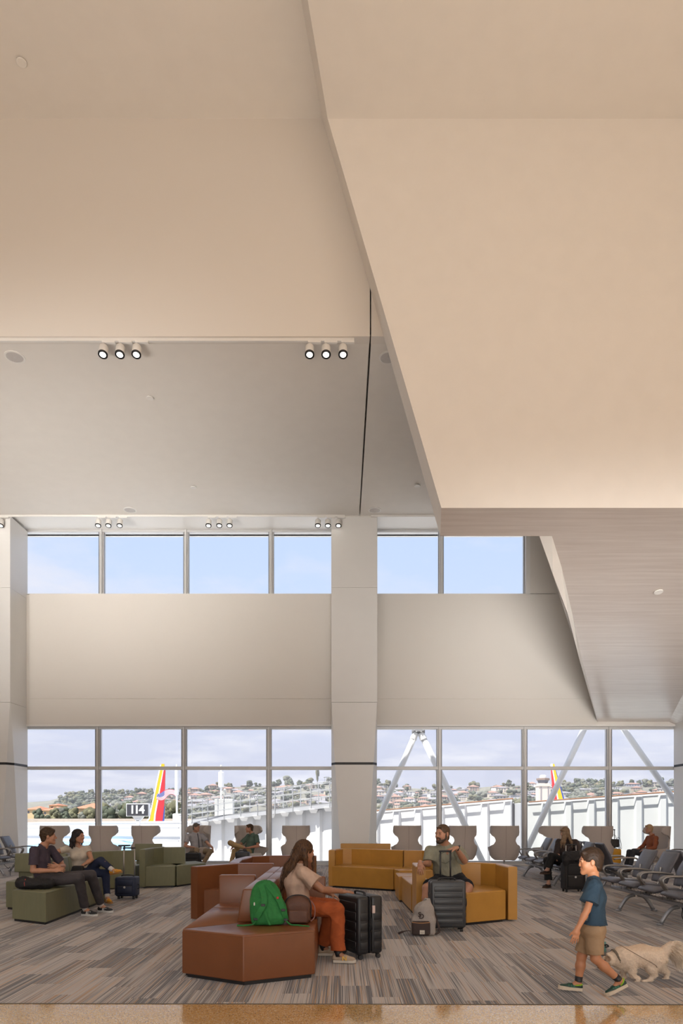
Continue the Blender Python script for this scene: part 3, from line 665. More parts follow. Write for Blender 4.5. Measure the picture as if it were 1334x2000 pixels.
bm = BM(); tube(bm, [C0+Vector((0, -0.22, 0.09)), E0+Vector((0, -0.22, 0.09))], 0.03, 6); part('roof_pipe', bm, _M['rust_pipe'])
for x, y0, y1, Y in ((752, 1560, 1600, 30), (742, 1545, 1600, 32)):
    pass
# steel braces in front of the glass
strut_m = mat('strut_white_paint', (0.78, 0.78, 0.77, 1), 0.35)
def strut(t, a, b, r=0.1):
    bm = BM(); a = a-t.location; b = b-t.location; cyl(bm, a, b, r, seg=20); obj('brace_pipe', bm, strut_m, t, True)
    d = (b-a).normalized(); bm = BM(); cyl(bm, a-d*0.02, a+d*0.22, r*1.0, r*1.2, 16); obj('brace_collar', bm, strut_m, t)
ap = at(817, 1428, 23.5)
t = thing('steel_brace', 'white V of two steel pipes meeting under a node beside the central column', 'brace', tuple(ap)); 
strut(t, ap+Vector((-0.09, 0, -0.08)), at(722, 1640, 23.5)); strut(t, ap+Vector((0.09, 0, -0.08)), at(965, 1730, 23.5), 0.11)
bm = BM(); box(bm, -0.2, 0.2, -0.15, 0.15, -0.04, 0.6, 0.02, 2); cyl(bm, (-0.22, 0, 0.0), (0.22, 0, 0.0), 0.09, seg=12); obj('node_plate', bm, mat('node_steel', (0.35, 0.35, 0.36, 1), 0.5, 0.5), t)
for k in range(6):
    bm = BM(); a = k*PI/3; cyl(bm, (0.16*math.cos(a), -0.17, 0.03+0.07*math.sin(a)), (0.16*math.cos(a), -0.12, 0.03+0.07*math.sin(a)), 0.025, seg=6); obj('bolt', bm, alum, t)
t = thing('steel_brace', 'long white steel pipe leaning left across the control tower', 'brace', tuple(at(1150, 1405, 23.2))); strut(t, at(1150, 1405, 23.2), at(1012, 1695, 23.2))
t = thing('steel_brace', 'white steel pipe at the far right slanting down to the right column', 'brace', tuple(at(1205, 1405, 23.2))); strut(t, at(1205, 1405, 23.2), at(1385, 1660, 23.2))
# gate sign
def txt(s, size, ext=0.01, font_bold=True):
    cu = bpy.data.curves.new('t', 'FONT'); cu.body = s; cu.size = size; cu.extrude = ext; cu.align_x = 'CENTER'; cu.align_y = 'CENTER'; cu.resolution_u = 4; cu.offset = 0.025*size if font_bold else 0
    o = bpy.data.objects.new('t', cu); C.objects.link(o); dg = bpy.context.evaluated_depsgraph_get(); me = bpy.data.meshes.new_from_object(o.evaluated_get(dg)); bpy.data.objects.remove(o); return me
g = at(269, 1582, 33.0); t = thing('gate_sign', 'black gate number sign with white frame reading 114', 'sign', (g.x, g.y, g.z-0.95))
w, h = 22*33/FPX, 12.5*33/FPX
bm = BM(); box(bm, -w, w, -0.05, 0.25, 0.95-h, 0.95+h, 0.01, 1); obj('frame', bm, bridge_w, t)
bm = BM(); box(bm, -w+0.035, w-0.035, -0.07, 0.0, 0.95-h+0.035, 0.95+h-0.035); obj('panel', bm, mat('sign_charcoal', (0.055, 0.055, 0.065, 1), 0.5), t)
for i, dx in enumerate((-0.235, -0.02, 0.22)):
    me = txt('114'[i], 0.56); o = obj('digit', me, mat('sign_white', (0.9, 0.9, 0.9, 1), 0.5), t); o.rotation_euler = (PI/2, 0, 0); o.location = (dx, -0.078, 0.95)
bm = BM(); slab(bm, [(-0.28, 0.0, 0.95-h), (0.28, 0.0, 0.95-h), (0.1, 0.0, 0.42), (-0.1, 0.0, 0.42)], (0, 0.2, 0)); box(bm, -0.08, 0.08, 0, 0.16, -6.2, 0.45); obj('post', bm, bridge_w, t)
# aircraft tails
def tail(Y, polys, label, body, x0, x1):
    p0 = at(body[0], body[1], Y); t = thing('aircraft', label, 'aircraft', (p0.x, Y, GZ))
    for nm, col, pts, th in polys:
        pp = [at(x, y, Y)-t.location for x, y in pts]
        bm = BM(); slab(bm, [p+Vector((0, -th, 0)) for p in pp], (0, 2*th, 0)); obj(nm, bm, mat('livery_'+nm, col, 0.35, coat=0.3), t)
    zc = p0.z-GZ-1.9; bm = BM(); m = Matrix.Translation((0, 0, zc)) @ Matrix.Rotation(PI/2, 4, 'Y')
    lathe(bm, [(0.3, x0), (1.3, x0+3), (1.88, x0+8), (1.88, x1-6), (1.2, x1-2), (0.3, x1)], 24, m); obj('fuselage', bm, mat('livery_blue_body', (0.05, 0.12, 0.42, 1), 0.35), t, True)
    for gx in (x0+14, x1-6): bm = BM(); cyl(bm, (gx, 0, 0), (gx, 0, zc), 0.25); obj('landing_gear', bm, black, t)
YEL = (0.85, 0.47, 0.02, 1); RED = (0.62, 0.03, 0.04, 1); WHT = (0.82, 0.82, 0.84, 1); BLU = (0.03, 0.08, 0.35, 1)
tail(120, [('fin_edge', WHT, [(313, 1495), (315.5, 1494), (293, 1600), (282, 1612), (279, 1612), (291, 1598)], 0.22),
           ('fin_yellow', YEL, [(316, 1492), (321, 1492), (321.5, 1503), (319, 1503), (302, 1590), (300, 1612), (282, 1612), (293.5, 1600), (315.5, 1494)], 0.20),
           ('fin_stripe', WHT, [(319, 1503), (320.5, 1503), (305, 1590), (303, 1612), (300, 1612), (302, 1590)], 0.23),
           ('fin_red', RED, [(320.5, 1503), (323, 1503), (322, 1540), (320.5, 1580), (317, 1612), (303, 1612), (305, 1590)], 0.20),
           ('fin_blue', BLU, [(320.5, 1580), (322, 1574), (321, 1600), (319, 1612), (315, 1612)], 0.18)],
     'aircraft whose yellow and red tail fin rises behind the gate 114 sign', (322, 1612), -8, 26, )
tail(120, [('fin_edge', WHT, [(1076, 1492), (1079, 1492), (1079, 1500), (1076, 1500)], 0.2),
           ('fin_yellow', YEL, [(1079, 1492), (1082, 1492), (1100, 1566), (1100, 1575), (1092, 1575), (1091, 1566), (1079.3, 1500)], 0.20),
           ('fin_stripe', WHT, [(1078, 1505), (1079.5, 1502), (1091, 1566), (1092, 1575), (1090, 1575)], 0.22),
           ('fin_red', RED, [(1076, 1500), (1077.5, 1500), (1090, 1566), (1090, 1575), (1082, 1575), (1081, 1566)], 0.20),
           ('fin_blue', BLU, [(1082.5, 1497), (1084, 1500), (1103, 1566), (1103, 1575), (1100, 1575), (1100, 1566)], 0.21)],
     'aircraft whose red and yellow tail fin rises beside the control tower', (1078, 1575), -26, 8)
# pale blue airliner parked close to the glass on the left
p0 = at(140, 1690, 36); t = thing('aircraft', 'pale blue aircraft nose seen through the glass behind the green seats', 'aircraft', (p0.x, 36, GZ))
m = Matrix.Translation((0, 0, 3.75)) @ Matrix.Rotation(PI/2, 4, 'Y')
bm = BM(); lathe(bm, [(0.15, -4.6), (0.8, -4.2), (1.35, -3.4), (1.72, -2.2), (1.9, -0.5), (1.95, 1.5), (1.95, 9)], 32, m); obj('fuselage', bm, mat('pale_blue_livery', (0.28, 0.55, 0.80, 1), 0.3, coat=0.4), t, True)
for z, a in ((0.95, 0), (0.3, 0)):
    bm = BM(); lathe(bm, [(1.36*1.004, -3.4), (1.73*1.004, -2.2), (1.91*1.004, -0.5), (1.96*1.004, 1.5), (1.96*1.004, 9)], 32, m)
    bmesh.ops.delete(bm, geom=[v for v in bm.verts if not (3.75+z-0.16 < v.co.z < 3.75+z+0.25)], context='VERTS'); obj('cheat_line', bm, bridge_w, t, True)
for gx in (-1, 5): bm = BM(); cyl(bm, (gx, 0, 0), (gx, 0, 2.4), 0.14); obj('landing_gear', bm, black, t)
# flag and antenna masts
def mast(x, y0, y1, Y, label, items):
    b = at(x, y1, Y); t = thing('antenna_mast', label, 'mast', (b.x, b.y, b.z)); hgt = at(x, y0, Y).z-b.z
    bm = BM(); cyl(bm, (0, 0, -0.5), (0, 0, hgt), 0.05, seg=10); obj('pole', bm, bridge_w, t)
    for nm, z0, z1, r in items: bm = BM(); lathe(bm, [(r*.8, z0), (r, z0+.03), (r, z1-.03), (r*.8, z1)], 14); obj(nm, bm, bridge_w, t, False)
    return t
tm = mast(345.5, 1493, 1612, 36, 'white mast carrying the flag beside the gate sign', [('antenna', 1.6, 3.0, 0.10), ('equipment_box', 0.1, 0.62, 0.22)])
tm2 = mast(432, 1494, 1604, 34, 'white antenna mast on the bridge with the walkway', [('antenna', 1.7, 2.45, 0.14), ('equipment_box', 0.05, 0.45, 0.28)])
bm = BM(); box(bm, 0.03, 0.25, -0.1, 0.1, 1.35, 1.5, 0.01, 1); cyl(bm, (0.2, -0.1, 1.55), (0.2, -0.3, 1.5), 0.07, seg=10); obj('camera_head', bm, cabinet if False else _M['cabinet_grey'], tm2)
def flag():
    Y = 35.98; o0 = at(344.5, 1544, Y); w = 38*Y/FPX; h = 13*Y/FPX; nx, ny = 40, 13
    m, nt, b = new_mat('flag_cloth'); N = nt.nodes.new; L = nt.links.new; a = N('ShaderNodeAttribute'); a.attribute_name = 'Col'; L(a.outputs['Color'], b.inputs['Base Color']); b.inputs['Roughness'].default_value = 0.8
    me = bpy.data.meshes.new('flag'); V = []; F = []; K = []
    for j in range(ny+1):
        for i in range(nx+1):
            u = i/nx; v = j/ny; V.append((-u*w, 0.10*math.sin(u*9+v*1.5)*u**.5, -v*h+0.12*math.sin(u*5.5)*1.0-0.05*u+ (v-.5)*0.1*math.sin(u*7)))
    for j in range(ny):
        for i in range(nx):
            q = j*(nx+1)+i; F.append((q, q+1, q+nx+2, q+nx+1))
            if i > nx*0.58 and False: pass
            u = i/nx; K.append((0.04, 0.06, 0.25) if (u < 0.4*0+0.0) else ((0.60, 0.03, 0.06) if j % 2 == 0 else (0.85, 0.85, 0.86)))
            if i >= nx*0.60 and j < 7:
                K[-1] = (0.05, 0.07, 0.28) if not ((i+j) % 3 == 0 and j % 2 == 1) else (0.8, 0.8, 0.85)
    me.from_pydata(V, [], F); ca = me.color_attributes.new('Col', 'FLOAT_COLOR', 'CORNER'); k = 0
    for p in me.polygons:
        for li in p.loop_indices: ca.data[li].color = (*K[p.index], 1)
    o = obj('flag', me, m, None, True, loc=tuple(o0)); tag(o, 'striped red, white and blue flag waving in front of the aircraft tail', 'flag')
    so = o.modifiers.new('s', 'SOLIDIFY'); so.thickness = 0.01
flag()
# control tower
tc0 = at(1060.5, 1592, 500); t = thing('control_tower', 'beige airport control tower with dark glazed cab', 'tower', (tc0.x, 500, GZ)); k = 500/FPX
Z = lambda y: (1592-y)*k+CAMZ-GZ
tw = mat('tower_beige', (0.58, 0.52, 0.47, 1), 0.8); tg = mat('tower_glass', (0.12, 0.13, 0.17, 1), 0.2)
bm = BM(); box(bm, -11.5*k, 11.5*k, -4, 4, 0, Z(1535)); obj('shaft', bm, tw, t)
bm = BM(); [box(bm, x*k, (x+2.2)*k, -4.25, -4, 0, Z(1537)) for x in (-8, 6)]; obj('recess_panel', bm, mat('tower_stripe', (0.28, 0.26, 0.27, 1), 0.7), t)
bm = BM(); box(bm, -12.5*k, 12.5*k, -4.6, 4.6, Z(1536), Z(1533)); box(bm, -10*k, 10*k, -3.8, 3.8, Z(1533), Z(1530)); obj('gallery', bm, tw, t)
bm = BM(); lathe(bm, [(9*k, Z(1530)), (11.5*k, Z(1523.5))], 8); obj('cab_glass', bm, tg, t)
bm = BM(); lathe(bm, [(13*k, Z(1524)), (13*k, Z(1520.5)), (9*k, Z(1519.5))], 8); obj('cab_roof', bm, mat('tower_brown', (0.22, 0.17, 0.15, 1), 0.7), t)
bm = BM(); lathe(bm, [(6.5*k, Z(1519.5)), (6.5*k, Z(1516)), (4*k, Z(1513.5))], 16); obj('radar_dome', bm, bridge_w, t)
# perimeter wall and Spanish-roofed buildings
bm = BM(); box(bm, -330, 120, 518, 519, GZ, -1.2); tag(obj('perimeter_wall', bm, mat('perimeter_concrete', (0.50, 0.43, 0.36, 1), 0.9, noise=0.1, nscale=0.5)), 'long tan concrete perimeter wall across the airfield', 'wall')
stucco = mat('stucco_yellow', (0.66, 0.50, 0.30, 1), 0.9); tile = mat('terracotta_roof', (0.48, 0.20, 0.12, 1), 0.9, noise=0.2, nscale=0.5)
def hip(bm, x0, x1, y0, y1, z0, h, over=1.0):
    x0 -= over; x1 += over; y0 -= over; y1 += over; ym = (y0+y1)/2; r = min((x1-x0)/2-0.1, (y1-y0)/2)
    a = [bm.verts.new(p) for p in ((x0, y0, z0), (x1, y0, z0), (x1, y1, z0), (x0, y1, z0))]; b = [bm.verts.new((x0+r, ym, z0+h)), bm.verts.new((x1-r, ym, z0+h))]
    for f in ((a[0], a[1], b[1], b[0]), (a[2], a[3], b[0], b[1])): bm.faces.new(f)
    bm.faces.new((a[1], a[2], b[1])); bm.faces.new((a[3], a[0], b[0])); bm.faces.new(a[::-1])
def spanish(x0, x1, ytop, ywall, Y, label):
    k = Y/FPX; X0 = (x0-667)*k; X1 = (x1-667)*k; t = thing('spanish_building', label, 'building', ((X0+X1)/2, Y, GZ)); w = (X1-X0)/2; zw = (1592-ywall)*k+CAMZ-GZ; zt = (1592-ytop)*k+CAMZ-GZ
    bm = BM(); box(bm, -w, w, 0, 26, 0, zw); obj('wall', bm, stucco, t); bm = BM(); hip(bm, -w, w, 0, 26, zw, zt-zw); obj('roof', bm, tile, t)
    for i in range(max(2, int(w/3))):
        xx = -w+2.5+i*(2*w-5)/max(1, int(w/3)-1); bm = BM(); box(bm, xx-0.7, xx+0.7, -0.1, 0.1, zw-3.2, zw-1.2); obj('window', bm, tg, t)
spanish(50, 78, 1574, 1581, 575, 'low yellow building with terracotta roof at the far left of the view')
spanish(82, 118, 1575, 1583, 560, 'wide yellow building with terracotta roof left of the trees')
spanish(96, 108, 1569, 1573, 590, 'small terracotta tower roof behind the wide yellow building')
spanish(144, 200, 1568, 1579, 570, 'large yellow building with terracotta roof right of the trees')
# hills
sky = [(-300, 1560), (-60, 1566), (55, 1567), (100, 1564), (130, 1553), (160, 1550), (190, 1555), (240, 1553), (270, 1549), (300, 1552), (345, 1550), (400, 1543), (440, 1538), (480, 1536), (520, 1535), (560, 1534), (640, 1530), (740, 1534), (780, 1538), (860, 1543), (900, 1542), (960, 1536), (1020, 1534), (1110, 1532), (1150, 1529), (1190, 1534), (1240, 1533), (1290, 1533), (1334, 1535), (1700, 1540)]
def ridge(x):
    for (a, ya), (b, yb) in zip(sky, sky[1:]):
        if a <= x <= b: return ya+(yb-ya)*(x-a)/(b-a)
    return 1560
YR = 1500; rh = random.Random(3)
def hz(xp, t):                 # ground point of the hillside: t 0 at the foot, 1 on the ridge
    Y = 760+(YR-760)*t; zr = CAMZ+(1592-ridge(xp))*YR/FPX; return Vector(((xp-667)*Y/FPX, Y, (GZ-1)*(1-t)+zr*t*(0.55+0.45*t)+ 2.5*math.sin(xp*0.11+t*5)*t*(1-t)*4))
bm = BM(); nx, nt_ = 130, 16; G = [[bm.verts.new(hz(-280+i*15.0, j/nt_)) for i in range(nx)] for j in range(nt_+1)]; G.append([bm.verts.new((v.co.x*1.5, 2600, v.co.z*0.6)) for v in G[-1]])
for j in range(nt_+1):
    for i in range(nx-1): bm.faces.new((G[j][i], G[j][i+1], G[j+1][i+1], G[j+1][i]))
struct('hills', bm, mat('hillside_scrub', (0.20, 0.19, 0.15, 1), 0.95, noise=0.35, nscale=0.03), None, True)
walls = [mat('house_white', (0.62, 0.60, 0.60, 1), 0.9), mat('house_cream', (0.55, 0.48, 0.40, 1), 0.9), mat('house_grey', (0.34, 0.34, 0.38, 1), 0.9), mat('house_tan', (0.42, 0.32, 0.25, 1), 0.9)]
roofs = [mat('roof_clay', (0.33, 0.19, 0.15, 1), 0.9), mat('roof_grey', (0.26, 0.25, 0.27, 1), 0.9), mat('roof_pale', (0.50, 0.48, 0.48, 1), 0.9)]
protos = []
def region(xp): return 'behind the gate sign' if xp < 345 else 'above the railed walkway' if xp < 655 else 'right of the central column' if xp < 860 else 'left of the control tower' if xp < 1045 else 'right of the control tower' if xp < 1190 else 'at the right'
for i in range(12):
    bm = BM(); w, d, h = rh.uniform(6, 12), rh.uniform(5, 8), rh.choice((4, 6, 7)); box(bm, -w, w, -d, d, -6, h)
    for k in range(int(w/2)):
        for zz in ((1.2,) if h < 5 else (1.0, 3.9)): 
            n0 = len(bm.faces); box(bm, -w+1.6+k*4-0.9, -w+1.6+k*4+0.9, -d-0.15, -d+0.1, zz, zz+1.7)
            bm.faces.ensure_lookup_table()
            for f in bm.faces[n0:]: f.material_index = 2
    n0 = len(bm.faces)
    if i % 3 == 2: box(bm, -w-.4, w+.4, -d-.4, d+.4, h, h+0.7)
    else: hip(bm, -w, w, -d, d, h, rh.uniform(2, 3.2), 0.8)
    bm.faces.ensure_lookup_table()
    for f in bm.faces[n0:]: f.material_index = 1
    me = bpy.data.meshes.new('house'); bm.to_mesh(me); bm.free(); [me.materials.append(x) for x in (walls[i % 4], roofs[i % 3], tg)]; protos.append(me)
n = 0
for i in range(340):
    xp = rh.uniform(335, 1345) if i > 40 else rh.uniform(190, 345); t = rh.uniform(0.30, 0.98)**0.9
    if 735 > xp > 652 or n >= 285: continue
    p = hz(xp, t); me = protos[rh.randrange(12)]
    o = obj('house', me, None, None, loc=(p.x, p.y, p.z-0.5), rotz=rh.uniform(-0.5, 0.5)); s_ = rh.uniform(0.8, 1.4); o.scale = (s_, s_, s_)
    ii = protos.index(me); tag(o, 'small %s house with %s roof on the far hill, %s' % (('white', 'cream', 'grey', 'tan')[ii % 4], ('clay', 'grey', 'pale flat')[ii % 3], region(xp)), 'house', 'houses on the far hillside'); n += 1
# trees: clumps that nobody could count on the slopes, single trees on the skyline and by the wall
leaf = [mat('foliage_dark', (0.085, 0.100, 0.065, 1), 0.9, noise=0.6, nscale=1.5, bump=1.0, bscale=1.2), mat('foliage_olive', (0.16, 0.155, 0.085, 1), 0.9, noise=0.6, nscale=1.3, bump=1.0, bscale=1.2), mat('foliage_grey_green', (0.17, 0.175, 0.14, 1), 0.9, noise=0.5, nscale=1.3, bump=1.0, bscale=1.2)]
bark = mat('bark', (0.10, 0.07, 0.05, 1), 0.9)
def crown_mesh(seed, n=9, tall=1.0, sd_=1):
    r = random.Random(seed); bm = BM()
    for i in range(n):
        c = Vector((r.uniform(-1, 1)*0.62, r.uniform(-1, 1)*0.6, r.uniform(-0.4, 0.8)*tall)); s_ = r.uniform(0.32, 0.6)
        rr = bmesh.ops.create_icosphere(bm, subdivisions=sd_, radius=s_)
        for v in rr['verts']: v.co = v.co*(1+r.uniform(-0.28, 0.28)*(1 if sd_ == 1 else 0.8))+c
    me = bpy.data.meshes.new('crown'); bm.to_mesh(me); bm.free(); me.shade_smooth(); return me
crowns = [crown_mesh(s_, 9) for s_ in range(5)]; fine_crowns = [crown_mesh(s_, 14, 1.0, 2) for s_ in range(5)]
def clump_stuff(name, pts, m, label):
    V = []; F = []
    for p, s_, k in pts:
        me = crowns[k % 5]; b = len(V); V += [(p.x+v.co.x*s_, p.y+v.co.y*s_, p.z+v.co.z*s_*0.75+s_*0.3) for v in me.vertices]; F += [tuple(b+i for i in f.vertices) for f in me.polygons]
    me = bpy.data.meshes.new(name); me.from_pydata(V, [], F); o = obj(name, me, m, None, True); tag(o, label, 'trees', kind='stuff')
for q, (m, lab) in enumerate(zip(leaf, ('dark green tree cover on the far hillside', 'olive tree cover on the far hillside', 'grey-green scrub cover on the far hillside'))):
    pts = []
    for i in range(230): 
        xp = rh.uniform(110, 1360); t = rh.uniform(0.02, 1.0)
        if 1105 < xp < 1190 or xp < 345: t = max(t, 0.1)
        pts.append((hz(xp, t), rh.uniform(5, 10), rh.randrange(5)))
    for i in range(130 if q != 1 else 60): xp = rh.choice((rh.uniform(1108, 1192), rh.uniform(120, 345))); pts.append((hz(xp, rh.uniform(0.2, 1.0)), rh.uniform(6, 11), rh.randrange(5)))
    clump_stuff('tree_cover', pts, m, lab)
def tree(p, s_, k, label, grp, hgt=1.0, wid=1.0):
    t = thing('tree', label, 'tree', tuple(p), rh.uniform(0, 6), grp)
    o = obj('crown', fine_crowns[k % 5], None, t); o.scale = (s_*wid, s_*wid, s_*hgt); o.location = (0, 0, s_*1.1*hgt); 
    if not fine_crowns[k % 5].materials: fine_crowns[k % 5].materials.append(leaf[k % 3])
    bm = BM(); cyl(bm, (0, 0, -2), (0, 0, s_*hgt), s_*0.10, s_*0.05, 6); obj('trunk', bm, bark, t)
for i in range(60):
    xp = rh.uniform(135, 1340); s_ = rh.uniform(4.5, 8)
    tree(hz(xp, rh.uniform(0.93, 1.0)), s_, rh.randrange(5), 'round-topped tree on the skyline '+region(xp), 'skyline trees')
tree(hz(620, 1.0)+Vector((0, 0, 0)), 6.5, 1, 'tall narrow pine on the skyline left of the central column', None, 2.4, 0.6)
tree(hz(563, 1.0), 9, 2, 'broad grey tree on the skyline above the railed walkway', None, 1.0, 1.1)
for xp in (634, 638, 642, 741, 1180):
    p = hz(xp, 1.0); t = thing('palm_tree', 'thin tall palm on the skyline of the far hill', 'palm', tuple(p), 0, 'skyline palms'); bm = BM(); cyl(bm, (0, 0, -2), (0, 0, 13), 0.4, 0.25, 6); obj('trunk', bm, bark, t)
    for a in range(9):
        bm = BM(); c, s_ = math.cos(a*0.7), math.sin(a*0.7); tube(bm, [(0, 0, 13), (1.3*c, 1.3*s_, 14), (2.8*c, 2.8*s_, 12.6)], 0.3, 4, rs=[.2, .45, .05]); obj('frond', bm, leaf[0], t)
for i in range(46):
    xp = rh.uniform(60, 345); Yt = rh.uniform(524, 552)
    if 60 < xp < 95 and i % 3: continue
    tree(Vector(((xp-667)*Yt/FPX, Yt, GZ)), rh.uniform(2.6, 5.2)*(1.3 if xp > 200 else 1), rh.randrange(5), 'bushy tree behind the tan perimeter wall '+('near the gate sign' if xp > 195 else 'between the orange roofs' if xp > 115 else 'at the far left'), 'trees behind the perimeter wall', rh.uniform(0.9, 1.3))
for i in range(4):
    xp = (62, 68, 222, 300)[i]; p = Vector(((xp-667)*515/FPX, 512, GZ)); t = thing('parked_car', ('white', 'grey', 'silver', 'blue')[i]+' car far off in front of the perimeter wall', 'car', tuple(p))
    bm = BM(); box(bm, -2.2, 2.2, -0.9, 0.9, 0.35, 0.95, 0.15, 2); box(bm, -1.3, 1.2, -0.8, 0.8, 0.9, 1.45, 0.2, 2); obj('body', bm, mat('car_%d' % i, ((.7, .7, .7, 1), (.2, .2, .22, 1), (.5, .5, .5, 1), (.1, .15, .4, 1))[i], 0.3), t)
    for sx in (-1.3, 1.3): bm = BM(); cyl(bm, (sx, -0.95, 0.35), (sx, 0.95, 0.35), 0.35, seg=12); obj('wheel', bm, black, t)

hm_ = bpy.data.materials.new('sea_haze'); hm_.use_nodes = True; hn = hm_.node_tree; hn.nodes.clear(); vs_ = hn.nodes.new('ShaderNodeVolumeScatter'); vs_.inputs['Density'].default_value = 0.0014; vs_.inputs['Color'].default_value = (0.86, 0.88, 0.97, 1)
ho = hn.nodes.new('ShaderNodeOutputMaterial'); hn.links.new(vs_.outputs[0], ho.inputs['Volume'])
bm = BM(); box(bm, -700, 700, 600, 720, GZ-1, 90); hz_o = obj('haze', bm, hm_); tag(hz_o, 'thin pale marine haze in front of the far hills', 'haze', kind='stuff')
# ------------------------------------------------------------------ modular lounge seating
def leather(name, c, rough=0.42):
    return mat(name, c, rough, noise=0.10, nscale=4, bump=0.06, bscale=350, spec=0.5)
tan = leather('tan_leather', (0.19, 0.064, 0.022, 1), 0.30)
ochre = leather('ochre_leather', (0.50, 0.25, 0.046, 1), 0.32)
olive = mat('olive_vinyl', (0.19, 0.19, 0.11, 1), 0.55, noise=0.08, nscale=25, bump=0.10, bscale=400, stretch=(1, 1, 0.2))
seam_d = mat('seam_dark_thread', (0.05, 0.03, 0.02, 1), 0.8)  # dark brown seam thread
SH = 0.445; BH = 0.775
def module(label, m, poly, backs=(), grp=None, z=SH, bh=BH):
    """poly: footprint counter-clockwise; backs: [(p, q, thickness)] the panel lies left of p->q"""
    cx = sum(p[0] for p in poly)/len(poly); cy = sum(p[1] for p in poly)/len(poly)
    t = thing('sofa_module', label, 'sofa', (cx, cy, 0), 0, grp)
    P = [(p[0]-cx, p[1]-cy) for p in poly]
    bm = BM(); prism(bm, P, 0.035, z-0.019, 0.008); obj('base', bm, m, t, False)
    bm = BM(); prism(bm, P, z-0.034, z, 0.016, 3); obj('seat_cushion', bm, m, t, True)
    bm = BM(); prism(bm, [(p[0]*0.93, p[1]*0.95) for p in P], 0.0, 0.04); obj('plinth', bm, black, t)
    for (a, b, th) in backs:
        a = Vector((a[0]-cx, a[1]-cy)); b = Vector((b[0]-cx, b[1]-cy)); n = Vector((-(b-a).y, (b-a).x)).normalized()*th
        bm = BM(); lean = 0.25
        lo = [a, b, b+n, a+n]; hi = [a+n*lean, b+n*lean, b+n, a+n]
        v0 = [bm.verts.new((p.x, p.y, z-0.02)) for p in lo]; v1 = [bm.verts.new((p.x, p.y, bh)) for p in hi]
        bm.faces.new(v1); bm.faces.new(v0[::-1])
        for i in range(4): bm.faces.new((v0[i], v0[(i+1) % 4], v1[(i+1) % 4], v1[i]))
        bmesh.ops.recalc_face_normals(bm, faces=bm.faces[:]); bmesh.ops.bevel(bm, geom=bm.edges[:], offset=0.018, segments=3, profile=0.5, affect='EDGES')
        obj('backrest', bm, m, t, True)
    return t
def back_shell(t, m, pts, th, z0=0.03, z1=BH, name='backrest'):
    """curved panel following pts (outer line), thickness toward the left side"""
    pts = [Vector((p[0]-t.location.x, p[1]-t.location.y)) for p in pts]; bm = BM(); n = len(pts); inn = []
    for i in range(n):
        d = (pts[min(i+1, n-1)]-pts[max(i-1, 0)]).normalized(); inn.append(pts[i]+Vector((-d.y, d.x))*th)
    poly = pts+inn[::-1]; lo = [bm.verts.new((p.x, p.y, z0)) for p in poly]; hi = [bm.verts.new((p.x, p.y, z1)) for p in poly]; N_ = len(poly)
    for i in range(N_): bm.faces.new((lo[i], lo[(i+1) % N_], hi[(i+1) % N_], hi[i]))
    for i in range(n-1):
        j = N_-1-i; bm.faces.new((hi[i], hi[i+1], hi[j-1], hi[j])); bm.faces.new((lo[i+1], lo[i], lo[j], lo[j-1]))
    bmesh.ops.recalc_face_normals(bm, faces=bm.faces[:])
    es = [e for e in bm.edges if (abs(e.verts[0].co.z-e.verts[1].co.z) < 1e-4 and e.verts[0].co.z > z1-0.01 and len(e.link_faces) == 2 and abs(e.link_faces[0].normal.z-e.link_faces[1].normal.z) > .5)]
    bmesh.ops.bevel(bm, geom=es, offset=0.018, segments=3, profile=0.5, affect='EDGES')
    return obj(name, bm, m, t)
G1 = 'tan leather island seating'
module('tan leather pointed end seat nearest the viewer, carrying the green backpack', tan, [(-1.48, 6.33), (-.863, 5.99), (-.245, 6.29), (-.245, 6.86), (-.70, 6.86), (-1.0, 6.68)], [], G1)
module('tan leather seat facing left beside the pointed end seat', tan, [(-1.48, 6.355), (-1.01, 6.70), (-.86, 6.70), (-.86, 7.80), (-1.48, 7.80)], [((-1.01, 6.71), (-1.01, 7.79), 0.0)][:0], G1)
t = module('tan leather seat facing left ending at a cross panel', tan, [(-1.48, 7.815), (-.86, 7.815), (-.86, 8.36), (-1.48, 8.36)], [((-1.04, 8.20), (-1.48, 8.20), -0.15)], G1)
def rowback(label, m, x0, x1, y0, y1, lean, grp, n=2):
    t = thing('sofa_dividing_wall', label, 'sofa', ((x0+x1)/2, y0, 0), 0, grp)
    for k in range(n):
        a = (y1-y0)*k/n+0.004; b = (y1-y0)*(k+1)/n-0.004; w = (x1-x0)/2
        bm = BM(); s_ = lean
        lo = [(-w, a), (w, a), (w, b), (-w, b)]; hi = [(-w+max(0, -s_), a), (w-max(0, s_), a), (w-max(0, s_), b), (-w+max(0, -s_), b)]
        v0 = [bm.verts.new((*p, SH+0.002)) for p in lo]; v1 = [bm.verts.new((*p, BH)) for p in hi]; bm.faces.new(v1); bm.faces.new(v0[::-1])
        for i in range(4): bm.faces.new((v0[i], v0[(i+1) % 4], v1[(i+1) % 4], v1[i]))
        bmesh.ops.recalc_face_normals(bm, faces=bm.faces[:]); bmesh.ops.bevel(bm, geom=bm.edges[:], offset=0.016, segments=3, profile=0.5, affect='EDGES'); obj('back_panel', bm, m, t, True)
    return t
rowback('left-leaning tan leather back wall of the island seating', tan, -1.03, -0.855, 6.70, 9.6, -0.06, None, 3)
rowback('right-hand tan leather back wall behind the green backpack', tan, -0.850, -0.70, 6.88, 9.6, 0.045, None, 3)
module('tan leather seat facing right on which the long-haired woman sits', tan, [(-.70, 6.875), (-.245, 6.875), (-.235, 8.0), (-.70, 8.0)], [], G1)
module('tan leather seat facing right with a cross panel behind the long-haired woman', tan, [(-.70, 8.015), (-.20, 8.015), (-.20, 8.62), (-.70, 8.62)], [((-.19, 8.04), (-.70, 8.04), -0.14)], G1)
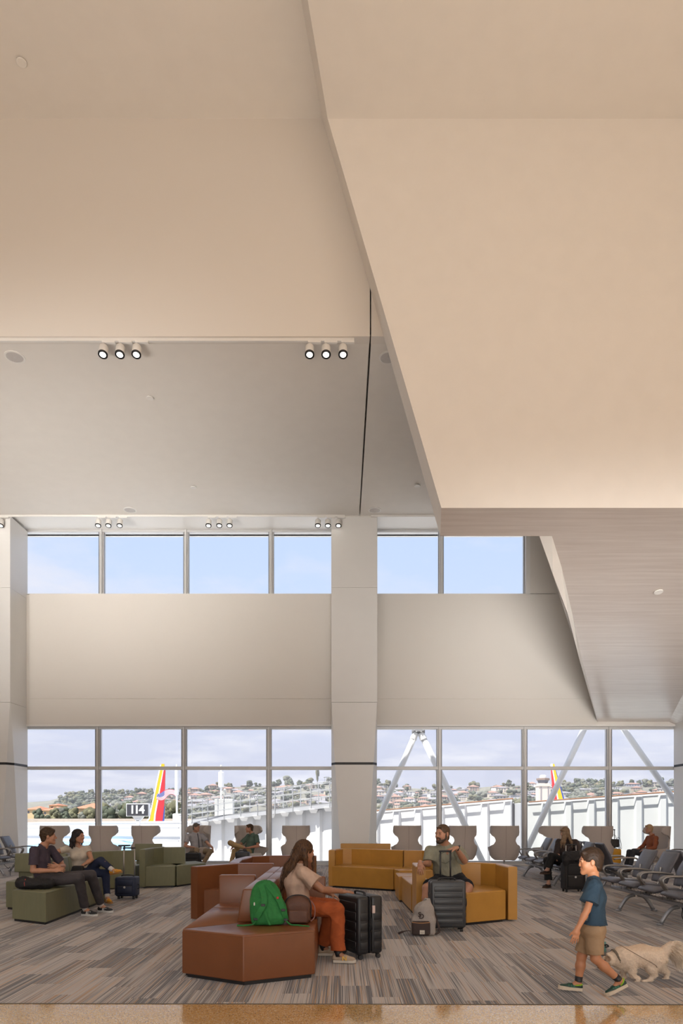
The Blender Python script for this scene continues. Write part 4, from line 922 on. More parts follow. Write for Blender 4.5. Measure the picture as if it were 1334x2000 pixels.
t = module('tan leather wedge seat behind the cross panel at the left', tan, [(-2.12, 9.74), (-1.5, 9.62), (-1.05, 9.62), (-1.05, 10.35), (-1.60, 10.35)], [], G1)
back_shell(t, tan, [(-2.14, 9.70), (-1.86, 10.05), (-1.60, 10.36), (-1.02, 10.36)][::-1], 0.14)
t = module('tan leather seat of the rear island facing front', tan, [(-1.66, 10.40), (-.60, 10.40), (-.60, 11.7), (-1.75, 11.9)], [], G1)
back_shell(t, tan, [(-1.72, 10.38), (-1.78, 11.2), (-1.70, 12.0), (-1.35, 12.3), (-.9, 12.38), (-.45, 12.32)][::-1], 0.15)
# ochre group
G2 = 'ochre leather island seating'
t = module('long ochre leather sofa module with a curved back below the central column', ochre, [(-.24, 14.19), (1.02, 13.42), (1.30, 13.95), (.02, 14.8)], [], G2)
back_shell(t, ochre, [(-.27, 14.17), (-.24, 14.5), (-.05, 14.85), (.25, 14.88), (.70, 14.66), (1.34, 14.22)][::-1], 0.13)
t = module('ochre leather wedge module right of the long ochre sofa', ochre, [(1.03, 13.40), (1.10, 13.05), (1.75, 13.10), (1.75, 13.9), (1.33, 13.95)], [], G2)
back_shell(t, ochre, [(1.32, 14.16), (1.72, 14.05), (1.95, 13.7), (1.98, 13.1)][::-1], 0.13)
t = module('small ochre leather stool module in the ochre row', ochre, [(.985, 11.75), (1.45, 11.75), (1.45, 12.5), (.985, 12.5)], [], G2)
t = module('pale-topped ochre leather bench module left of the bearded man', ochre, [(1.07, 10.45), (1.42, 10.45), (1.42, 11.72), (1.03, 11.72)], [], G2)
t = module('ochre leather corner module on which the bearded man sits', ochre, [(1.10, 9.70), (1.70, 9.26), (2.31, 9.60), (2.31, 10.25), (1.95, 10.42), (1.12, 10.40)], [], G2)
back_shell(t, ochre, [(1.06, 9.66), (1.06, 10.05), (1.08, 10.44)][::-1], 0.13)
back_shell(t, ochre, [(1.42, 10.44), (1.80, 10.46), (2.12, 10.40), (2.30, 10.20), (2.345, 9.60)], 0.13)
t = module('ochre leather seat whose back shows above the long ochre sofa', ochre, [(.1, 16.2), (1.0, 16.2), (1.0, 16.9), (.1, 16.9)], [], G2)
back_shell(t, ochre, [(-.02, 16.1), (1.15, 16.0)], 0.14, z1=0.83)
# olive group
G3 = 'olive green island seating'
module('olive green bench end nearest the viewer on which the young man sits', olive, [(-4.66, 9.66), (-4.03, 9.30), (-4.06, 10.72), (-4.70, 10.72)], [], G3)
module('olive green bench module under the seated woman in the cream top', olive, [(-4.70, 10.735), (-4.06, 10.735), (-4.10, 12.0), (-4.70, 12.0)], [], G3)
module('olive green bench end behind and left of the young man', olive, [(-5.34, 10.86), (-4.90, 10.7), (-4.88, 12.0), (-5.4, 12.0)], [], G3)
rowback('olive green dividing back wall behind the young couple', olive, -4.87, -4.715, 10.75, 13.0, 0.04, None, 2)
t = module('olive green rear seat left of the young man', olive, [(-6.15, 13.0), (-5.2, 13.0), (-5.2, 13.6), (-6.15, 13.6)], [((-5.2, 12.86), (-6.17, 12.86), -0.13)], G3)
t = module('olive green wall-like module behind the woman in the cream top', olive, [(-4.92, 13.75), (-4.28, 14.05), (-4.28, 14.7), (-4.92, 14.6)], [], G3)
back_shell(t, olive, [(-4.95, 13.35), (-4.6, 13.75), (-4.22, 13.98)], 0.14, z1=0.78)
t = module('olive green corner seat with high left panel beside the navy suitcase', olive, [(-4.09, 14.0), (-3.46, 14.16), (-3.44, 14.9), (-4.09, 14.9)], [], G3)
back_shell(t, olive, [(-4.14, 13.98), (-4.12, 14.6), (-3.95, 15.0), (-3.44, 15.06)][::-1], 0.12, z1=0.80)
t = module('olive green bench with pale lit top at the right end of the green group', olive, [(-3.44, 14.2), (-3.38, 15.5), (-2.98, 15.75), (-3.0, 14.9)][:0] or [(-3.43, 14.20), (-3.00, 15.1), (-3.36, 15.75), (-3.9, 15.2)], [], G3)
t = module('olive green rear seat whose back rises behind the corner seat', olive, [(-4.9, 16.3), (-4.3, 16.3), (-4.3, 17.0), (-4.9, 17.0)], [((-4.28, 16.2), (-4.92, 16.2), -0.13)], G3, bh=0.82)

# ------------------------------------------------------------------ wing lounge chairs by the glass
shell_m = mat('taupe_shell_fabric', (0.52, 0.46, 0.42, 1), 0.8, noise=0.05, nscale=60, bump=0.05, bscale=500)
shell_in = mat('taupe_inner_fabric', (0.60, 0.55, 0.50, 1), 0.85, bump=0.05, bscale=500)
def interp(tab, z):
    for (a, va), (b, vb) in zip(tab, tab[1:]):
        if a <= z <= b: t = (z-a)/(b-a); t = t*t*(3-2*t); return va+(vb-va)*t
    return tab[-1][1] if z > tab[-1][0] else tab[0][1]
def make_wing():
    t = thing('wing_chair', 'x', 'lounge chair', (0, 0, 0))
    zs = [0.27, 0.29, 0.33, 0.40, 0.46, 0.52, 0.57, 0.605, 0.63, 0.66, 0.70, 0.74, 0.78, 0.82, 0.86, 0.90, 0.94, 0.97, 1.01, 1.06, 1.11, 1.16, 1.195, 1.21]
    th = [(0.25, 60), (0.33, 88), (0.40, 100), (0.55, 112), (0.60, 112), (0.645, 70), (0.70, 50), (0.80, 42), (0.88, 46), (0.96, 70), (1.01, 94), (1.05, 98), (1.18, 96), (1.215, 84)]
    wd = [(0.25, 0.28), (0.40, 0.37), (0.60, 0.405), (0.80, 0.385), (1.0, 0.375), (1.21, 0.365)]
    bm = BM(); rows = []; NU = 28
    for z in zs:
        T = math.radians(interp(th, z)); w = interp(wd, z); d = 0.36; rk = 0.10*(z-0.45)
        row = []
        for i in range(NU+1):
            a = T*(2*i/NU-1); x = w*math.sin(a) if abs(a) < PI/2 else w*math.copysign(1, a)*(1-0.06*(abs(a)-PI/2)); y = -d*math.cos(a)*0.85 if abs(a) < PI/2 else (abs(a)-PI/2)*0.9
            row.append(bm.verts.new((x, y-rk, z)))
        rows.append(row)
    for a, b in zip(rows, rows[1:]):
        for i in range(NU): bm.faces.new((a[i], a[i+1], b[i+1], b[i]))
    me = bpy.data.meshes.new('shell'); bm.to_mesh(me); bm.free(); o = obj('shell', me, [shell_m, shell_in], t, True)
    s = o.modifiers.new('s', 'SOLIDIFY'); s.thickness = 0.045; s.offset = 0; s.material_offset = 0; s.material_offset_rim = 0
    bv = o.modifiers.new('b', 'BEVEL'); bv.width = 0.014; bv.segments = 2; bv.limit_method = 'ANGLE'; bv.angle_limit = math.radians(60)
    bm = BM(); tube(bm, [(0, -0.306-0.10*(z-0.45)-0.0225, z) for z in zs[2:-1]], 0.004, 6); obj('back_seam', bm, mat('seam_thread', (0.25, 0.2, 0.17, 1), 0.8), t)
    bm = BM(); lathe(bm, [(0.05, 0.245), (0.27, 0.262), (0.29, 0.29), (0.1, 0.30)], 28); [setattr(v, 'co', Vector((v.co.x, v.co.y+0.03, v.co.z))) for v in bm.verts]; obj('shell_base', bm, shell_m, t, True)
    sd = Sdf(0.02); sd.bx((0, 0.05, 0.38), (0.255, 0.25, 0.075), rad=0.06); V, F = sd.mesh(); np_obj('seat_cushion', V, F, shell_in, t)
    bm = BM(); cyl(bm, (0, 0.03, 0.02), (0, 0.03, 0.25), 0.025, seg=16); obj('pole', bm, alum, t, True)
    bm = BM(); lathe(bm, [(0.02, 0.03), (0.24, 0.014), (0.25, 0.004), (0.25, 0.0)], 36); [setattr(v, 'co', Vector((v.co.x, v.co.y+0.03, v.co.z))) for v in bm.verts]; obj('base_plate', bm, alum, t, True)
    return t
wing = None; WY = 19.15
for x, ang, lab, Y in ((108, 8, 'taupe wing chair by the glass, half hidden behind the young man', WY), (203, 4, 'taupe wing chair by the glass between the young couple and the gate sign', WY), (286, -4, 'taupe wing chair by the glass below the gate sign, left of the seated pair', WY),
                       (578, 6, 'empty taupe wing chair just left of the central column', WY), (795, 2, 'empty taupe wing chair just right of the central column', WY), (902, 3, 'taupe wing chair directly behind the bearded man', 19.0),
                       (985, -6, 'taupe wing chair right of the bearded man, its pole and disc base in view', 18.9), (1078, 16, 'taupe wing chair behind the woman in glasses', 18.6), (1166, -4, 'taupe wing chair behind the walking boy, left of the yellow suitcase', 18.3)):
    loc = ((x-667)*Y/FPX, Y, 0)
    if wing is None: wing = make_wing(); wing.location = loc; wing['label'] = lab; wing['group'] = 'wing chairs by the window'; wing.rotation_euler.z = math.radians(ang)
    else: dup(wing, loc, math.radians(ang), lab)
dup(wing, ((383-667)*18.9/FPX, 18.9, 0), math.radians(180-38), 'taupe wing chair turned to the room, under the man in the grey shirt')
dup(wing, ((487-667)*18.9/FPX, 18.9, 0), math.radians(180+38), 'taupe wing chair turned to the room, under the man in the green polo shirt')
dup(wing, ((1277-667)*18.0/FPX, 18.0, 0), math.radians(180-78+180-180), 'taupe wing chair in side view under the woman in the rust top')
# little side table
p = fl(243, 1712); t = thing('side_table', 'small round dark side table behind the olive seats', 'table', (at(243, 1700, 18).x, 18.0, 0))
bm = BM(); lathe(bm, [(0.15, 0.68), (0.16, 0.69), (0.16, 0.71), (0.15, 0.715)], 28); obj('tabletop', bm, black, t)
bm = BM(); cyl(bm, (0, 0, 0.02), (0, 0, 0.69), 0.02); obj('leg', bm, black, t); bm = BM(); lathe(bm, [(0.15, 0.0), (0.15, 0.012), (0.02, 0.02)], 28); obj('base', bm, black, t)

# ------------------------------------------------------------------ beam seating
pad_m = mat('slate_vinyl', (0.115, 0.115, 0.135, 1), 0.38, noise=0.08, nscale=20, bump=0.04, bscale=300)
pad_side = mat('slate_vinyl_dark', (0.045, 0.042, 0.045, 1), 0.45)
arm_m = mat('polished_aluminium_arm', (0.30, 0.29, 0.28, 1), 0.28, 0.8)
beam_m = mat('beam_grey_metal', (0.32, 0.33, 0.35, 1), 0.4, 0.6)
def pad_mesh(pts, w, th, bev=0.018):
    """pad following a profile line in the x-z plane, width along y"""
    bm = BM(); n = len(pts); P = [Vector((p[0], 0, p[1])) for p in smooth_path([(a, 0, b) for a, b in pts], 4)] if False else [Vector((q.x, 0, q.z)) for q in smooth_path([(a, 0, b) for a, b in pts], 4)]
    top = []; bot = []
    for i, p in enumerate(P):
        d = (P[min(i+1, len(P)-1)]-P[max(i-1, 0)]).normalized(); nn = Vector((-d.z, 0, d.x)); f = min(1, 0.55+0.45*math.sin(PI*min(1, max(0.0, i/(len(P)-1)))) ** .4 if 0 < i < len(P)-1 else 0.5)
        top.append(p+nn*th*0.5*f); bot.append(p-nn*th*0.5*f)
    ys = [-w/2, -w/2+0.02, -w/4, 0, w/4, w/2-0.02, w/2]; puff = [0.35, 0.85, 1, 1.04, 1, 0.85, 0.35]; prof = top+bot[::-1]; ctr = [p for p in P]+[p for p in P][::-1]
    rings = [[bm.verts.new((c.x+(q.x-c.x)*f, y, c.z+(q.z-c.z)*f)) for q, c in zip(prof, ctr)] for y, f in zip(ys, puff)]
    m = len(prof)
    for a, b in zip(rings, rings[1:]):
        for i in range(m): bm.faces.new((a[i], a[(i+1) % m], b[(i+1) % m], b[i]))
    bm.faces.new(rings[0]); bm.faces.new(rings[-1][::-1]); bmesh.ops.recalc_face_normals(bm, faces=bm.faces[:]); return bm
_seat = pad_mesh([(-0.26, 0.425), (-0.16, 0.445), (0.0, 0.43), (0.18, 0.41), (0.25, 0.415)], 0.54, 0.075)
_back = pad_mesh([(0.26, 0.47), (0.285, 0.56), (0.325, 0.68), (0.40, 0.82), (0.455, 0.93)], 0.50, 0.06)
SEAT = bpy.data.meshes.new('seat'); _seat.to_mesh(SEAT); BACK = bpy.data.meshes.new('back'); _back.to_mesh(BACK)
for me in (SEAT, BACK): me.materials.append(pad_m); me.shade_smooth()
bm = BM(); tube(bm, smooth_path([(0.28, 0, 0.62), (0.10, 0, 0.645), (-0.10, 0, 0.65), (-0.185, 0, 0.625), (-0.20, 0, 0.57), (-0.14, 0, 0.47), (-0.04, 0, 0.34)], 5), 0.017, 8, flat=1.5, up=(0, 0, 1)); ARM = bpy.data.meshes.new('arm'); bm.to_mesh(ARM); bm.free(); ARM.materials.append(arm_m); ARM.shade_smooth()
bm = BM(); tube(bm, [(0.285, 0, 0.70), (0.27, 0, 0.50), (0.18, 0, 0.36), (0.05, 0, 0.30)], 0.022, 8, flat=0.6); BRK = bpy.data.meshes.new('bracket'); bm.to_mesh(BRK); bm.free(); BRK.materials.append(arm_m)
bm = BM()
for k in range(7): tube(bm, [(-0.12+0.05*k, -0.22, 0.36), (-0.12+0.05*k, -0.22, 0.31), (-0.12+0.05*k, 0.22, 0.31), (-0.12+0.05*k, 0.22, 0.36)], 0.004, 5)
BSK = bpy.data.meshes.new('basket'); bm.to_mesh(BSK); bm.free(); BSK.materials.append(arm_m)
def beam_seats(label, x, ys, face, legs, ext=(0.4, 0.4)):
    """row along Y; face -1: sitters look toward -X, +1: toward +X"""
    y0, y1 = min(ys), max(ys); t = thing('beam_seating', label, 'beam seating', (x, (y0+y1)/2, 0), 0 if face < 0 else PI, None); c = (y0+y1)/2
    sgn = 1 if face < 0 else -1
    bm = BM(); box(bm, -0.045, 0.045, (y0-c)-ext[0], (y1-c)+ext[1], 0.255, 0.305, 0.012, 2)
    if sgn < 0: bm.transform(Matrix.Rotation(PI, 4, 'Z'))
    o = obj('beam', bm, beam_m, t)
    for ly in legs:
        yy = (ly-c)*sgn
        for sx in (-1, 1):
            bm = BM(); tube(bm, smooth_path([(0.02*sx, yy, 0.25), (0.11*sx, yy, 0.23), (0.19*sx, yy, 0.15), (0.27*sx, yy, 0.02)], 4), 0.03, 8, rs=None, flat=0.7)
            cyl(bm, (0.28*sx, yy, 0.0), (0.28*sx, yy, 0.02), 0.045, seg=12); obj('leg', bm, beam_m, t, True)
    for y in ys:
        yy = (y-c)*sgn; s_ = obj('seat', SEAT, None, t, loc=(0, yy, 0)); b_ = obj('backrest', BACK, None, t, loc=(0, yy, 0))
        obj('seat_bracket', BRK, None, t, loc=(0, yy, 0)); obj('under_seat_basket', BSK, None, t, loc=(0, yy, 0))
        for dy in (-0.315, 0.315): obj('armrest', ARM, None, t, loc=(0, yy+dy, 0))
    return t
beam_seats('near row of slate beam seats facing left at the right edge', 4.62, [11.2, 10.49, 9.78, 9.07, 8.36], -1, [10.7, 9.3, 8.0])
beam_seats('slate beam seats back to back with the near row, facing away to the right', 5.80, [11.0, 10.3, 9.6, 8.9], 1, [10.6, 8.9])
beam_seats('far row of slate beam seats on which the woman in glasses sits', 4.72, [17.0, 16.3, 15.6, 14.9, 14.2], -1, [16.7, 14.35])
beam_seats('slate beam seats facing right behind the walking boy', 5.70, [16.0, 15.3, 14.6, 13.9], 1, [15.7, 14.2])
beam_seats('distant slate beam seats by the right column', 8.35, [16.6, 15.9, 15.2, 14.5], -1, [16.3, 14.8])
beam_seats('slate beam seats at the far left edge by the left column', -8.60, [18.35, 17.65, 16.95], 1, [18.3, 16.85])
def cable(pts, lab, r=0.006):
    bm = BM(); tube(bm, smooth_path(pts, 6), r, 6); tag(obj('power_cable', bm, black, None, True), lab, 'cable')
cable([(4.60, 9.2, 0.25), (4.55, 9.1, 0.12), (4.62, 8.9, 0.02), (4.8, 8.6, 0.012), (5.0, 8.3, 0.012)], 'black power cable dropping from the near right beam seats')
cable([(4.6, 14.9, 0.25), (4.5, 14.8, 0.16), (4.55, 14.7, 0.10), (4.6, 14.6, 0.2), (4.63, 14.5, 0.13), (4.7, 14.5, 0.012)], 'black looped cable under the seats of the woman in glasses')
cable([(-8.55, 17.3, 0.25), (-8.4, 17.2, 0.16), (-8.3, 17.1, 0.2), (-8.25, 17.0, 0.06), (-8.2, 16.9, 0.012)], 'black looped cable under the far left beam seats')

# ------------------------------------------------------------------ luggage
def suitcase(name, label, m, loc, rotz, w, d, h, ribs=6, handle=0.0, wheels=4, soft=False, stuff_m=None, rib_m=None, hw_=0.10):
    """local: width along x, thickness along y, front is -y"""
    t = thing(name, label, 'suitcase', loc, rotz); z0 = 0.055; rib_m = rib_m or m
    if not soft:
        for s_, nm in ((-1, 'front_shell'), (1, 'back_shell')):
            bm = BM(); y0, y1 = (-d/2, -0.012) if s_ < 0 else (0.012, d/2); box(bm, -w/2, w/2, y0, y1, z0, h, 0.035, 4)
            sh = obj(nm, bm, m, t, True)
            n = ribs
            for k in range(n):
                za = z0+0.05+(h-z0-0.10)*k/n; zb = z0+0.05+(h-z0-0.10)*(k+1)/n-0.018; yo = -d/2-0.006 if s_ < 0 else d/2+0.006
                bm = BM(); box(bm, -w/2+0.045, w/2-0.045, min(yo, yo-s_*0.02), max(yo, yo-s_*0.02), za, zb, 0.006, 2); obj('raised_rib', bm, rib_m, sh, True)
            for k in range(n-1):
                za = z0+0.05+(h-z0-0.10)*k/n; zb = z0+0.05+(h-z0-0.10)*(k+1)/n-0.02
                for sx in (-1, 1):
                    bm = BM(); box(bm, sx*(w/2-0.01)-0.012, sx*(w/2-0.01)+0.014, y0+0.03, y1-0.02, za, zb, 0.006, 2); obj('side_rib', bm, rib_m, sh, True)
        bm = BM(); box(bm, -w/2+0.006, w/2-0.006, -0.014, 0.014, z0+0.006, h-0.006, 0.03, 3); obj('zip_band', bm, black, t, True)
    else:
        bm = BM(); box(bm, -w/2, w/2, -d/2, d/2, z0, h, 0.03, 3); obj('body', bm, m, t, True)
        bm = BM(); box(bm, -w/2+0.05, w/2-0.05, -d/2-0.03, -d/2+0.01, z0+0.05, z0+(h-z0)*0.52, 0.015, 2); obj('front_pocket', bm, m, t, True)
        bm = BM(); box(bm, -w/2+0.05, w/2-0.05, -d/2-0.018, -d/2+0.01, z0+(h-z0)*0.56, h-0.05, 0.012, 2); obj('upper_pocket', bm, m, t, True)
        bm = BM(); tube(bm, [(-w/2+0.055, -d/2-0.02, z0+(h-z0)*0.52+0.004), (w/2-0.055, -d/2-0.02, z0+(h-z0)*0.52+0.004)], 0.004, 6); obj('zip', bm, mat('zip_grey', (0.1, 0.1, 0.1, 1), 0.4), t)
        for sx in (-1, 1):
            bm = BM(); tube(bm, [(sx*w/2*0.985, -d/2+0.005, z0+0.03), (sx*w/2*0.985, -d/2+0.005, h-0.03)], 0.006, 6); obj('piping', bm, m, t)
        bm = BM(); lathe(bm, [(0.02, 0), (0.02, 0.004)], 12, Matrix.Translation((0, -d/2-0.03, z0+(h-z0)*0.48)) @ Matrix.Rotation(PI/2, 4, 'X')); obj('badge', bm, alum, t)
    bm = BM(); tube(bm, smooth_path([(-0.11, 0, h-0.008), (-0.085, 0, h+0.025), (0.085, 0, h+0.025), (0.11, 0, h-0.008)], 4), 0.010, 8, flat=1.4); obj('top_grip', bm, black, t, True)
    bm = BM(); tube(bm, smooth_path([(w/2-0.004, 0, h*0.45), (w/2+0.025, 0, h*0.49), (w/2+0.025, 0, h*0.62), (w/2-0.004, 0, h*0.66)], 4), 0.008, 8); obj('side_grip', bm, black, t, True)
    for sx in (-1, 1):
        for sy in (-1, 1):
            x, y = sx*(w/2-0.05), sy*(d/2-0.045)
            bm = BM(); lathe(bm, [(0.030, 0.075), (0.026, 0.05), (0.012, 0.04)], 12, Matrix.Translation((x, y, 0))); wh = obj('wheel_housing', bm, black, t)
            for dx in (-0.009, 0.009): bm = BM(); cyl(bm, (x+dx-0.006, y+0.01, 0.025), (x+dx+0.006, y+0.01, 0.025), 0.025, seg=14); obj('wheel', bm, mat('wheel_rubber', (0.03, 0.03, 0.032, 1), 0.5), wh)
    if handle:
        hm = stuff_m or mat('handle_dark', (0.02, 0.02, 0.022, 1), 0.35)
        for sx in (-1, 1):
            bm = BM(); cyl(bm, (sx*hw_, d/2-0.04, h-0.02), (sx*hw_, d/2-0.04, handle-0.02), 0.011, seg=10); obj('handle_tube', bm, hm, t, True)
        bm = BM(); box(bm, -hw_-0.02, hw_+0.02, d/2-0.055, d/2-0.025, handle-0.026, handle, 0.012, 3); obj('handle_grip', bm, black, t, True)
    return t
blk = mat('black_polycarbonate', (0.016, 0.016, 0.018, 1), 0.38, bump=0.05, bscale=900); gry = mat('charcoal_polycarbonate', (0.045, 0.048, 0.052, 1), 0.36, bump=0.04, bscale=900)
nylon = mat('black_nylon', (0.014, 0.013, 0.014, 1), 0.75, bump=0.15, bscale=900)
a = math.atan2(-0.41, 0.211)   # the wide front face looks toward the left
sw = suitcase('suitcase', 'large black hard-shell suitcase under the long-haired woman\'s hand', blk, (0.125+0.07, 7.03+0.26, 0), a+PI*0, 0.47, 0.30, 0.66, 5)
bm = BM(); tube(bm, smooth_path([(0.17, -0.02, 0.64), (0.2, -0.03, 0.60), (0.225, -0.03, 0.58)], 4), 0.005, 6); obj('zip_pull', bm, mat('brass', (0.5, 0.38, 0.2, 1), 0.3, 0.9), sw)
bm = BM(); box(bm, 0.225, 0.245, 0.02, 0.05, 0.48, 0.56, 0.003, 1); obj('luggage_tag', bm, mat('tag_pink', (0.65, 0.5, 0.45, 1), 0.6), sw)
suitcase('suitcase', 'charcoal ribbed hard-shell suitcase with raised handle in front of the bearded man', gry, (1.365, 8.86, 0), 0.02, 0.455, 0.27, 0.655, 6, handle=1.04, hw_=0.066)
nv = mat('navy_polycarbonate', (0.020, 0.028, 0.062, 1), 0.5, bump=0.1, bscale=600)
p = fl(245, 1757); sn = suitcase('suitcase', 'small navy suitcase with raised silver handle beside the woman in jeans', nv, (p.x, p.y+0.12, 0), -0.06, 0.37, 0.24, 0.40, 1, handle=0.92, soft=True, stuff_m=mat('handle_silver', (0.45, 0.43, 0.42, 1), 0.3, 0.8))
p = Vector(((377-667)*17.7/FPX, 17.7, 0)); suitcase('suitcase', 'black suitcase beside the man in the grey shirt', nylon, tuple(p), 0.0, 0.38, 0.25, 0.52, 4)
p = Vector(((474-667)*17.7/FPX, 17.7, 0)); suitcase('suitcase', 'black ribbed cabin suitcase beside the man in the green polo shirt', blk, tuple(p), 0.0, 0.36, 0.25, 0.55, 5)
p = Vector(((1118.5-667)*13.35/FPX, 13.35, 0)); suitcase('suitcase', 'black fabric suitcase carrying a black bag, beside the woman in glasses', nylon, tuple(p), 0.03, 0.40, 0.26, 0.57, 2, handle=0.93, soft=True, stuff_m=mat('handle_silver', (0, 0, 0, 1)))
yl = mat('yellow_polycarbonate', (0.62, 0.30, 0.02, 1), 0.4)
p = Vector(((1192-667)*18.3/FPX+0.05, 18.3, 0)); sy = suitcase('suitcase', 'bright yellow suitcase topped by a black handbag near the glass', yl, tuple(p), 0.0, 0.40, 0.27, 0.60, 4, handle=1.12)
def soft_bag(name, label, cat, parts, m, h=0.012, wr=(0.008, 26, 3), origin=(0, 0, 0)):
    t = thing(name, label, cat, origin); s_ = Sdf(h)
    for q in parts: getattr(s_, q[0])(*q[1], **q[2])
    V, F = s_.mesh(); V = wrinkle(V, F, *wr); o = np_obj('body', V, F, m, t, origin=(0, 0, 0)); return t
t = soft_bag('handbag', 'boxy black handbag with looped strap on the yellow suitcase', 'bag', [('bx', ((0, 0, 0.12), (0.15, 0.07, 0.11)), dict(rad=0.03))], mat('black_leather', (0.02, 0.019, 0.019, 1), 0.4), wr=(0.003, 30, 1), origin=(p.x-0.0, p.y-0.05, 0.63))
bm = BM(); tube(bm, smooth_path([(-0.1, 0, 0.2), (-0.05, 0, 0.33), (0.06, 0, 0.33), (0.1, 0, 0.2)], 5), 0.006, 6); obj('handle', bm, black, t)
bm = BM(); tube(bm, smooth_path([(0.08, -0.03, 0.22), (0.14, -0.03, 0.28), (0.2, -0.03, 0.15), (0.22, -0.03, -0.02), (0.19, -0.03, 0.0), (0.15, -0.03, 0.1)], 5), 0.005, 6); obj('strap', bm, black, t)
p = Vector(((1118.5-667)*13.35/FPX, 13.35, 0))
t = soft_bag('travel_bag', 'slouching black fabric bag resting on the black fabric suitcase', 'bag', [('bx', ((0, 0, 0.10), (0.20, 0.13, 0.10)), dict(rad=0.07)), ('ell', ((0.17, -0.02, 0.11), (0.10, 0.10, 0.11)), dict(k=0.05)), ('ell', ((-0.15, -0.08, 0.04), (0.10, 0.09, 0.14)), dict(k=0.05)), ('ell', ((-0.02, -0.1, 0.1), (0.15, 0.06, 0.1)), dict(k=0.05))], nylon, wr=(0.016, 22, 5), origin=(p.x, p.y-0.02, 0.60))
bm = BM(); tube(bm, smooth_path([(-0.12, -0.1, 0.15), (-0.1, -0.1, 0.27), (0.0, -0.1, 0.28), (0.02, -0.1, 0.15)], 5), 0.007, 6); obj('handle', bm, black, t)
# grey backpack on the floor
gb = mat('heather_grey_canvas', (0.36, 0.32, 0.29, 1), 0.85, noise=0.12, nscale=90, bump=0.15, bscale=500); gbd = mat('dark_brown_canvas', (0.045, 0.028, 0.024, 1), 0.7, bump=0.1, bscale=500)
t = thing('backpack', 'grey backpack with dark pocket and letter monogram standing before the ochre seats', 'backpack', (1.02, 8.52, 0), -0.10)
s_ = Sdf(0.008); s_.bx((0, 0, 0.12), (0.155, 0.095, 0.115), rad=0.05, k=0.06).ell((0.01, 0.01, 0.27), (0.135, 0.085, 0.16), k=0.06).cone((0.02, 0.03, 0.33), (0.06, 0.04, 0.43), 0.055, 0.035, k=0.05)
V, F = s_.mesh(); V[:, 2] = np.maximum(V[:, 2], 0.002); V = wrinkle(V, F, 0.007, 20, 2); np_obj('body', V, F, gb, t)
s_ = Sdf(0.008); s_.bx((-0.03, -0.085, 0.105), (0.115, 0.045, 0.09), rad=0.03, k=0.03); V, F = s_.mesh(); V = wrinkle(V, F, 0.004, 25, 5); V[:, 2] = np.maximum(V[:, 2], 0.004); pk = np_obj('front_pocket', V, F, gbd, t)
bm = BM(); tube(bm, smooth_path([(-0.14, -0.12, 0.178), (-0.03, -0.136, 0.172), (0.08, -0.12, 0.18)], 6), 0.005, 6); obj('zip', bm, mat('tan_zip', (0.4, 0.2, 0.08, 1), 0.5), pk)
bm = BM(); box(bm, -0.045, 0.015, -0.134, -0.1305, 0.035, 0.085, 0.002, 1); obj('cloth_label', bm, mat('cream_label', (0.62, 0.57, 0.48, 1), 0.7), pk)
bm = BM(); tube(bm, [(-0.03, -0.1355, 0.065), (-0.03, -0.1355, 0.052), (0.0, -0.1355, 0.052), (0.0, -0.1355, 0.065)], 0.002, 4); obj('label_mark', bm, black, pk)
for ch, dx, dz in (('S', -0.045, 0.268), ('D', -0.022, 0.248)):
    o = obj('monogram_letter', txt(ch, 0.085, 0.003), gbd, t); o.rotation_euler = (PI/2-0.28, 0, -0.05); o.location = (dx, -0.093 if ch == 'S' else -0.097, dz)
bm = BM(); tube(bm, smooth_path([(0.0, 0.03, 0.42), (0.03, 0.01, 0.46), (0.07, 0.03, 0.42)], 5), 0.008, 6); obj('grab_loop', bm, gb, t)
bm = BM(); tube(bm, smooth_path([(-0.12, 0.06, 0.04), (-0.19, 0.02, 0.05), (-0.25, -0.02, 0.045), (-0.31, -0.02, 0.02)], 6), 0.014, 8, flat=0.35, up=(1, 0, 0)); obj('strap', bm, gbd, t)
bm = BM(); tube(bm, smooth_path([(0.13, 0.03, 0.30), (0.17, 0.06, 0.18), (0.20, 0.0, 0.06), (0.15, -0.03, 0.02)], 6), 0.014, 8, flat=0.35, up=(1, 0, 0)); obj('strap', bm, gbd, t)
# green backpack and small brown one on the tan seat
gm = mat('green_canvas', (0.022, 0.19, 0.042, 1), 0.8, noise=0.15, nscale=30, bump=0.15, bscale=400)
gx = (-0.705, 6.60, SH); t = thing('backpack', 'green canvas backpack leaning on the tan leather backrest', 'backpack', gx)
s_ = Sdf(0.008); s_.ell((0, 0, 0.13), (0.185, 0.095, 0.15), k=0.08).ell((-0.03, 0.035, 0.26), (0.15, 0.085, 0.16), k=0.08).ell((-0.04, 0.06, 0.345), (0.085, 0.06, 0.07), k=0.06).bx((0, 0, 0.05), (0.16, 0.085, 0.05), rad=0.04, k=0.06)
V, F = s_.mesh(); V[:, 2] = np.maximum(V[:, 2], 0.001); V = wrinkle(V, F, 0.010, 16, 8); np_obj('body', V, F, gm, t)
def strap(pts, w, m, par, nm='strap', f=0.22, r_up=(0, -1, 0)):
    bm = BM(); tube(bm, smooth_path(pts, 6), w, 8, flat=1.0, up=r_up); 
    return obj(nm, bm, m, par, True)
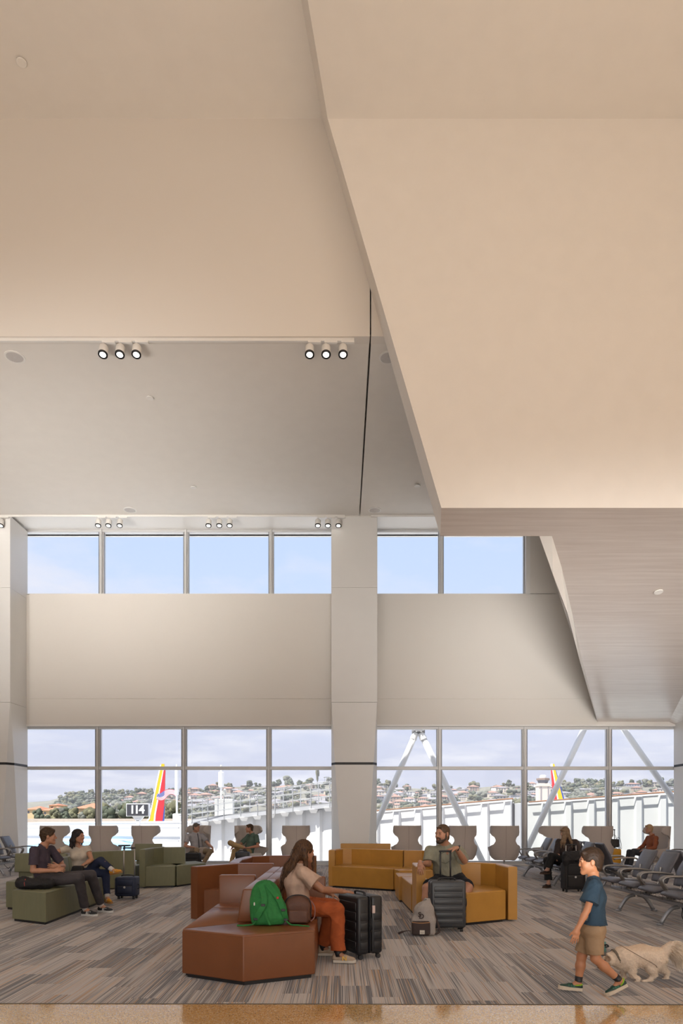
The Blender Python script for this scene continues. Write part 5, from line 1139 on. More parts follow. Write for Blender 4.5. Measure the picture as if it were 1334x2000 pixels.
def ribbon(pts, w, th, m, par, nm='strap', nrm=(0, -1, 0)):
    P = smooth_path(pts, 6); bm = BM(); rings = []; nr = Vector(nrm)
    for i, p in enumerate(P):
        d = (P[min(i+1, len(P)-1)]-P[max(i-1, 0)]).normalized(); s2 = d.cross(nr).normalized(); q = s2.cross(d).normalized()
        rings.append([bm.verts.new(p+s2*a*w/2+q*b*th/2) for a, b in ((-1, -1), (1, -1), (1, 1), (-1, 1))])
    for a, b in zip(rings, rings[1:]):
        for i in range(4): bm.faces.new((a[i], a[(i+1) % 4], b[(i+1) % 4], b[i]))
    bm.faces.new(rings[0]); bm.faces.new(rings[-1][::-1]); bmesh.ops.recalc_face_normals(bm, faces=bm.faces[:]); return obj(nm, bm, m, par)
sp1 = ribbon([(-0.07, -0.02, 0.38), (-0.04, -0.075, 0.31), (-0.03, -0.105, 0.22), (-0.075, -0.115, 0.13), (-0.115, -0.10, 0.06)], 0.052, 0.014, gm, t)
sp2 = ribbon([(-0.01, -0.02, 0.39), (0.06, -0.05, 0.31), (0.12, -0.07, 0.22), (0.16, -0.085, 0.12), (0.175, -0.06, 0.05)], 0.048, 0.014, gm, t)
for s0, pt in ((sp1, (-0.04, -0.117, 0.20)), (sp1, (-0.112, -0.108, 0.065)), (sp2, (0.15, -0.095, 0.15)), (sp2, (0.172, -0.075, 0.055))):
    bm = BM(); box(bm, pt[0]-0.02, pt[0]+0.02, pt[1]-0.006, pt[1]+0.004, pt[2]-0.012, pt[2]+0.012, 0.003, 1); obj('buckle', bm, black, s0)
ribbon([(-0.11, -0.11, 0.06), (-0.13, -0.10, 0.02), (-0.20, -0.10, 0.006), (-0.29, -0.11, 0.006)], 0.02, 0.004, gm, t, 'webbing', (0, -.5, 1))
ribbon([(0.17, -0.07, 0.05), (0.22, -0.09, 0.012), (0.29, -0.10, 0.008), (0.33, -0.12, 0.006), (0.37, -0.13, 0.004), (0.40, -0.15, 0.004)], 0.016, 0.004, gm, t, 'webbing', (0, -.5, 1))
ribbon([(-0.02, -0.118, 0.14), (0.0, -0.125, 0.07), (0.03, -0.12, 0.012)], 0.018, 0.004, gm, t, 'webbing')
bm = BM(); box(bm, -0.055, -0.03, -0.098, -0.092, 0.255, 0.272, 0.002, 1); obj('patch', bm, mat('red_patch', (0.45, 0.03, 0.03, 1), 0.6), t)
bm = BM(); box(bm, 0.085, 0.105, -0.09, -0.06, 0.255, 0.275, 0.002, 1); obj('patch', bm, _M['red_patch'], t)
bm = BM(); box(bm, -0.135, -0.123, -0.075, -0.068, 0.19, 0.22, 0.002, 1); obj('patch', bm, mat('white_patch', (0.7, 0.65, 0.6, 1), 0.6), t)
bm_ = mat('brown_nylon', (0.10, 0.040, 0.022, 1), 0.6, noise=0.1, nscale=20, bump=0.1, bscale=300)
t = thing('backpack', 'small brown backpack between the green backpack and the long-haired woman', 'backpack', (-0.425, 6.66, SH), 0.05)
s_ = Sdf(0.008); s_.bx((0, 0, 0.11), (0.125, 0.065, 0.11), rad=0.05, k=0.05).ell((0, 0.0, 0.19), (0.12, 0.065, 0.085), k=0.05); V, F = s_.mesh(); V[:, 2] = np.maximum(V[:, 2], 0.001); V = wrinkle(V, F, 0.005, 20, 4); np_obj('body', V, F, bm_, t)
s_ = Sdf(0.008); s_.bx((0, -0.06, 0.075), (0.10, 0.025, 0.065), rad=0.022, k=0.02); V, F = s_.mesh(); V = wrinkle(V, F, 0.003, 25, 5); np_obj('front_pocket', V, F, bm_, t)
bm = BM(); tube(bm, smooth_path([(-0.125, -0.03, 0.06), (-0.125, -0.03, 0.2), (-0.08, -0.03, 0.262), (0, -0.03, 0.28), (0.08, -0.03, 0.262), (0.125, -0.03, 0.2), (0.125, -0.03, 0.06)], 6), 0.006, 6); obj('zip_piping', bm, black, t)
ribbon([(0.13, 0.0, 0.22), (0.165, 0, 0.15), (0.16, 0, 0.06), (0.125, 0, 0.02)], 0.03, 0.008, mat('mauve_strap', (0.22, 0.11, 0.10, 1), 0.7), t, 'strap', (1, 0, 0))
# black waist bag on the olive bench
t = soft_bag('shoulder_bag', 'black soft shoulder bag lying on the olive bench behind the young man', 'bag', [('cone', ((-0.15, 0, 0.095), (0.20, 0.02, 0.075), 0.088, 0.065), dict(k=0.03)), ('ell', ((-0.02, 0, 0.07), (0.24, 0.12, 0.075)), dict(k=0.05)), ('ell', ((-0.17, -0.03, 0.10), (0.09, 0.08, 0.085)), dict(k=0.05))], nylon, wr=(0.018, 20, 9), origin=(-4.36, 9.72, SH+0.004))
bm = BM(); tube(bm, smooth_path([(-0.10, -0.085, 0.15), (-0.11, -0.10, 0.10), (-0.10, -0.105, 0.05)], 4), 0.006, 6); obj('zip_pull', bm, mat('red_cord', (0.4, 0.05, 0.04, 1), 0.6), t)
# ------------------------------------------------------------------ people
skin_m = vmat('skin', 0.5, sub=0.06, bump=0.04, bscale=120, noise=0.06, nscale=35)
eye_w = mat('eye_white', (0.75, 0.72, 0.68, 1), 0.25); eye_d = mat('eye_iris', (0.03, 0.018, 0.010, 1), 0.2)
def nrm(v): v = np.array(v, float); return v/np.linalg.norm(v)
def A(*v): return np.array(v, float)
def P3(x, y, Y): return np.array(at(x, y, Y))
def cloth(name, col, rough=0.85, bump=0.12, bscale=350, noise=0.10, nscale=18): return mat('cloth_'+name, col, rough, noise=noise, nscale=nscale, bump=bump, bscale=bscale)
def head_frame(f, u=(0, 0, 1), roll=0):
    f = nrm(f); u = nrm(u); u = nrm(u-f*(u@f)); r = np.cross(f, u); return r, f, u      # r: the person's right
def hand(S, w, d, n, t, s=1.0, curl=0.35, spread=0.10, k=0.006):
    """w wrist, d along the fingers, n out of the palm, t toward the thumb"""
    d = nrm(d); t = nrm(np.array(t, float)-d*(np.array(t, float)@d)); n0 = np.cross(d, t); n = n0 if n0@np.array(n, float) > 0 else -n0
    w = np.array(w, float)
    S.cone(w-d*0.02*s, w+d*0.03*s, 0.021*s, 0.024*s, k=0.01, flat=(t, 1.25))
    S.cone(w+d*0.02*s, w+d*0.078*s, 0.0135*s, 0.0125*s, k=0.012, flat=(t, 2.7))
    for off, L, r, sp in ((0.029, 0.072, 0.0088, 1), (0.0098, 0.080, 0.0090, 0.3), (-0.0098, 0.074, 0.0086, -0.35), (-0.028, 0.058, 0.0076, -1.1)):
        p = w+d*(0.080-0.25*abs(off-0.0)*0.2)*s+t*off*s; dd = nrm(d+t*sp*spread)
        for i, (fr, rr) in enumerate(((0.46, 1.0), (0.30, 0.93), (0.24, 0.84))):
            c = curl*(0.55+0.75*i); ang = c
            dd = nrm(dd*math.cos(ang)+n*math.sin(ang)) if i or curl else dd
            q = p+dd*L*fr*s; S.cone(p, q, r*rr*s, r*rr*0.92*s, k=k*0.5); p = q
    p = w+d*0.022*s+t*0.020*s; q = p+(d*0.62+t*0.62+n*0.25)*0.045*s; S.cone(p, q, 0.0135*s, 0.0105*s, k=0.01)
    q2 = q+nrm(d*0.85+t*0.30+n*0.35)*0.032*s; S.cone(q, q2, 0.0103*s, 0.0085*s, k=0.004); return w+d*0.09*s
def ovals(V, base, spots):
    col = np.tile(np.array(base[:3]), (len(V), 1))
    for c, (r, f, u), rad, cc, st in spots:
        x = V-c; q = np.sqrt((x@r/rad[0])**2+(x@f/rad[1])**2+(x@u/rad[2])**2); w = np.clip((1.15-q)/0.3, 0, 1)*st
        col = col*(1-w[:, None])+np.array(cc)[None, :]*w[:, None]
    return col
def human(label, J, look):
    """J joints in metres; look sizes and colours. Returns the body, one continuous mesh that carries hair and clothing."""
    s = look.get('s', 1.0); hs = look.get('hs', s); h = look.get('h', 0.0065); fat = look.get('fat', 1.0); fem = look.get('fem', False); base = look.get('skin', (0.55, 0.30, 0.19))
    org = np.array(J['origin'], float); g = {k: np.array(v, float) for k, v in J.items() if k not in ('face', 'hands', 'origin')}
    r_, f_, u_ = head_frame(J['face'], J.get('up', (0, 0, 1)) if False else look.get('up', (0, 0, 1))); Hc = g['head']
    Hp = lambda r, f, u: Hc+(r_*r+f_*f+u_*u)*hs
    R3 = np.stack([r_, f_, u_])
    S = Sdf(h)
    side = nrm(g['sh_R']-g['sh_L']); pel, ch, nk = g['pelvis'], g['chest'], g['neck']
    # torso
    S.cone(g['hip_R'], g['hip_L'], 0.095*s*fat, k=0.05); S.cone(pel, (pel+ch)/2, 0.105*s*fat, 0.088*s*(fat*1.1-0.1 if not fem else 0.92), k=0.06, flat=(side, 1.35)); S.cone((pel+ch)/2, ch, 0.088*s*fat*(0.92 if fem else 1), 0.105*s*fat**.5, k=0.06, flat=(side, 1.35))
    S.cone(ch, nk-u_*0.03*s*0, 0.100*s, 0.055*s, k=0.06, flat=(side, 1.3))
    for q in 'RL':
        S.cone(nk*0.6+ch*0.4, g['sh_'+q], 0.048*s, 0.052*s, k=0.04)
        S.cone(g['sh_'+q], g['el_'+q], 0.050*s*fat**.5, 0.037*s*fat**.5, k=0.02); m = g['el_'+q]*0.68+g['wr_'+q]*0.32
        S.cone(g['el_'+q], m, 0.037*s*fat**.5, 0.038*s*fat**.5, k=0.01); S.cone(m, g['wr_'+q], 0.038*s*fat**.5, 0.0255*s, k=0.012)
        kn, an, hp = g['kn_'+q], g['an_'+q], g['hip_'+q]
        S.cone(hp, kn, 0.083*s*fat**.6, 0.054*s*fat**.4, k=0.03); m = kn*0.65+an*0.35; bk = nrm(np.cross(np.cross(kn-hp, an-kn)+1e-6, an-kn)); 
        S.cone(kn, m, 0.052*s*fat**.4, 0.055*s*fat**.4, k=0.02); S.cone(m, an, 0.054*s*fat**.4, 0.036*s, k=0.02)
        td = nrm(g['toe_'+q]-an); S.cone(an, an+td*0.10*s+np.array([0, 0, -0.015*s]), 0.036*s, 0.026*s, k=0.02)
        if J['hands'].get(q): hd = J['hands'][q]; hand(S, g['wr_'+q], *hd[:3], s=s*(0.95 if fem else 1.03)*look.get('handscale', 1), curl=hd[3], spread=hd[4] if len(hd) > 4 else 0.10)
    # neck and head
    S.cone(nk-u_*0.02*s, Hp(0, -0.022, -0.055), 0.052*s*(0.88 if fem else 1.05), 0.050*hs*(0.88 if fem else 1.05), k=0.03)
    child = look.get('child', False); jw = 0.90 if (fem or child) else 1.0
    S.ell(Hp(0, -0.014, 0.028), A(0.074, 0.094, 0.084)*hs, R3, k=0.02)
    S.ell(Hp(0, 0.022, -0.030), A(0.060*(1.06 if child else 1), 0.062, 0.080*(0.92 if child else 1))*hs, R3, k=0.025)
    for q in (-1, 1):
        S.cone(Hp(q*0.050*jw, -0.005, -0.055), Hp(q*0.016, 0.066, -0.098), 0.020*hs, 0.016*hs, k=0.035*hs)
        S.ell(Hp(q*0.036, 0.058, -0.034), A(0.022, 0.018, 0.022)*hs*(1.12 if child else 1), R3, k=0.025*hs)
        S.ell(Hp(q*0.031, 0.094, 0.002), A(0.017, 0.014, 0.011)*hs, R3, k=0.014*hs, op='-'); S.ell(Hp(q*0.031, 0.0735, 0.001), A(0.0155, 0.0130, 0.0120)*hs, R3, k=0.003); S.cone(Hp(q*0.031-0.012, 0.083, 0.0085), Hp(q*0.031+0.012, 0.083, 0.0085), 0.0045*hs, k=0.004); S.cone(Hp(q*0.031-0.010, 0.080, -0.0075), Hp(q*0.031+0.010, 0.080, -0.0075), 0.0045*hs, k=0.004)
        S.ell(Hp(q*0.078, -0.008, -0.008), A(0.008, 0.019, 0.031)*hs, R3, k=0.008*hs); S.ell(Hp(q*0.088, -0.002, -0.006), A(0.005, 0.010, 0.019)*hs, R3, k=0.004, op='-')
    S.cone(Hp(-0.030, 0.074, 0.018), Hp(0.030, 0.074, 0.018), 0.011*hs, k=0.02*hs)
    S.cone(Hp(0, 0.083, 0.008), Hp(0, 0.1055 if not child else 0.0945, -0.030), 0.0065*hs, 0.0105*hs if not child else 0.0085*hs, k=0.014*hs); S.cone(Hp(-0.011, 0.092, -0.037), Hp(0.011, 0.092, -0.037), 0.0078*hs, k=0.008*hs)
    S.ell(Hp(0, 0.082, -0.060), A(0.024, 0.011, 0.0055)*hs, R3, k=0.006*hs); S.ell(Hp(0, 0.079, -0.071), A(0.019, 0.011, 0.0065)*hs, R3, k=0.006*hs); S.ell(Hp(0, 0.070, -0.099), A(0.020, 0.017, 0.015)*hs, R3, k=0.02*hs)
    V, F = S.mesh(); fr = (r_, f_, u_); dk = np.array(base)*0.35; hc = np.array(look.get('haircol', (0.03, 0.017, 0.010)))
    spots = []
    for q in (-1, 1):
        spots += [(Hp(q*0.031, 0.088, 0.0215), fr, A(0.018, 0.03, 0.0045)*hs, hc*0.9, 0.85), (Hp(q*0.031, 0.086, 0.003), fr, A(0.0135, 0.02, 0.0045)*hs, hc*0.5, 0.75), (Hp(q*0.038, 0.07, -0.034), fr, A(0.018, 0.03, 0.018)*hs, np.array(base)*np.array([1.08, 0.78, 0.72]), 0.4)]
    spots += [(Hp(0, 0.085, -0.0655), fr, A(0.023, 0.03, 0.009)*hs, np.array(base)*np.array([0.95, 0.50, 0.50]), 0.8)]
    spots += [(Hp(0, 0.085, -0.0655), fr, A(0.020, 0.03, 0.0016)*hs, np.array(base)*0.3, 0.6)]
    if look.get('stubble'): spots.insert(0, (Hp(0, 0.055, -0.085), fr, A(0.062, 0.07, 0.045)*hs, np.array(base)*0.55, look['stubble']))
    col = ovals(V, base, spots)
    body = np_obj('person', V, F, skin_m, None, origin=org, col=col); tag(body, label, 'person', look.get('group'))
    def part(name, V, F, m, par=body): return np_obj(name, V, F, m, par, origin=org)
    def pbm(name, bm, m, par=body, smooth=True): bm.transform(Matrix.Translation(-Vector(org))); return obj(name, bm, m, par, smooth)
    for q in (-1, 1):
        c = Vector(Hp(q*0.031, 0.0750, 0.001)); bm = BM(); bmesh.ops.create_icosphere(bm, subdivisions=2, radius=0.0112*hs, matrix=Matrix.Translation(c)); e = pbm('eye', bm, eye_w)
        bm = BM(); bmesh.ops.create_icosphere(bm, subdivisions=2, radius=0.0058*hs, matrix=Matrix.Translation(Vector(Hp(q*0.031+look.get('gaze', 0)*0.004, 0.0835, 0.001)))); pbm('iris', bm, eye_d, e)
    # shirt
    fs, fb = look.get('sleeve', 0.55), look.get('fit', 0.016)*s
    if look.get('shirt'):
        T = Sdf(h); low = g.get('hem', pel-np.array([0, 0, 0.03*s])); fitb = fb
        T.cone(low, pel*0.6+ch*0.4, 0.112*s*fat+fb*look.get('hemfit', 1.0), 0.095*s*fat+fb, k=0.05, flat=(side, 1.38), cap0=True); T.cone(pel*0.6+ch*0.4, ch, 0.093*s*fat+fb, 0.107*s*fat**.5+fb, k=0.05, flat=(side, 1.36))
        T.cone(ch, nk-np.array([0, 0, 0.015*s]), 0.103*s+fb, 0.052*s+fb, k=0.05, flat=(side, 1.3))
        if fem: 
            fd = nrm(np.cross(u_*0+np.array([0, 0, 1]), side)); 
            fd = fd if fd@np.array(look.get('front', f_)) > 0 else -fd
            for q in (-1, 1): T.ell(ch+fd*0.085*s+side*q*0.065*s-np.array([0, 0, 0.02*s]), A(0.055, 0.05, 0.055)*s, k=0.05)
        for q in 'RL':
            a, b, c = g['sh_'+q], g['el_'+q], g['wr_'+q]
            T.cone(nk*0.63+ch*0.37, a, 0.050*s+fb*0.8, 0.054*s+fb*0.8, k=0.035)
            if fs <= 1.0: T.cone(a, a+(b-a)*fs, 0.054*s*fat**.5+fb*0.9, 0.049*s*fat**.5+fb*look.get('sleevefit', 1.5), k=0.02, cap1=True)
            else: T.cone(a, b, 0.054*s*fat**.5+fb*.8, 0.043*s*fat**.5+fb*.8, k=0.02); T.cone(b, b+(c-b)*(fs-1), 0.043*s+fb*.8, 0.031*s+fb*.8, k=0.012, cap1=True)
        T.cone(nk+u_*0.005*s, nk+u_*0.10*s+f_*0.03*s, 0.052*s, 0.062*s, k=0.012, op='-')
        if look.get('vneck'): T.ell(nk+np.array(look['front'])*0.07*s-np.array([0, 0, 0.05*s]), A(0.05, 0.05, 0.08)*s, k=0.01, op='-')
        V2, F2 = T.mesh(); V2 = wrinkle(V2, F2, look.get('wr', 0.008)*s, look.get('wf', 22), look.get('seed', 1), axis=ch-pel, n=8)
        sh = part(look.get('shirtname', 'shirt'), V2, F2, look['shirt'])
        # collar ring
        bm = BM(); ring = [Vector(nk+u_*0.0*s)+Vector(r_)*math.cos(a)*0.062*s+Vector(f_)*math.sin(a)*0.058*s+Vector(u_)*(0.010-0.022*math.sin(a))*s for a in np.linspace(0, 2*PI, 25)]
        tube(bm, ring, 0.007*s, 6, cap=False); pbm('collar', bm, look['shirt'], sh)
    # trousers
    if look.get('pants'):
        ft, pe = look.get('pfit', 0.014)*s, look.get('leg', 0.97); T = Sdf(h)
        T.cone(g['hip_R'], g['hip_L'], 0.098*s*fat+ft, k=0.04); T.cone(pel-np.array([0, 0, 0.0]), pel*0.7+ch*0.3, 0.108*s*fat+ft, 0.10*s*fat+ft*.6, k=0.05, flat=(side, 1.36), cap1=True)
        for q in 'RL':
            hp, kn, an = g['hip_'+q], g['kn_'+q], g['an_'+q]; e1 = look.get('hemr', 0.052)*s
            if pe <= 0.5: T.cone(hp, hp+(kn-hp)*pe*2, 0.088*s*fat**.6+ft, 0.072*s*fat**.5+ft*look.get('legflare', 1.6), k=0.015, cap1=True)
            else:
                T.cone(hp, kn, 0.086*s*fat**.6+ft, 0.060*s*fat**.4+ft, k=0.03); T.cone(kn, kn+(an-kn)*(pe*2-1), 0.059*s*fat**.4+ft, e1, k=0.02, cap1=True)
        V2, F2 = T.mesh(); V2 = wrinkle(V2, F2, look.get('pwr', 0.008)*s, 20, look.get('seed', 1)+5, n=8)
        part(look.get('pantsname', 'trousers'), V2, F2, look['pants'])
    # shoes
    for q in 'RL':
        if not look.get('shoe'): continue
        an, toe = g['an_'+q], g['toe_'+q]; shoe_m, sole_m = look['shoe'][:2]; td = toe-an; 
        dn = np.array(J['hands'].get('down_'+q, (0, 0, -1)), float); td = td-dn*(td@dn)*1.0; td = nrm(td); dn = nrm(dn-td*(dn@td)); lat = np.cross(td, dn); L = look.get('foot', 0.255)*s; a0 = an+dn*0.086*s-td*0.055*s
        Z = lambda x, y, z: a0+td*x*L+lat*y*s-dn*z*s
        T = Sdf(min(h, 0.006)); T.cone(Z(0.10, 0, 0.045), Z(0.16, 0, 0.088 if not look.get('lowshoe') else 0.05), 0.036*s, 0.034*s, k=0.014*s, flat=(lat, 0.95)); T.cone(Z(0.12, 0, 0.046), Z(0.55, 0, 0.042), 0.032*s, 0.032*s, k=0.016*s); T.cone(Z(0.55, 0, 0.038), Z(0.86, 0, 0.032), 0.034*s, 0.024*s, k=0.016*s, flat=(lat, 1.15)); T.cone(Z(0.25, 0, 0.07), Z(0.55, 0, 0.052), 0.026*s, 0.020*s, k=0.016*s)
        T.bx(Z(0.5, 0, -0.03), A(0.2, 0.2, 0.03)*s, np.stack([td, lat, -dn]), rad=0.001, k=0.001, op='-')
        V3, F3 = T.mesh(); so = part('shoe', V3, F3, shoe_m)
        bm = BM(); prof = [(0.0, 0.020), (0.03, 0.032), (0.25, 0.036), (0.5, 0.038), (0.68, 0.046), (0.85, 0.042), (0.96, 0.024), (1.0, 0.006)]; pts = [(x, y) for x, y in prof]+[(x, -y) for x, y in prof[::-1]]; th = look.get('sole', 0.022)
        lo = [bm.verts.new(Z(x, y*1.08, -0.004)) for x, y in pts]; hi = [bm.verts.new(Z(x, y*1.12, th+(0.006 if x > .9 else 0))) for x, y in pts]; bm.faces.new(hi); bm.faces.new(lo[::-1])
        for i in range(len(pts)): bm.faces.new((lo[i], lo[(i+1) % len(pts)], hi[(i+1) % len(pts)], hi[i]))
        bmesh.ops.recalc_face_normals(bm, faces=bm.faces[:]); pbm('sole', bm, sole_m, so, False)
        if look.get('stripes'):
            for k in range(3):
                for sy in (-1, 1):
                    bm = BM(); x = 0.36+0.10*k; pp = [Z(x-0.03, sy*0.039, 0.024), Z(x+0.02, sy*0.039, 0.024), Z(x+0.06, sy*0.034, 0.062), Z(x+0.01, sy*0.034, 0.064)]; slab(bm, pp, tuple(lat*(-sy)*0.012)); pbm('stripe', bm, look['stripes'], so, False)
        for k in range(4 if look.get('laces') else 0):
            bm = BM(); x = 0.40+0.07*k; tube(bm, [Z(x, -0.022, 0.072-0.05*k*0.16), Z(x+0.01, 0, 0.082-0.05*k*0.18), Z(x, 0.022, 0.072-0.05*k*0.16)], 0.0035*s, 5); pbm('lace', bm, look['laces'], so)
        if look.get('sock'):
            bm = BM(); kn = g['kn_'+q]; up = nrm(kn-an); cyl(bm, an-up*0.03*s, an+up*look.get('sockh', 0.06)*s, 0.040*s, 0.047*s, 16); pbm('sock', bm, look['sock'])
    # hair
    if look.get('hair'):
        kind = look['hair']; T = Sdf(min(h, 0.006)); hm = look['hairm']; th = look.get('hairth', 0.014)
        T.ell(Hp(0, -0.017, 0.034), A(0.075+th*.8, 0.094+th*.7, 0.083+th)*hs, R3, k=0.02)
        if kind == 'short': T.ell(Hp(0, -0.060, -0.035), A(0.062, 0.046, 0.072)*hs, R3, k=0.03); T.cone(Hp(-0.045, 0.066, 0.082), Hp(0.045, 0.070, 0.080), 0.018*hs*look.get('fringe', 1), k=0.025*hs)
        if kind in ('long', 'bob'): T.ell(Hp(0, -0.045, -0.03), A(0.078, 0.062, 0.085)*hs, R3, k=0.03)
        zc = look.get('hairline', 0.062)
        T.ell(Hp(0, 0.115, -0.045+zc-0.062), A(0.070, 0.105, 0.108)*hs, R3, k=0.012*hs, op='-')
        if kind == 'short':
            for q in (-1, 1): T.ell(Hp(q*0.088, 0.0, -0.030), A(0.020, 0.030, 0.045)*hs, R3, k=0.01*hs, op='-')
            T.ell(Hp(0, -0.05, -0.150), A(0.09, 0.08, 0.055)*hs, R3, k=0.01*hs, op='-'); T.bx(Hp(0, 0.05, -0.10), A(0.12, 0.05, 0.085)*hs, R3, rad=0.01, k=0.01, op='-')
        for lk in look.get('locks', []): T.chain([np.array(p) for p in lk[0]], lk[1], k=lk[2] if len(lk) > 2 else 0.02)
        V4, F4 = T.mesh(); V4 = wrinkle(V4, F4, look.get('hairwr', 0.006)*hs, look.get('hairf', 75), 3, axis=look.get('hairax', u_*0.6+f_*0.8), n=9); ho = part('hair', V4, F4, hm)
    body['_'] = 0; del body['_']
    return body, part, pbm, Hp, fr, g
def hairmat(name, c, c2=None, stretch=(60, 60, 6)):
    if name in _M: return _M[name]
    m, nt, b = new_mat(name); N = nt.nodes.new; L = nt.links.new; tc = N('ShaderNodeTexCoord'); mp = N('ShaderNodeMapping'); mp.inputs['Scale'].default_value = stretch; L(tc.outputs['Object'], mp.inputs[0])
    n = N('ShaderNodeTexNoise'); n.inputs['Scale'].default_value = 3; n.inputs['Detail'].default_value = 4; L(mp.outputs[0], n.inputs['Vector']); r = N('ShaderNodeValToRGB'); r.color_ramp.elements[0].position = 0.35; r.color_ramp.elements[1].position = 0.65
    r.color_ramp.elements[0].color = (*c, 1); c2 = c2 or tuple(x*2.2 for x in c); r.color_ramp.elements[1].color = (*c2, 1); L(n.outputs['Fac'], r.inputs[0]); L(r.outputs[0], b.inputs['Base Color'])
    b.inputs['Roughness'].default_value = 0.55; b.inputs['Specular IOR Level'].default_value = 0.35; bp = N('ShaderNodeBump'); bp.inputs['Strength'].default_value = 0.5; bp.inputs['Distance'].default_value = 0.004; L(n.outputs['Fac'], bp.inputs['Height']); L(bp.outputs[0], b.inputs['Normal'])
    _M[name] = m; return m
def strands(name, roots, paths_fn, m, par, org, n, w=0.0025, seed=1):
    """thin ribbons following paths_fn(i, rnd) -> list of points; one joined part nobody could count"""
    rs = random.Random(seed); V = []; F = []
    for i in range(n):
        pts = paths_fn(i, rs); k = len(pts); b = len(V)
        for j, p in enumerate(pts):
            d = Vector(pts[min(j+1, k-1)])-Vector(pts[max(j-1, 0)]); sd = d.cross(Vector((rs.uniform(-1, 1), rs.uniform(-1, 1), rs.uniform(-1, 1)))) if j == 0 else sd
            sd = sd-d*(sd.dot(d)/max(d.length_squared, 1e-9)); sd.normalize(); ww = w*(1-0.85*j/(k-1)); q = Vector(p)-Vector(org)
            V += [tuple(q-sd*ww), tuple(q+sd*ww)]
        for j in range(k-1): F.append((b+2*j, b+2*j+1, b+2*j+3, b+2*j+2))
    me = bpy.data.meshes.new(name); me.from_pydata(V, [], F); o = obj(name, me, m, par); o['kind'] = 'stuff'; return o
DOWN = (0, 0, -1)
# ---- the long-haired woman on the tan seat
Yw = 7.10
J = dict(origin=(-0.43, 7.1, 0), pelvis=(-0.44, 7.12, 0.565), chest=(-0.475, 7.12, 0.80), neck=(-0.435, 7.13, 0.965), head=(-0.385, 7.16, 1.118), face=(0.85, 0.50, -0.06),
         sh_R=(-0.40, 6.97, 0.915), el_R=(-0.195, 6.93, 0.745), wr_R=(0.005, 7.12, 0.705), sh_L=(-0.43, 7.29, 0.915), el_L=(-0.28, 7.42, 0.72), wr_L=(-0.12, 7.30, 0.66),
         hip_R=(-0.42, 7.03, 0.55), hip_L=(-0.42, 7.21, 0.55), kn_R=(-0.045, 6.95, 0.535), kn_L=(-0.09, 7.20, 0.545), an_R=(-0.035, 6.92, 0.095), an_L=(-0.20, 7.27, 0.095), toe_R=(0.13, 6.90, 0.03), toe_L=(-0.02, 7.27, 0.03),
         hands=dict(R=((0.93, 0.28, -0.10), (0, 0, -1), (0.1, 0.9, 0.2), 0.10), L=((0.8, -0.2, -0.4), (0, 0, -1), (0, -1, 0), 0.3)))
brown_gold = hairmat('hair_brown_gold_tips', (0.018, 0.009, 0.006), (0.13, 0.058, 0.02))
locks = []
Hh = np.array(J['head'])
rust = cloth('rust', (0.36, 0.075, 0.014, 1)); cream = cloth('cream_peach', (0.52, 0.36, 0.27, 1))
for dx, dy, ln, rr in ((-0.13, 0.00, 0.38, 0.040), (-0.16, -0.05, 0.43, 0.036), (-0.14, 0.05, 0.38, 0.036), (-0.11, -0.08, 0.34, 0.032)):
    locks.append(([Hh+A(-0.07, -0.03, 0.02), Hh+A(-0.10, dy*.5-0.02, -0.07), Hh+A(dx-0.02, dy, -0.16), Hh+A(dx-0.06, dy*1.2, -ln*.72), Hh+A(dx-0.09, dy*1.2, -ln)], [0.045, 0.042, rr, rr*0.75, 0.008], 0.02))
locks.append(([Hh+A(0.00, -0.075, 0.03), Hh+A(0.01, -0.085, -0.06), Hh+A(0.015, -0.08, -0.14), Hh+A(0.03, -0.07, -0.20)], [0.03, 0.028, 0.022, 0.006], 0.02))
locks.append(([Hh+A(0.05, 0.085, 0.03), Hh+A(0.075, 0.07, -0.06), Hh+A(0.085, 0.05, -0.15), Hh+A(0.08, 0.04, -0.23)], [0.02, 0.018, 0.015, 0.005], 0.02))
b1 = human('woman with long brown hair, cream tee and rust trousers resting a hand on the suitcase', J, dict(h=0.006, fem=True, s=0.95, hs=0.98, skin=(0.36, 0.165, 0.09), shirt=cream, pants=rust, sleeve=0.66, sleevefit=2.2, fit=0.022, wr=0.010, wf=20, hemr=0.085, leg=0.965, pfit=0.022, pwr=0.010, hair='long', hairm=brown_gold, locks=locks, hairwr=0.004, hairf=110, hairth=0.018, haircol=(0.03, 0.015, 0.01), hairline=0.05, handscale=0.95,
      shoe=(mat('shoe_taupe_suede', (0.42, 0.32, 0.23, 1), 0.8, noise=0.1, bump=0.1), mat('sole_offwhite', (0.60, 0.54, 0.46, 1), 0.7)), laces=mat('lace_cream', (0.65, 0.58, 0.48, 1), 0.8), foot=0.25, sock=black, sockh=0.05, front=(1, 0, 0)))
body, part, pbm, Hp, fr, g = b1
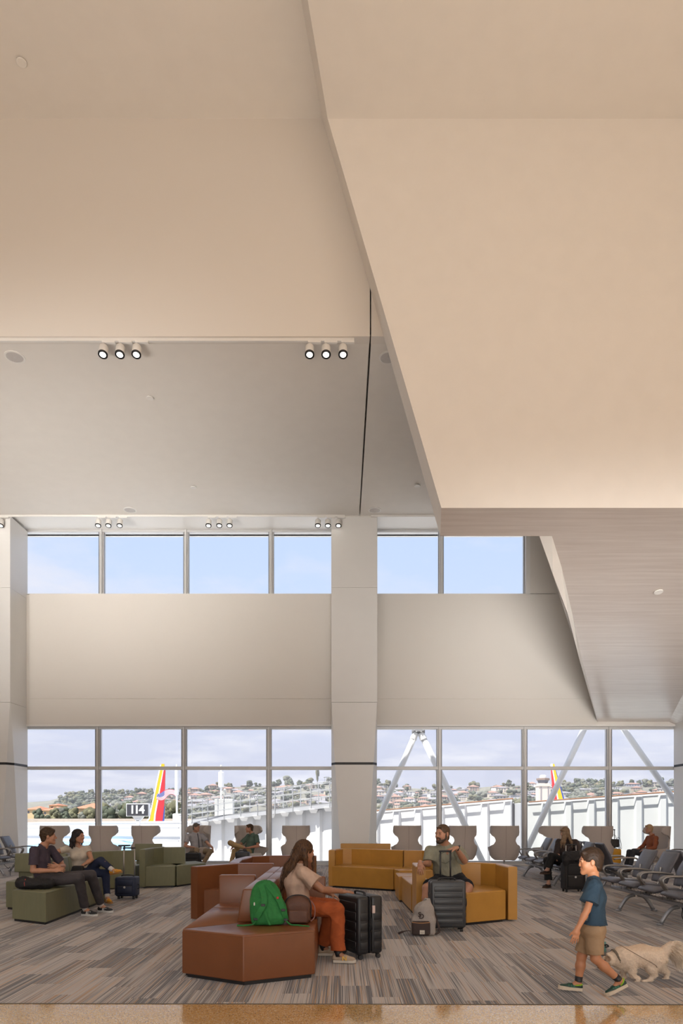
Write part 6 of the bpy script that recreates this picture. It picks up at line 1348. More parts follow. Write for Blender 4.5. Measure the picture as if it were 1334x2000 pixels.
# N mark on the near shoe (as on the photograph)
o = obj('shoe_letter', txt('N', 0.062, 0.002), mat('mark_yellow', (0.75, 0.42, 0.05, 1), 0.5), body); o.rotation_euler = (PI/2, 0, 0); o.location = Vector((0.03, 6.868, 0.055))-Vector((-0.43, 7.1, 0))
def wp(i, rs):
    a = rs.choice(locks[:4])[0]; o0 = A(rs.gauss(0, .022), rs.gauss(0, .024), rs.gauss(0, .01)); e = A(rs.gauss(0, .014), rs.gauss(0, .014), rs.uniform(-0.03, 0.02))
    n = len(a); return smooth_path([a[j]+o0*(1 if j < 3 else 0.8)+e*(j/(n-1))+A(0.003*math.sin(j*2+i), 0, 0) for j in range(n)], 3)
strands('hair_strand', None, wp, brown_gold, body, (-0.43, 7.1, 0), 420, 0.0022, 4)
bm = BM(); c = Hp(0.0, -0.115, 0.0); tube(bm, smooth_path([Vector(Hp(0.085, 0.03, 0.035)), Vector(Hp(0.082, -0.03, 0.025)), Vector(Hp(0.05, -0.09, 0.01)), Vector(Hp(0, -0.118, 0.0))], 5), 0.009, 6); pbm('hair_twist', bm, brown_gold)
# ---- young man on the olive bench
J = dict(origin=(-4.33, 9.95, 0), pelvis=(-4.36, 10.05, 0.565), chest=(-4.42, 10.0, 0.86), neck=(-4.37, 10.0, 1.045), head=(-4.30, 10.02, 1.19), face=(0.92, 0.38, 0.02),
         sh_R=(-4.42, 9.83, 0.985), el_R=(-4.43, 9.80, 0.70), wr_R=(-4.13, 9.82, 0.705), sh_L=(-4.33, 10.18, 0.985), el_L=(-4.20, 10.30, 0.73), wr_L=(-4.16, 10.02, 0.75),
         hip_R=(-4.33, 9.96, 0.55), hip_L=(-4.33, 10.15, 0.55), kn_R=(-3.82, 9.93, 0.585), kn_L=(-3.76, 10.25, 0.60), an_R=(-3.83, 10.20, 0.09), an_L=(-3.72, 10.58, 0.09), toe_R=(-3.60, 10.14, 0.03), toe_L=(-3.48, 10.50, 0.03),
         hands=dict(R=((0.95, 0.15, 0.12), (0, 0.8, -0.5), (0, 0.5, 0.8), 0.55), L=((-0.75, -0.55, 0.02), (0, 0, -1), (0, 0, 1), 0.25)))
bhair = hairmat('hair_brown', (0.028, 0.015, 0.008), (0.10, 0.055, 0.025))
b2 = human('young man in dark plum t-shirt and grey trousers looking away on the olive bench', J, dict(h=0.0075, s=1.0, hs=1.02, skin=(0.48, 0.235, 0.14), shirt=cloth('plum', (0.065, 0.048, 0.068, 1)), pants=cloth('charcoal', (0.060, 0.052, 0.056, 1)), sleeve=0.72, hair='short', hairm=bhair, hairth=0.022, fringe=1.3, hairwr=0.012, hairf=55, haircol=(0.03, 0.017, 0.01), seed=2, leg=0.95, hemr=0.065, pfit=0.02,
      shoe=(mat('shoe_black', (0.02, 0.02, 0.022, 1), 0.5), mat('sole_white', (0.66, 0.64, 0.60, 1), 0.6)), stripes=mat('stripe_white', (0.7, 0.68, 0.65, 1), 0.6), laces=mat('lace_white', (0.7, 0.68, 0.65, 1), 0.8), foot=0.27, sock=mat('sock_pale', (0.62, 0.56, 0.52, 1), 0.9), sockh=0.09))
bm = BM(); pbm = b2[2]
# ---- woman in jeans
J = dict(origin=(-4.30, 11.5, 0), pelvis=(-4.36, 11.50, 0.56), chest=(-4.40, 11.46, 0.83), neck=(-4.44, 11.45, 1.00), head=(-4.40, 11.42, 1.145), face=(0.95, -0.25, 0.04),
         sh_R=(-4.60, 11.42, 0.93), el_R=(-4.83, 11.30, 0.86), wr_R=(-4.585, 11.10, 0.79), sh_L=(-4.27, 11.48, 0.93), el_L=(-4.16, 11.36, 0.76), wr_L=(-4.28, 11.28, 0.66),
         hip_R=(-4.42, 11.44, 0.55), hip_L=(-4.30, 11.54, 0.56), kn_L=(-4.03, 11.42, 0.735), an_L=(-3.80, 11.30, 0.60), kn_R=(-3.97, 11.50, 0.52), an_R=(-3.92, 11.42, 0.12), toe_L=(-3.62, 11.26, 0.53), toe_R=(-3.80, 11.28, 0.04),
         hands=dict(R=((0.25, -0.3, -0.9), (0, 0.9, -0.3), (0.8, 0, 0), 0.45), L=((-0.4, -0.2, -0.8), (0, 1, 0), (-0.8, 0, 0.3), 0.4), down_L=(0.25, 0.1, -0.95)))
dhair = hairmat('hair_dark', (0.008, 0.006, 0.006), (0.028, 0.018, 0.016)); Hh = np.array(J['head'])
lk = [([Hh+A(-0.05, -0.03, 0.02), Hh+A(-0.085, -0.06, -0.07), Hh+A(-0.09, -0.07, -0.15), Hh+A(-0.07, -0.085, -0.20)], [0.045, 0.042, 0.034, 0.01]), ([Hh+A(-0.04, -0.07, 0.02), Hh+A(-0.04, -0.085, -0.08), Hh+A(-0.03, -0.095, -0.17)], [0.03, 0.028, 0.01]), ([Hh+A(0.02, 0.075, 0.0), Hh+A(0.03, 0.07, -0.10), Hh+A(0.04, 0.04, -0.18)], [0.02, 0.018, 0.008])]
denim = cloth('navy_denim', (0.014, 0.022, 0.060, 1)); yel_s = mat('shoe_yellow', (0.62, 0.27, 0.02, 1), 0.6)
b3 = human('dark-haired woman in cream top and navy jeans, legs crossed, on the olive bench', J, dict(h=0.0075, fem=True, s=0.94, hs=0.98, skin=(0.50, 0.25, 0.15), shirt=cloth('cream', (0.56, 0.49, 0.40, 1)), pants=denim, sleeve=0.38, fit=0.010, wr=0.006, seed=3, hair='bob', hairm=dhair, locks=lk, hairth=0.016, haircol=(0.01, 0.008, 0.007), hairline=0.06, leg=0.93, hemr=0.062, front=(0.45, -0.9, 0),
      shoe=(yel_s, mat('sole_gum', (0.35, 0.17, 0.05, 1), 0.6)), foot=0.245, stripes=mat('stripe_cream', (0.6, 0.5, 0.35, 1), 0.6), sock=mat('sock_white', (0.6, 0.58, 0.55, 1), 0.9), sockh=0.10))
pbm = b3[2]
bm = BM(); tube(bm, [Vector(A(-4.245, 11.30, 0.69))+Vector((math.cos(a)*0.033, math.sin(a)*0.033*0.7, math.sin(a)*0.02)) for a in np.linspace(0, 2*PI, 17)], 0.008, 6); pbm('watch', bm, black)
bm = BM(); tube(bm, [Vector(b3[3](0.083, 0.0, -0.052))+Vector((math.cos(a)*0.013, 0, math.sin(a)*0.013)) for a in np.linspace(0, 2*PI, 13)], 0.003, 5); pbm('earring', bm, mat('gold', (0.7, 0.45, 0.15, 1), 0.25, 1.0))
s_ = Sdf(0.01); s_.bx(A(-4.33, 11.22, 0.60), A(0.09, 0.05, 0.07), rad=0.03); V, F = s_.mesh(); o = np_obj('waist_pouch', V, F, nylon, None, origin=(-4.33, 11.22, 0.53)); tag(o, 'small black pouch on the lap of the woman in jeans', 'bag')
# ---- bearded man
J = dict(origin=(1.56, 9.8, 0), pelvis=(1.56, 9.95, 0.565), chest=(1.50, 9.86, 0.88), neck=(1.485, 9.80, 1.075), head=(1.435, 9.72, 1.235), face=(-0.72, -0.68, 0.0),
         sh_R=(1.28, 9.86, 0.985), el_R=(1.25, 9.80, 0.80), wr_R=(1.105, 9.60, 0.825), sh_L=(1.675, 9.78, 0.985), el_L=(1.69, 9.38, 0.87), wr_L=(1.515, 9.02, 1.065),
         hip_R=(1.46, 9.90, 0.55), hip_L=(1.68, 9.90, 0.55), kn_R=(1.17, 9.38, 0.50), kn_L=(1.75, 9.40, 0.50), an_R=(1.14, 9.24, 0.10), an_L=(1.47, 9.24, 0.10), toe_R=(1.06, 9.02, 0.03), toe_L=(1.43, 9.06, 0.03),
         hands=dict(R=((-0.02, -0.32, -0.85), (0.1, 1, -0.2), (0.9, -0.2, 0), 0.22, 0.12), L=((-0.92, -0.10, -0.16), (0, -0.1, -1), (-0.1, -0.8, -0.1), 0.70)))
sage = cloth('sage', (0.30, 0.29, 0.215, 1))
b4 = human('bearded man in sage t-shirt and dark shorts holding the handle of the charcoal suitcase', J, dict(h=0.0065, s=1.06, hs=1.13, fat=1.16, skin=(0.47, 0.235, 0.145), shirt=sage, pants=cloth('dark_navy', (0.012, 0.013, 0.018, 1)), pantsname='shorts', sleeve=0.80, sleevefit=1.6, fit=0.020, wr=0.010, wf=18, seed=4, leg=0.42, hair='short', hairm=hairmat('hair_short_brown', (0.05, 0.028, 0.015), (0.13, 0.075, 0.04)), hairth=0.006, fringe=0.15, hairwr=0.002, haircol=(0.05, 0.028, 0.016), hairline=0.070, stubble=0.7,
      shoe=(mat('shoe_orange', (0.60, 0.20, 0.03, 1), 0.6), _M['sole_white']), foot=0.28, laces=_M['lace_white']))
body, part, pbm, Hp, (r_, f_, u_), g = b4
bd = hairmat('beard_dark', (0.03, 0.018, 0.012), (0.09, 0.055, 0.035)); T = Sdf(0.0055); R3 = np.stack([r_, f_, u_]); hs = 1.13
T.ell(Hp(0, 0.062, -0.098), A(0.040, 0.038, 0.030)*hs, R3, k=0.02)
for q in (-1, 1): T.cone(Hp(q*0.058, 0.006, -0.055), Hp(q*0.032, 0.052, -0.092), 0.020*hs, 0.0225*hs, k=0.02); T.cone(Hp(q*0.069, 0.010, 0.005), Hp(q*0.060, 0.008, -0.050), 0.008*hs, 0.018*hs, k=0.01); T.cone(Hp(0, 0.091, -0.050), Hp(q*0.028, 0.078, -0.062), 0.008*hs, 0.007*hs, k=0.006); T.cone(Hp(q*0.028, 0.078, -0.062), Hp(q*0.024, 0.070, -0.085), 0.008*hs, 0.010*hs, k=0.01)
T.ell(Hp(0, 0.096, -0.0665), A(0.019, 0.02, 0.0075)*hs, R3, k=0.004, op='-'); V, F = T.mesh(); V = wrinkle(V, F, 0.002, 150, 3, n=6); part('beard', V, F, bd)
bm = BM(); tube(bm, [Vector(g['wr_L'])+Vector((0.035, 0.02, -0.0))+Vector((0.012*math.sin(a), 0.034*math.cos(a), 0.034*math.sin(a))) for a in np.linspace(0, 2*PI, 19)], 0.009, 6); w_ = pbm('watch', bm, black)
bm = BM(); tube(bm, [Vector(g['wr_R'])+Vector((0.01, 0.015, 0.02))+Vector((0.034*math.cos(a), 0.028*math.sin(a), 0.012*math.sin(a))) for a in np.linspace(0, 2*PI, 19)], 0.005, 6); pbm('wristband', bm, mat('band_grey', (0.3, 0.3, 0.28, 1), 0.6))
# line print on the shirt: an open hexagon, lying on the chest surface
def on_surface(meobj, pts, dirv, off=0.003):
    out = []; inv = meobj.matrix_world.inverted(); loc = Vector(meobj.parent.location) if meobj.parent else Vector()
    for p in pts:
        o3 = Vector(p)-loc; ok, hit, n_, i_ = meobj.ray_cast(o3-Vector(dirv)*0.6, Vector(dirv)); out.append((hit-Vector(dirv)*off+loc) if ok else Vector(p))
    return out
sh = [c for c in body.children if c.name.startswith('shirt')][0]; cx, cz = 1.475, 0.885; dv = Vector((0.15, 1, 0)).normalized()
hexa = [(cx-0.105, cz+0.045), (cx-0.01, cz+0.10), (cx+0.075, cz+0.075), (cx+0.075, cz-0.02), (cx-0.01, cz-0.075), (cx-0.105, cz-0.045), (cx-0.105, cz+0.045)]
line = []
for a, b in zip(hexa, hexa[1:]): line += [(a[0]+(b[0]-a[0])*t, 9.6, a[1]+(b[1]-a[1])*t) for t in np.linspace(0, 1, 9)[:-1]]
bm = BM(); tube(bm, on_surface(sh, line+[line[0]], dv), 0.0028, 5); pbm('shirt_print', bm, mat('print_dark', (0.06, 0.06, 0.05, 1), 0.8), sh)
# ---- two men in the far wing chairs
khaki = cloth('khaki', (0.26, 0.19, 0.12, 1)); tanp = cloth('tan_chino', (0.40, 0.27, 0.13, 1))
Y0 = 18.62
def pj(x, y, Y): return tuple(P3(x, y, Y))
J = dict(origin=(-3.98, 18.7, 0), pelvis=(-3.97, 18.82, 0.52), chest=(-4.02, 18.84, 0.82), neck=(-4.03, 18.82, 1.02), head=(-3.99, 18.78, 1.165), face=(0.85, -0.40, -0.05),
         sh_R=(-4.20, 18.74, 0.93), el_R=(-4.25, 18.55, 0.66), wr_R=(-4.00, 18.40, 0.63), sh_L=(-3.84, 18.86, 0.93), el_L=(-3.66, 18.72, 0.71), wr_L=(-3.50, 18.50, 0.62),
         hip_R=(-4.05, 18.74, 0.50), hip_L=(-3.90, 18.82, 0.50), kn_R=(-3.88, 18.28, 0.56), kn_L=(-3.54, 18.42, 0.52), an_R=(-3.90, 18.12, 0.09), an_L=(-3.76, 18.20, 0.09), toe_R=(-3.88, 17.92, 0.03), toe_L=(-3.60, 18.05, 0.03),
         hands=dict(R=((0.8, -0.5, 0), (0, 0, -1), (0, 0.8, 0), 0.3), L=((0.35, -0.3, -0.9), (0, 0, -1), (0, 0.8, 0), 0.3)))
grh = hairmat('hair_grey_brown', (0.05, 0.038, 0.03), (0.16, 0.13, 0.11))
shoeb = (mat('shoe_brown', (0.05, 0.03, 0.02, 1), 0.5), black)
b5 = human('man in short-sleeved grey shirt and khaki trousers in a wing chair', J, dict(h=0.010, s=1.0, skin=(0.46, 0.24, 0.16), shirt=cloth('pale_grey_shirt', (0.36, 0.35, 0.37, 1)), pants=khaki, sleeve=0.7, fat=1.05, hair='short', hairm=grh, hairth=0.008, hairwr=0.002, seed=5, shoe=shoeb, foot=0.27))
bm = BM(); tube(bm, [Vector((-3.93, 18.70-0.075, 1.0)), Vector((-3.90, 18.70-0.08, 0.85)), Vector((-3.88, 18.70-0.08, 0.60))], 0.012, 6, flat=1.5); b5[2]('placket', bm, cloth('dark_placket', (0.08, 0.08, 0.10, 1)))
J = dict(origin=(-2.58, 18.7, 0), pelvis=(-2.56, 18.80, 0.52), chest=(-2.46, 18.80, 0.80), neck=(-2.46, 18.78, 0.99), head=(-2.53, 18.76, 1.14), face=(-0.97, -0.20, 0.0),
         sh_R=(-2.58, 18.92, 0.91), el_R=(-2.82, 18.85, 0.66), wr_R=(-2.98, 18.65, 0.62), sh_L=(-2.33, 18.68, 0.91), el_L=(-2.26, 18.50, 0.66), wr_L=(-2.50, 18.35, 0.62),
         hip_R=(-2.62, 18.86, 0.50), hip_L=(-2.58, 18.68, 0.50), kn_L=(-3.00, 18.42, 0.75), an_L=(-2.60, 18.30, 0.62), kn_R=(-2.92, 18.60, 0.52), an_R=(-3.00, 18.35, 0.09), toe_L=(-2.55, 18.15, 0.66), toe_R=(-3.15, 18.2, 0.03),
         hands=dict(R=((-0.4, -0.5, -0.7), (0, 0, -1), (0, -0.8, 0), 0.3), L=((-0.8, -0.4, 0), (0, 0, -1), (0, 0.8, 0), 0.3)))
b6 = human('man in green polo shirt and tan chinos, ankle on knee, in a wing chair', J, dict(h=0.010, s=1.0, skin=(0.46, 0.22, 0.14), shirt=cloth('green_polo', (0.085, 0.135, 0.105, 1)), pants=tanp, sleeve=0.72, hair='short', hairm=bhair, hairth=0.007, hairwr=0.002, seed=6, shoe=shoeb, foot=0.27))
# ---- woman with glasses
J = dict(origin=(4.65, 14.2, 0), pelvis=(4.66, 14.20, 0.56), chest=(4.70, 14.20, 0.83), neck=(4.68, 14.18, 1.00), head=(4.62, 14.12, 1.135), face=(-0.85, -0.52, -0.03),
         sh_R=(4.56, 14.32, 0.93), el_R=(4.47, 14.20, 0.72), wr_R=(4.46, 14.02, 0.67), sh_L=(4.82, 14.04, 0.93), el_L=(4.84, 13.85, 0.70), wr_L=(4.60, 13.80, 0.66),
         hip_R=(4.60, 14.28, 0.55), hip_L=(4.62, 14.10, 0.55), kn_L=(4.30, 13.98, 0.66), an_L=(4.22, 13.98, 0.38), kn_R=(4.26, 14.15, 0.56), an_R=(4.26, 14.05, 0.095), toe_L=(4.04, 13.92, 0.33), toe_R=(4.08, 13.92, 0.03),
         hands=dict(R=((-0.2, -0.5, -0.7), (0, 0, -1), (-0.5, -0.5, 0), 0.45), L=((-0.8, 0.2, -0.2), (0, 0, -1), (0, 0.8, 0), 0.4)))
Hh = np.array(J['head']); ash = hairmat('hair_ash_blond', (0.11, 0.065, 0.035), (0.30, 0.20, 0.12)); lk = []
for a, b in (((-0.02, -0.085), (-0.05, -0.12)), ((0.06, -0.06), (0.10, -0.10)), ((0.09, 0.0), (0.14, -0.02)), ((0.0, 0.08), (-0.02, 0.12)), ((-0.05, -0.07), (-0.10, -0.10))):
    lk.append(([Hh+A(a[0]*.7, a[1]*.7, 0.03), Hh+A(a[0], a[1], -0.08), Hh+A(b[0], b[1], -0.19), Hh+A(b[0]*1.15, b[1]*1.05, -0.31)], [0.034, 0.034, 0.030, 0.010]))
lk.append(([Hp2 for Hp2 in ()] or [Hh+A(-0.075, -0.075, 0.065), Hh+A(-0.095, -0.045, 0.055), Hh+A(-0.07, 0.01, 0.06)], [0.018, 0.02, 0.016]))
blackc = cloth('black', (0.010, 0.010, 0.011, 1)); mj = (mat('shoe_black_leather', (0.025, 0.014, 0.012, 1), 0.35), mat('sole_brown', (0.07, 0.04, 0.025, 1), 0.6))
b7 = human('woman with glasses, long ash-blond hair and brown coat on the beam seats', J, dict(h=0.0085, fem=True, s=0.96, skin=(0.56, 0.32, 0.23), shirt=cloth('brown_coat', (0.050, 0.034, 0.030, 1)), shirtname='coat', pants=blackc, sleeve=1.85, fit=0.026, wr=0.012, seed=7, hair='long', hairm=ash, locks=lk, hairth=0.016, haircol=(0.10, 0.06, 0.04), hairline=0.045, leg=0.93, hemr=0.085, pfit=0.018, shoe=mj, lowshoe=True, foot=0.245, front=(-1, -0.3, 0), vneck=True))
body, part, pbm, Hp, fr, g = b7; gm_ = mat('glasses_frame', (0.55, 0.42, 0.30, 1), 0.3, 0.3)
for q in (-1, 1):
    bm = BM(); tube(bm, [Vector(Hp(q*0.032+0.024*math.cos(a), 0.100, -0.002+0.020*math.sin(a))) for a in np.linspace(0, 2*PI, 17)], 0.0028, 6, cap=False); gl = pbm('glasses_rim', bm, gm_)
    bm = BM(); tube(bm, [Vector(Hp(q*0.056, 0.098, 0.004)), Vector(Hp(q*0.080, 0.06, 0.004)), Vector(Hp(q*0.084, -0.005, 0.002))], 0.0022, 5); pbm('temple', bm, gm_, gl)
bm = BM(); tube(bm, [Vector(Hp(-0.010, 0.101, 0.0)), Vector(Hp(0, 0.105, 0.004)), Vector(Hp(0.010, 0.101, 0.0))], 0.0022, 5); pbm('glasses_bridge', bm, gm_)
# ---- woman in rust top
J = dict(origin=(8.05, 17.9, 0), pelvis=(8.06, 17.90, 0.50), chest=(8.16, 17.90, 0.78), neck=(8.14, 17.90, 0.98), head=(8.05, 17.88, 1.135), face=(-0.96, -0.25, 0.03),
         sh_R=(8.12, 18.06, 0.90), el_R=(8.00, 18.10, 0.68), wr_R=(7.82, 18.0, 0.61), sh_L=(8.17, 17.74, 0.90), el_L=(8.08, 17.60, 0.66), wr_L=(7.82, 17.62, 0.60),
         hip_R=(8.02, 17.98, 0.49), hip_L=(8.02, 17.82, 0.49), kn_L=(7.58, 17.72, 0.56), an_L=(7.48, 17.72, 0.10), kn_R=(7.58, 17.98, 0.53), an_R=(7.46, 17.95, 0.10), toe_L=(7.30, 17.70, 0.03), toe_R=(7.28, 17.93, 0.03),
         hands=dict(R=((-0.9, -0.1, -0.2), (0, 0, -1), (0, 0.5, 0), 0.3), L=((-0.9, 0.1, -0.2), (0, 0, -1), (0, 0.5, 0), 0.3)))
b8 = human('short-haired blond woman in rust blouse in the wing chair at the right', J, dict(h=0.010, fem=True, s=0.96, skin=(0.50, 0.26, 0.17), shirt=cloth('rust_blouse', (0.26, 0.075, 0.030, 1)), pants=cloth('slate_trousers', (0.035, 0.038, 0.046, 1)), sleeve=1.85, seed=8, hair='short', hairm=hairmat('hair_blond', (0.30, 0.18, 0.09), (0.60, 0.42, 0.24)), hairth=0.020, fringe=1.2, haircol=(0.2, 0.12, 0.07), shoe=shoeb, foot=0.24))
bm = BM(); tube(bm, [Vector((7.86, 17.62, 0.615))+Vector((0.012*math.sin(a), 0.034*math.cos(a), 0.034*math.sin(a))) for a in np.linspace(0, 2*PI, 15)], 0.008, 6); b8[2]('watch', bm, black)
# ---- the walking boy
YN, YF_ = 5.64, 5.79; Ym = 5.715
J = dict(origin=(2.08, 5.72, 0), pelvis=tuple(P3(1159, 1812, Ym)), chest=tuple(P3(1159, 1752, Ym)), neck=tuple(P3(1159, 1716, Ym)), head=tuple(P3(1153, 1682, Ym+0.01)), face=(-0.985, 0.17, -0.05),
         sh_L=tuple(P3(1161, 1730, 5.60)), el_L=tuple(P3(1147, 1777, 5.555)), wr_L=tuple(P3(1127, 1816, 5.54)), sh_R=tuple(P3(1158, 1730, 5.83)), el_R=tuple(P3(1170, 1778, 5.90)), wr_R=tuple(P3(1172, 1812, 5.86)),
         hip_L=tuple(P3(1160, 1817, 5.655)), hip_R=tuple(P3(1153, 1817, 5.775)), kn_L=tuple(P3(1163, 1872, 5.64)), an_L=tuple(P3(1211, 1916, 5.66)), kn_R=tuple(P3(1136, 1868, 5.79)), an_R=tuple(P3(1129, 1920, 5.79)),
         toe_L=tuple(P3(1184, 1938, 5.66)), toe_R=tuple(P3(1090, 1929, 5.79)), hem=tuple(P3(1158, 1804, Ym)),
         hands=dict(L=((-0.22, -0.06, -0.97), (0.15, 1.0, 0), (-0.97, 0.1, 0.2), 0.20, 0.10), R=((0.15, -0.1, -0.95), (0, -0.8, 0), (-0.9, 0, 0), 0.9), down_L=(0.44, 0.0, -0.90), down_R=(-0.10, 0, -0.995)))
navy_t = cloth('navy_tee', (0.022, 0.052, 0.085, 1)); khs = cloth('khaki_shorts', (0.34, 0.225, 0.13, 1)); grn = mat('shoe_green', (0.010, 0.045, 0.030, 1), 0.45)
boyh = hairmat('hair_boy_brown', (0.014, 0.007, 0.004), (0.045, 0.022, 0.010))
b9 = human('boy in navy t-shirt and khaki shorts walking left past the dog', J, dict(h=0.005, s=0.70, hs=0.93, child=True, fat=1.06, skin=(0.50, 0.225, 0.115), shirt=navy_t, pants=khs, pantsname='shorts', sleeve=0.72, sleevefit=2.4, fit=0.026, hemfit=2.0, wr=0.011, wf=24, seed=9, leg=0.43, legflare=1.1, pfit=0.024, hair='short', hairm=boyh, hairth=0.016, fringe=0.9, hairwr=0.004, haircol=(0.03, 0.015, 0.009), hairline=0.055,
      shoe=(grn, mat('sole_cream', (0.62, 0.52, 0.40, 1), 0.6)), foot=0.292, stripes=mat('stripe_green', (0.01, 0.16, 0.075, 1), 0.5), sock=black, sockh=0.085, sole=0.034, laces=mat('lace_dark', (0.02, 0.05, 0.035, 1), 0.7), handscale=1.05))
body, part, pbm, Hp, fr, g = b9
for q in 'RL':
    an, toe = g['an_'+q], g['toe_'+q]; td = nrm(toe-an); kn = g['kn_'+q]; up = nrm(kn-an); ax1 = nrm(np.cross(up, td)); ax2 = np.cross(ax1, up); bm = BM()
    tube(bm, [Vector(an-up*0.012+ax1*0.030*math.cos(a)+ax2*0.033*math.sin(a)+ -up*0.008*math.sin(a)) for a in np.linspace(0, 2*PI, 21)], 0.006, 6, cap=False); pbm('shoe_collar', bm, mat('lime_trim', (0.30, 0.52, 0.02, 1), 0.6))
    T = Sdf(0.004); L = 0.292*0.7; a0 = an+np.array([0, 0, -0.045*0.7])-td*0.055*0.7
# pale print on the front of the tee
fd = Vector(P3(1138, 1775, 5.60)); s_ = Sdf(0.005)
sh = [c for c in body.children if c.name.startswith('shirt')][0]
pts = [(2.0, 5.60+dy, z) for z in (0.80, 0.62) for dy in ((0.0, 0.16) if z > .7 else (0.16, 0.0))]
rows = []
for z in np.linspace(0.62, 0.86, 9):
    rows.append(on_surface(sh, [(1.75, y, z) for y in np.linspace(5.62, 5.80, 7)], Vector((1, 0, 0)), 0.0015) if False else None)
bm = BM(); grid = []
for z in np.linspace(0.63, 0.86, 9):
    r0 = []
    for y in np.linspace(5.615, 5.80, 8):
        loc = Vector(body.location); ok, hit, n_, i_ = sh.ray_cast(Vector((1.6, y, z))-loc, Vector((1, 0, 0))); r0.append(bm.verts.new(hit+Vector((-0.002, 0, 0))) if ok else None)
    grid.append(r0)
for a, b in zip(grid, grid[1:]):
    for i in range(7):
        if a[i] and a[i+1] and b[i+1] and b[i]: bm.faces.new((a[i], b[i], b[i+1], a[i+1]))
obj('shirt_print', bm, mat('print_pale', (0.40, 0.38, 0.34, 1), 0.9, noise=0.5, nscale=40), sh, True)

# ------------------------------------------------------------------ the dog
YD = 6.20; D3 = lambda x, y, dy=0.0: P3(x, y, YD+dy)
fur_m = hairmat('fur_cream', (0.70, 0.56, 0.42), (0.85, 0.75, 0.62), (14, 14, 14))
T = Sdf(0.006)
T.cone(D3(1222, 1871), D3(1254, 1866), 0.104, 0.094, k=0.05); T.cone(D3(1254, 1866), D3(1284, 1869), 0.094, 0.090, k=0.05); T.ell(D3(1216, 1876), A(0.085, 0.075, 0.092), k=0.05)       # chest, belly, rump
T.cone(D3(1212, 1868), D3(1196, 1872), 0.080, 0.062, k=0.04); T.ell(D3(1189, 1874), A(0.056, 0.052, 0.052), k=0.03)                                    # neck, skull
T.cone(D3(1184, 1880), D3(1173, 1890), 0.034, 0.021, k=0.02); T.cone(D3(1184, 1885), D3(1176, 1893), 0.020, 0.014, k=0.01)                              # muzzle, jaw
for dy in (-0.045, 0.045):
    T.cone(D3(1188, 1865, dy), D3(1195, 1874, dy*1.3), 0.018, 0.016, k=0.01); T.ell(D3(1194, 1878, dy*1.25), A(0.018, 0.012, 0.030), k=0.01)             # folded ears
# legs: far fore straight, near fore lifted, near hind forward, far hind back
T.chain([D3(1216, 1885, 0.055), D3(1217, 1899, 0.06), D3(1218, 1909, 0.06), D3(1215, 1917, 0.06)], [0.042, 0.026, 0.019, 0.018], k=0.02); T.cone(D3(1216, 1919, 0.06), D3(1212, 1919.5, 0.06), 0.019, 0.017, k=0.01)
T.chain([D3(1230, 1881, -0.05), D3(1234, 1897, -0.055), D3(1236, 1905, -0.055), D3(1246, 1911, -0.055), D3(1245, 1916, -0.055)], [0.058, 0.036, 0.023, 0.019, 0.017], k=0.02); T.cone(D3(1245, 1917, -0.055), D3(1242, 1919, -0.055), 0.018, 0.015, k=0.01)
T.chain([D3(1281, 1876, -0.045), D3(1272, 1892, -0.055), D3(1277, 1903, -0.055), D3(1270, 1913, -0.055), D3(1261, 1917, -0.055)], [0.078, 0.050, 0.026, 0.019, 0.018], k=0.025); T.cone(D3(1262, 1918, -0.055), D3(1256, 1917, -0.055), 0.019, 0.016, k=0.01)
T.chain([D3(1286, 1876, 0.045), D3(1290, 1890, 0.05), D3(1302, 1899, 0.05), D3(1301, 1911, 0.05), D3(1301, 1918, 0.05)], [0.070, 0.044, 0.023, 0.018, 0.019], k=0.025); T.cone(D3(1301, 1919, 0.05), D3(1296, 1919.5, 0.05), 0.019, 0.016, k=0.01)
T.chain([D3(1294, 1864), D3(1303, 1855), D3(1314, 1852), D3(1323, 1862), D3(1326, 1876)], [0.030, 0.045, 0.058, 0.060, 0.030], k=0.03)
V, F = T.mesh(); V[:, 2] = np.maximum(V[:, 2], 0.002); V = wrinkle(V, F, 0.004, 60, 2, axis=(1, 0, -0.3), n=8)
fr0 = (A(1, 0, 0), A(0, 1, 0), A(0, 0, 1)); cream_d = (0.74, 0.59, 0.45)
dcol = ovals(V, cream_d, [(D3(1187, 1872, -0.045), fr0, A(0.035, 0.03, 0.03), (0.28, 0.15, 0.08), 0.7), (D3(1254, 1848), fr0, A(0.20, 0.10, 0.06), (0.60, 0.42, 0.27), 0.5), (D3(1171, 1891), fr0, A(0.025, 0.04, 0.025), (0.62, 0.52, 0.44), 0.8)])
dorg = tuple(D3(1250, 1920)*A(1, 1, 0)); dog = np_obj('dog', V, F, vmat('dog_fur_skin', 0.8, noise=0.12, nscale=60), None, origin=dorg, col=dcol); tag(dog, 'small cream dog with fluffy tail sniffing the carpet behind the boy', 'dog')
def dpart(nm, bm, m, par=None, smooth=True): bm.transform(Matrix.Translation(-Vector(dorg))); return obj(nm, bm, m, par or dog, smooth)
bm = BM(); bmesh.ops.create_icosphere(bm, subdivisions=2, radius=0.012, matrix=Matrix.Translation(D3(1169.5, 1889))); dpart('nose', bm, black)
bm = BM(); bmesh.ops.create_icosphere(bm, subdivisions=2, radius=0.0085, matrix=Matrix.Translation(D3(1181, 1876, -0.040))); dpart('eye', bm, black)
c0 = D3(1204, 1871); axd = nrm(D3(1212, 1868)-D3(1196, 1874)); b_a = nrm(np.cross(axd, A(0, 1, 0))); bm = BM(); tube(bm, [Vector(c0+A(0, 1, 0)*0.074*math.cos(a)+b_a*0.078*math.sin(a)) for a in np.linspace(0, 2*PI, 25)], 0.010, 6, cap=False, flat=1.4); dpart('collar', bm, mat('collar_fabric', (0.20, 0.16, 0.12, 1), 0.8, noise=0.5, nscale=80))
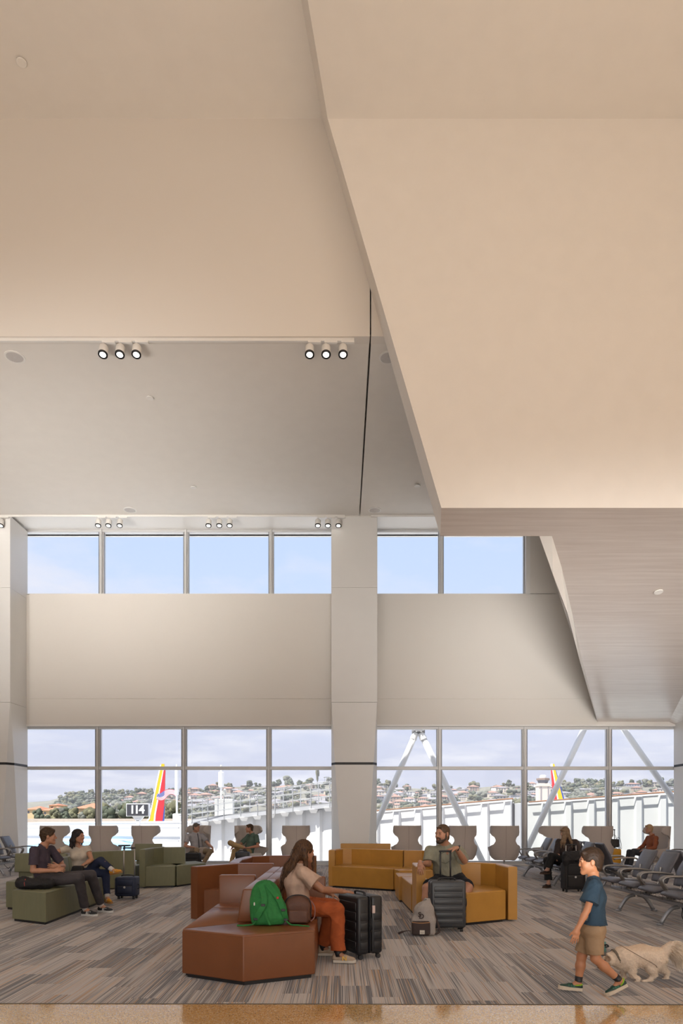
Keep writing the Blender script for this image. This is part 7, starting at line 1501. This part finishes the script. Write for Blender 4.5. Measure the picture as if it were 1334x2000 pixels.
# fur: short ribbons combed backward, long plume on the tail
NV = vnormals(V, F); rs_ = np.random.RandomState(5); tail_c = D3(1318, 1858); idx = rs_.choice(len(V), 9000)
def furp(i, rs):
    k = idx[i]; p = V[k]; n_ = NV[k]; 
    if p[2] < 0.07: L = 0.012
    elif p[0] > D3(1304, 1860)[0] and p[2] > 0.12: L = 0.085
    elif p[0] < D3(1197, 1860)[0]: L = 0.009
    else: L = 0.013
    comb = nrm(A(0.9, 0, -0.55)) if L < 0.05 else nrm(nrm(p-D3(1300, 1868))*0.7+A(0.15, 0, -0.8))
    d = nrm(n_*0.30+comb*0.9+A(rs.gauss(0, .12), rs.gauss(0, .12), rs.gauss(0, .10))); q = p+d*L*0.5; e = q+nrm(d+A(0, 0, -0.35))*L*0.5; return [p-n_*0.002, q, e]
strands('fur', None, furp, fur_m, dog, dorg, 9000, 0.0016, 6)
# leash and dispenser from the boy's hidden hand
hp = g['wr_R']+A(0.01, -0.01, -0.075)
lw = mat('leash_cord', (0.24, 0.17, 0.12, 1), 0.8); end = D3(1288, 1886, -0.13)
bm = BM(); tube(bm, smooth_path([Vector(hp), Vector(P3(1186, 1832, 5.90)), Vector(P3(1215, 1848, 6.0)), Vector(P3(1250, 1868, 6.05)), Vector(P3(1283, 1888, 6.08)), Vector(P3(1262, 1892, 6.22)), Vector(P3(1235, 1880, 6.33)), Vector(P3(1208, 1868, 6.27))], 8), 0.0032, 6)
tag(obj('leash', bm, lw, None, True), 'thin brown leash running from the boy across the dog\'s flank', 'leash')
p = P3(1179, 1852, 5.87); t = thing('bag_dispenser', 'small teal waste-bag dispenser hanging from the leash behind the boy', 'bag dispenser', tuple(p))
bm = BM(); cyl(bm, (0, 0, -0.03), (0, 0, 0.055), 0.022, 0.020, 16); obj('body', bm, mat('teal_fabric', (0.10, 0.22, 0.20, 1), 0.7), t, True)
bm = BM(); cyl(bm, (0, 0, -0.062), (0, 0, -0.028), 0.021, 0.022, 16); obj('cap', bm, mat('grey_cap', (0.12, 0.11, 0.10, 1), 0.6), t, True)
bm = BM(); tube(bm, smooth_path([(0, 0, 0.05), (-0.004, 0, 0.075), (0, 0, 0.10)], 4), 0.004, 6); obj('loop', bm, black, t); bm = BM(); tube(bm, smooth_path([(0.0, -0.02, 0.03), (0.018, -0.03, 0.035), (0.03, -0.025, 0.02), (0.005, -0.025, 0.015)], 4), 0.007, 6); obj('bag_end', bm, black, t)
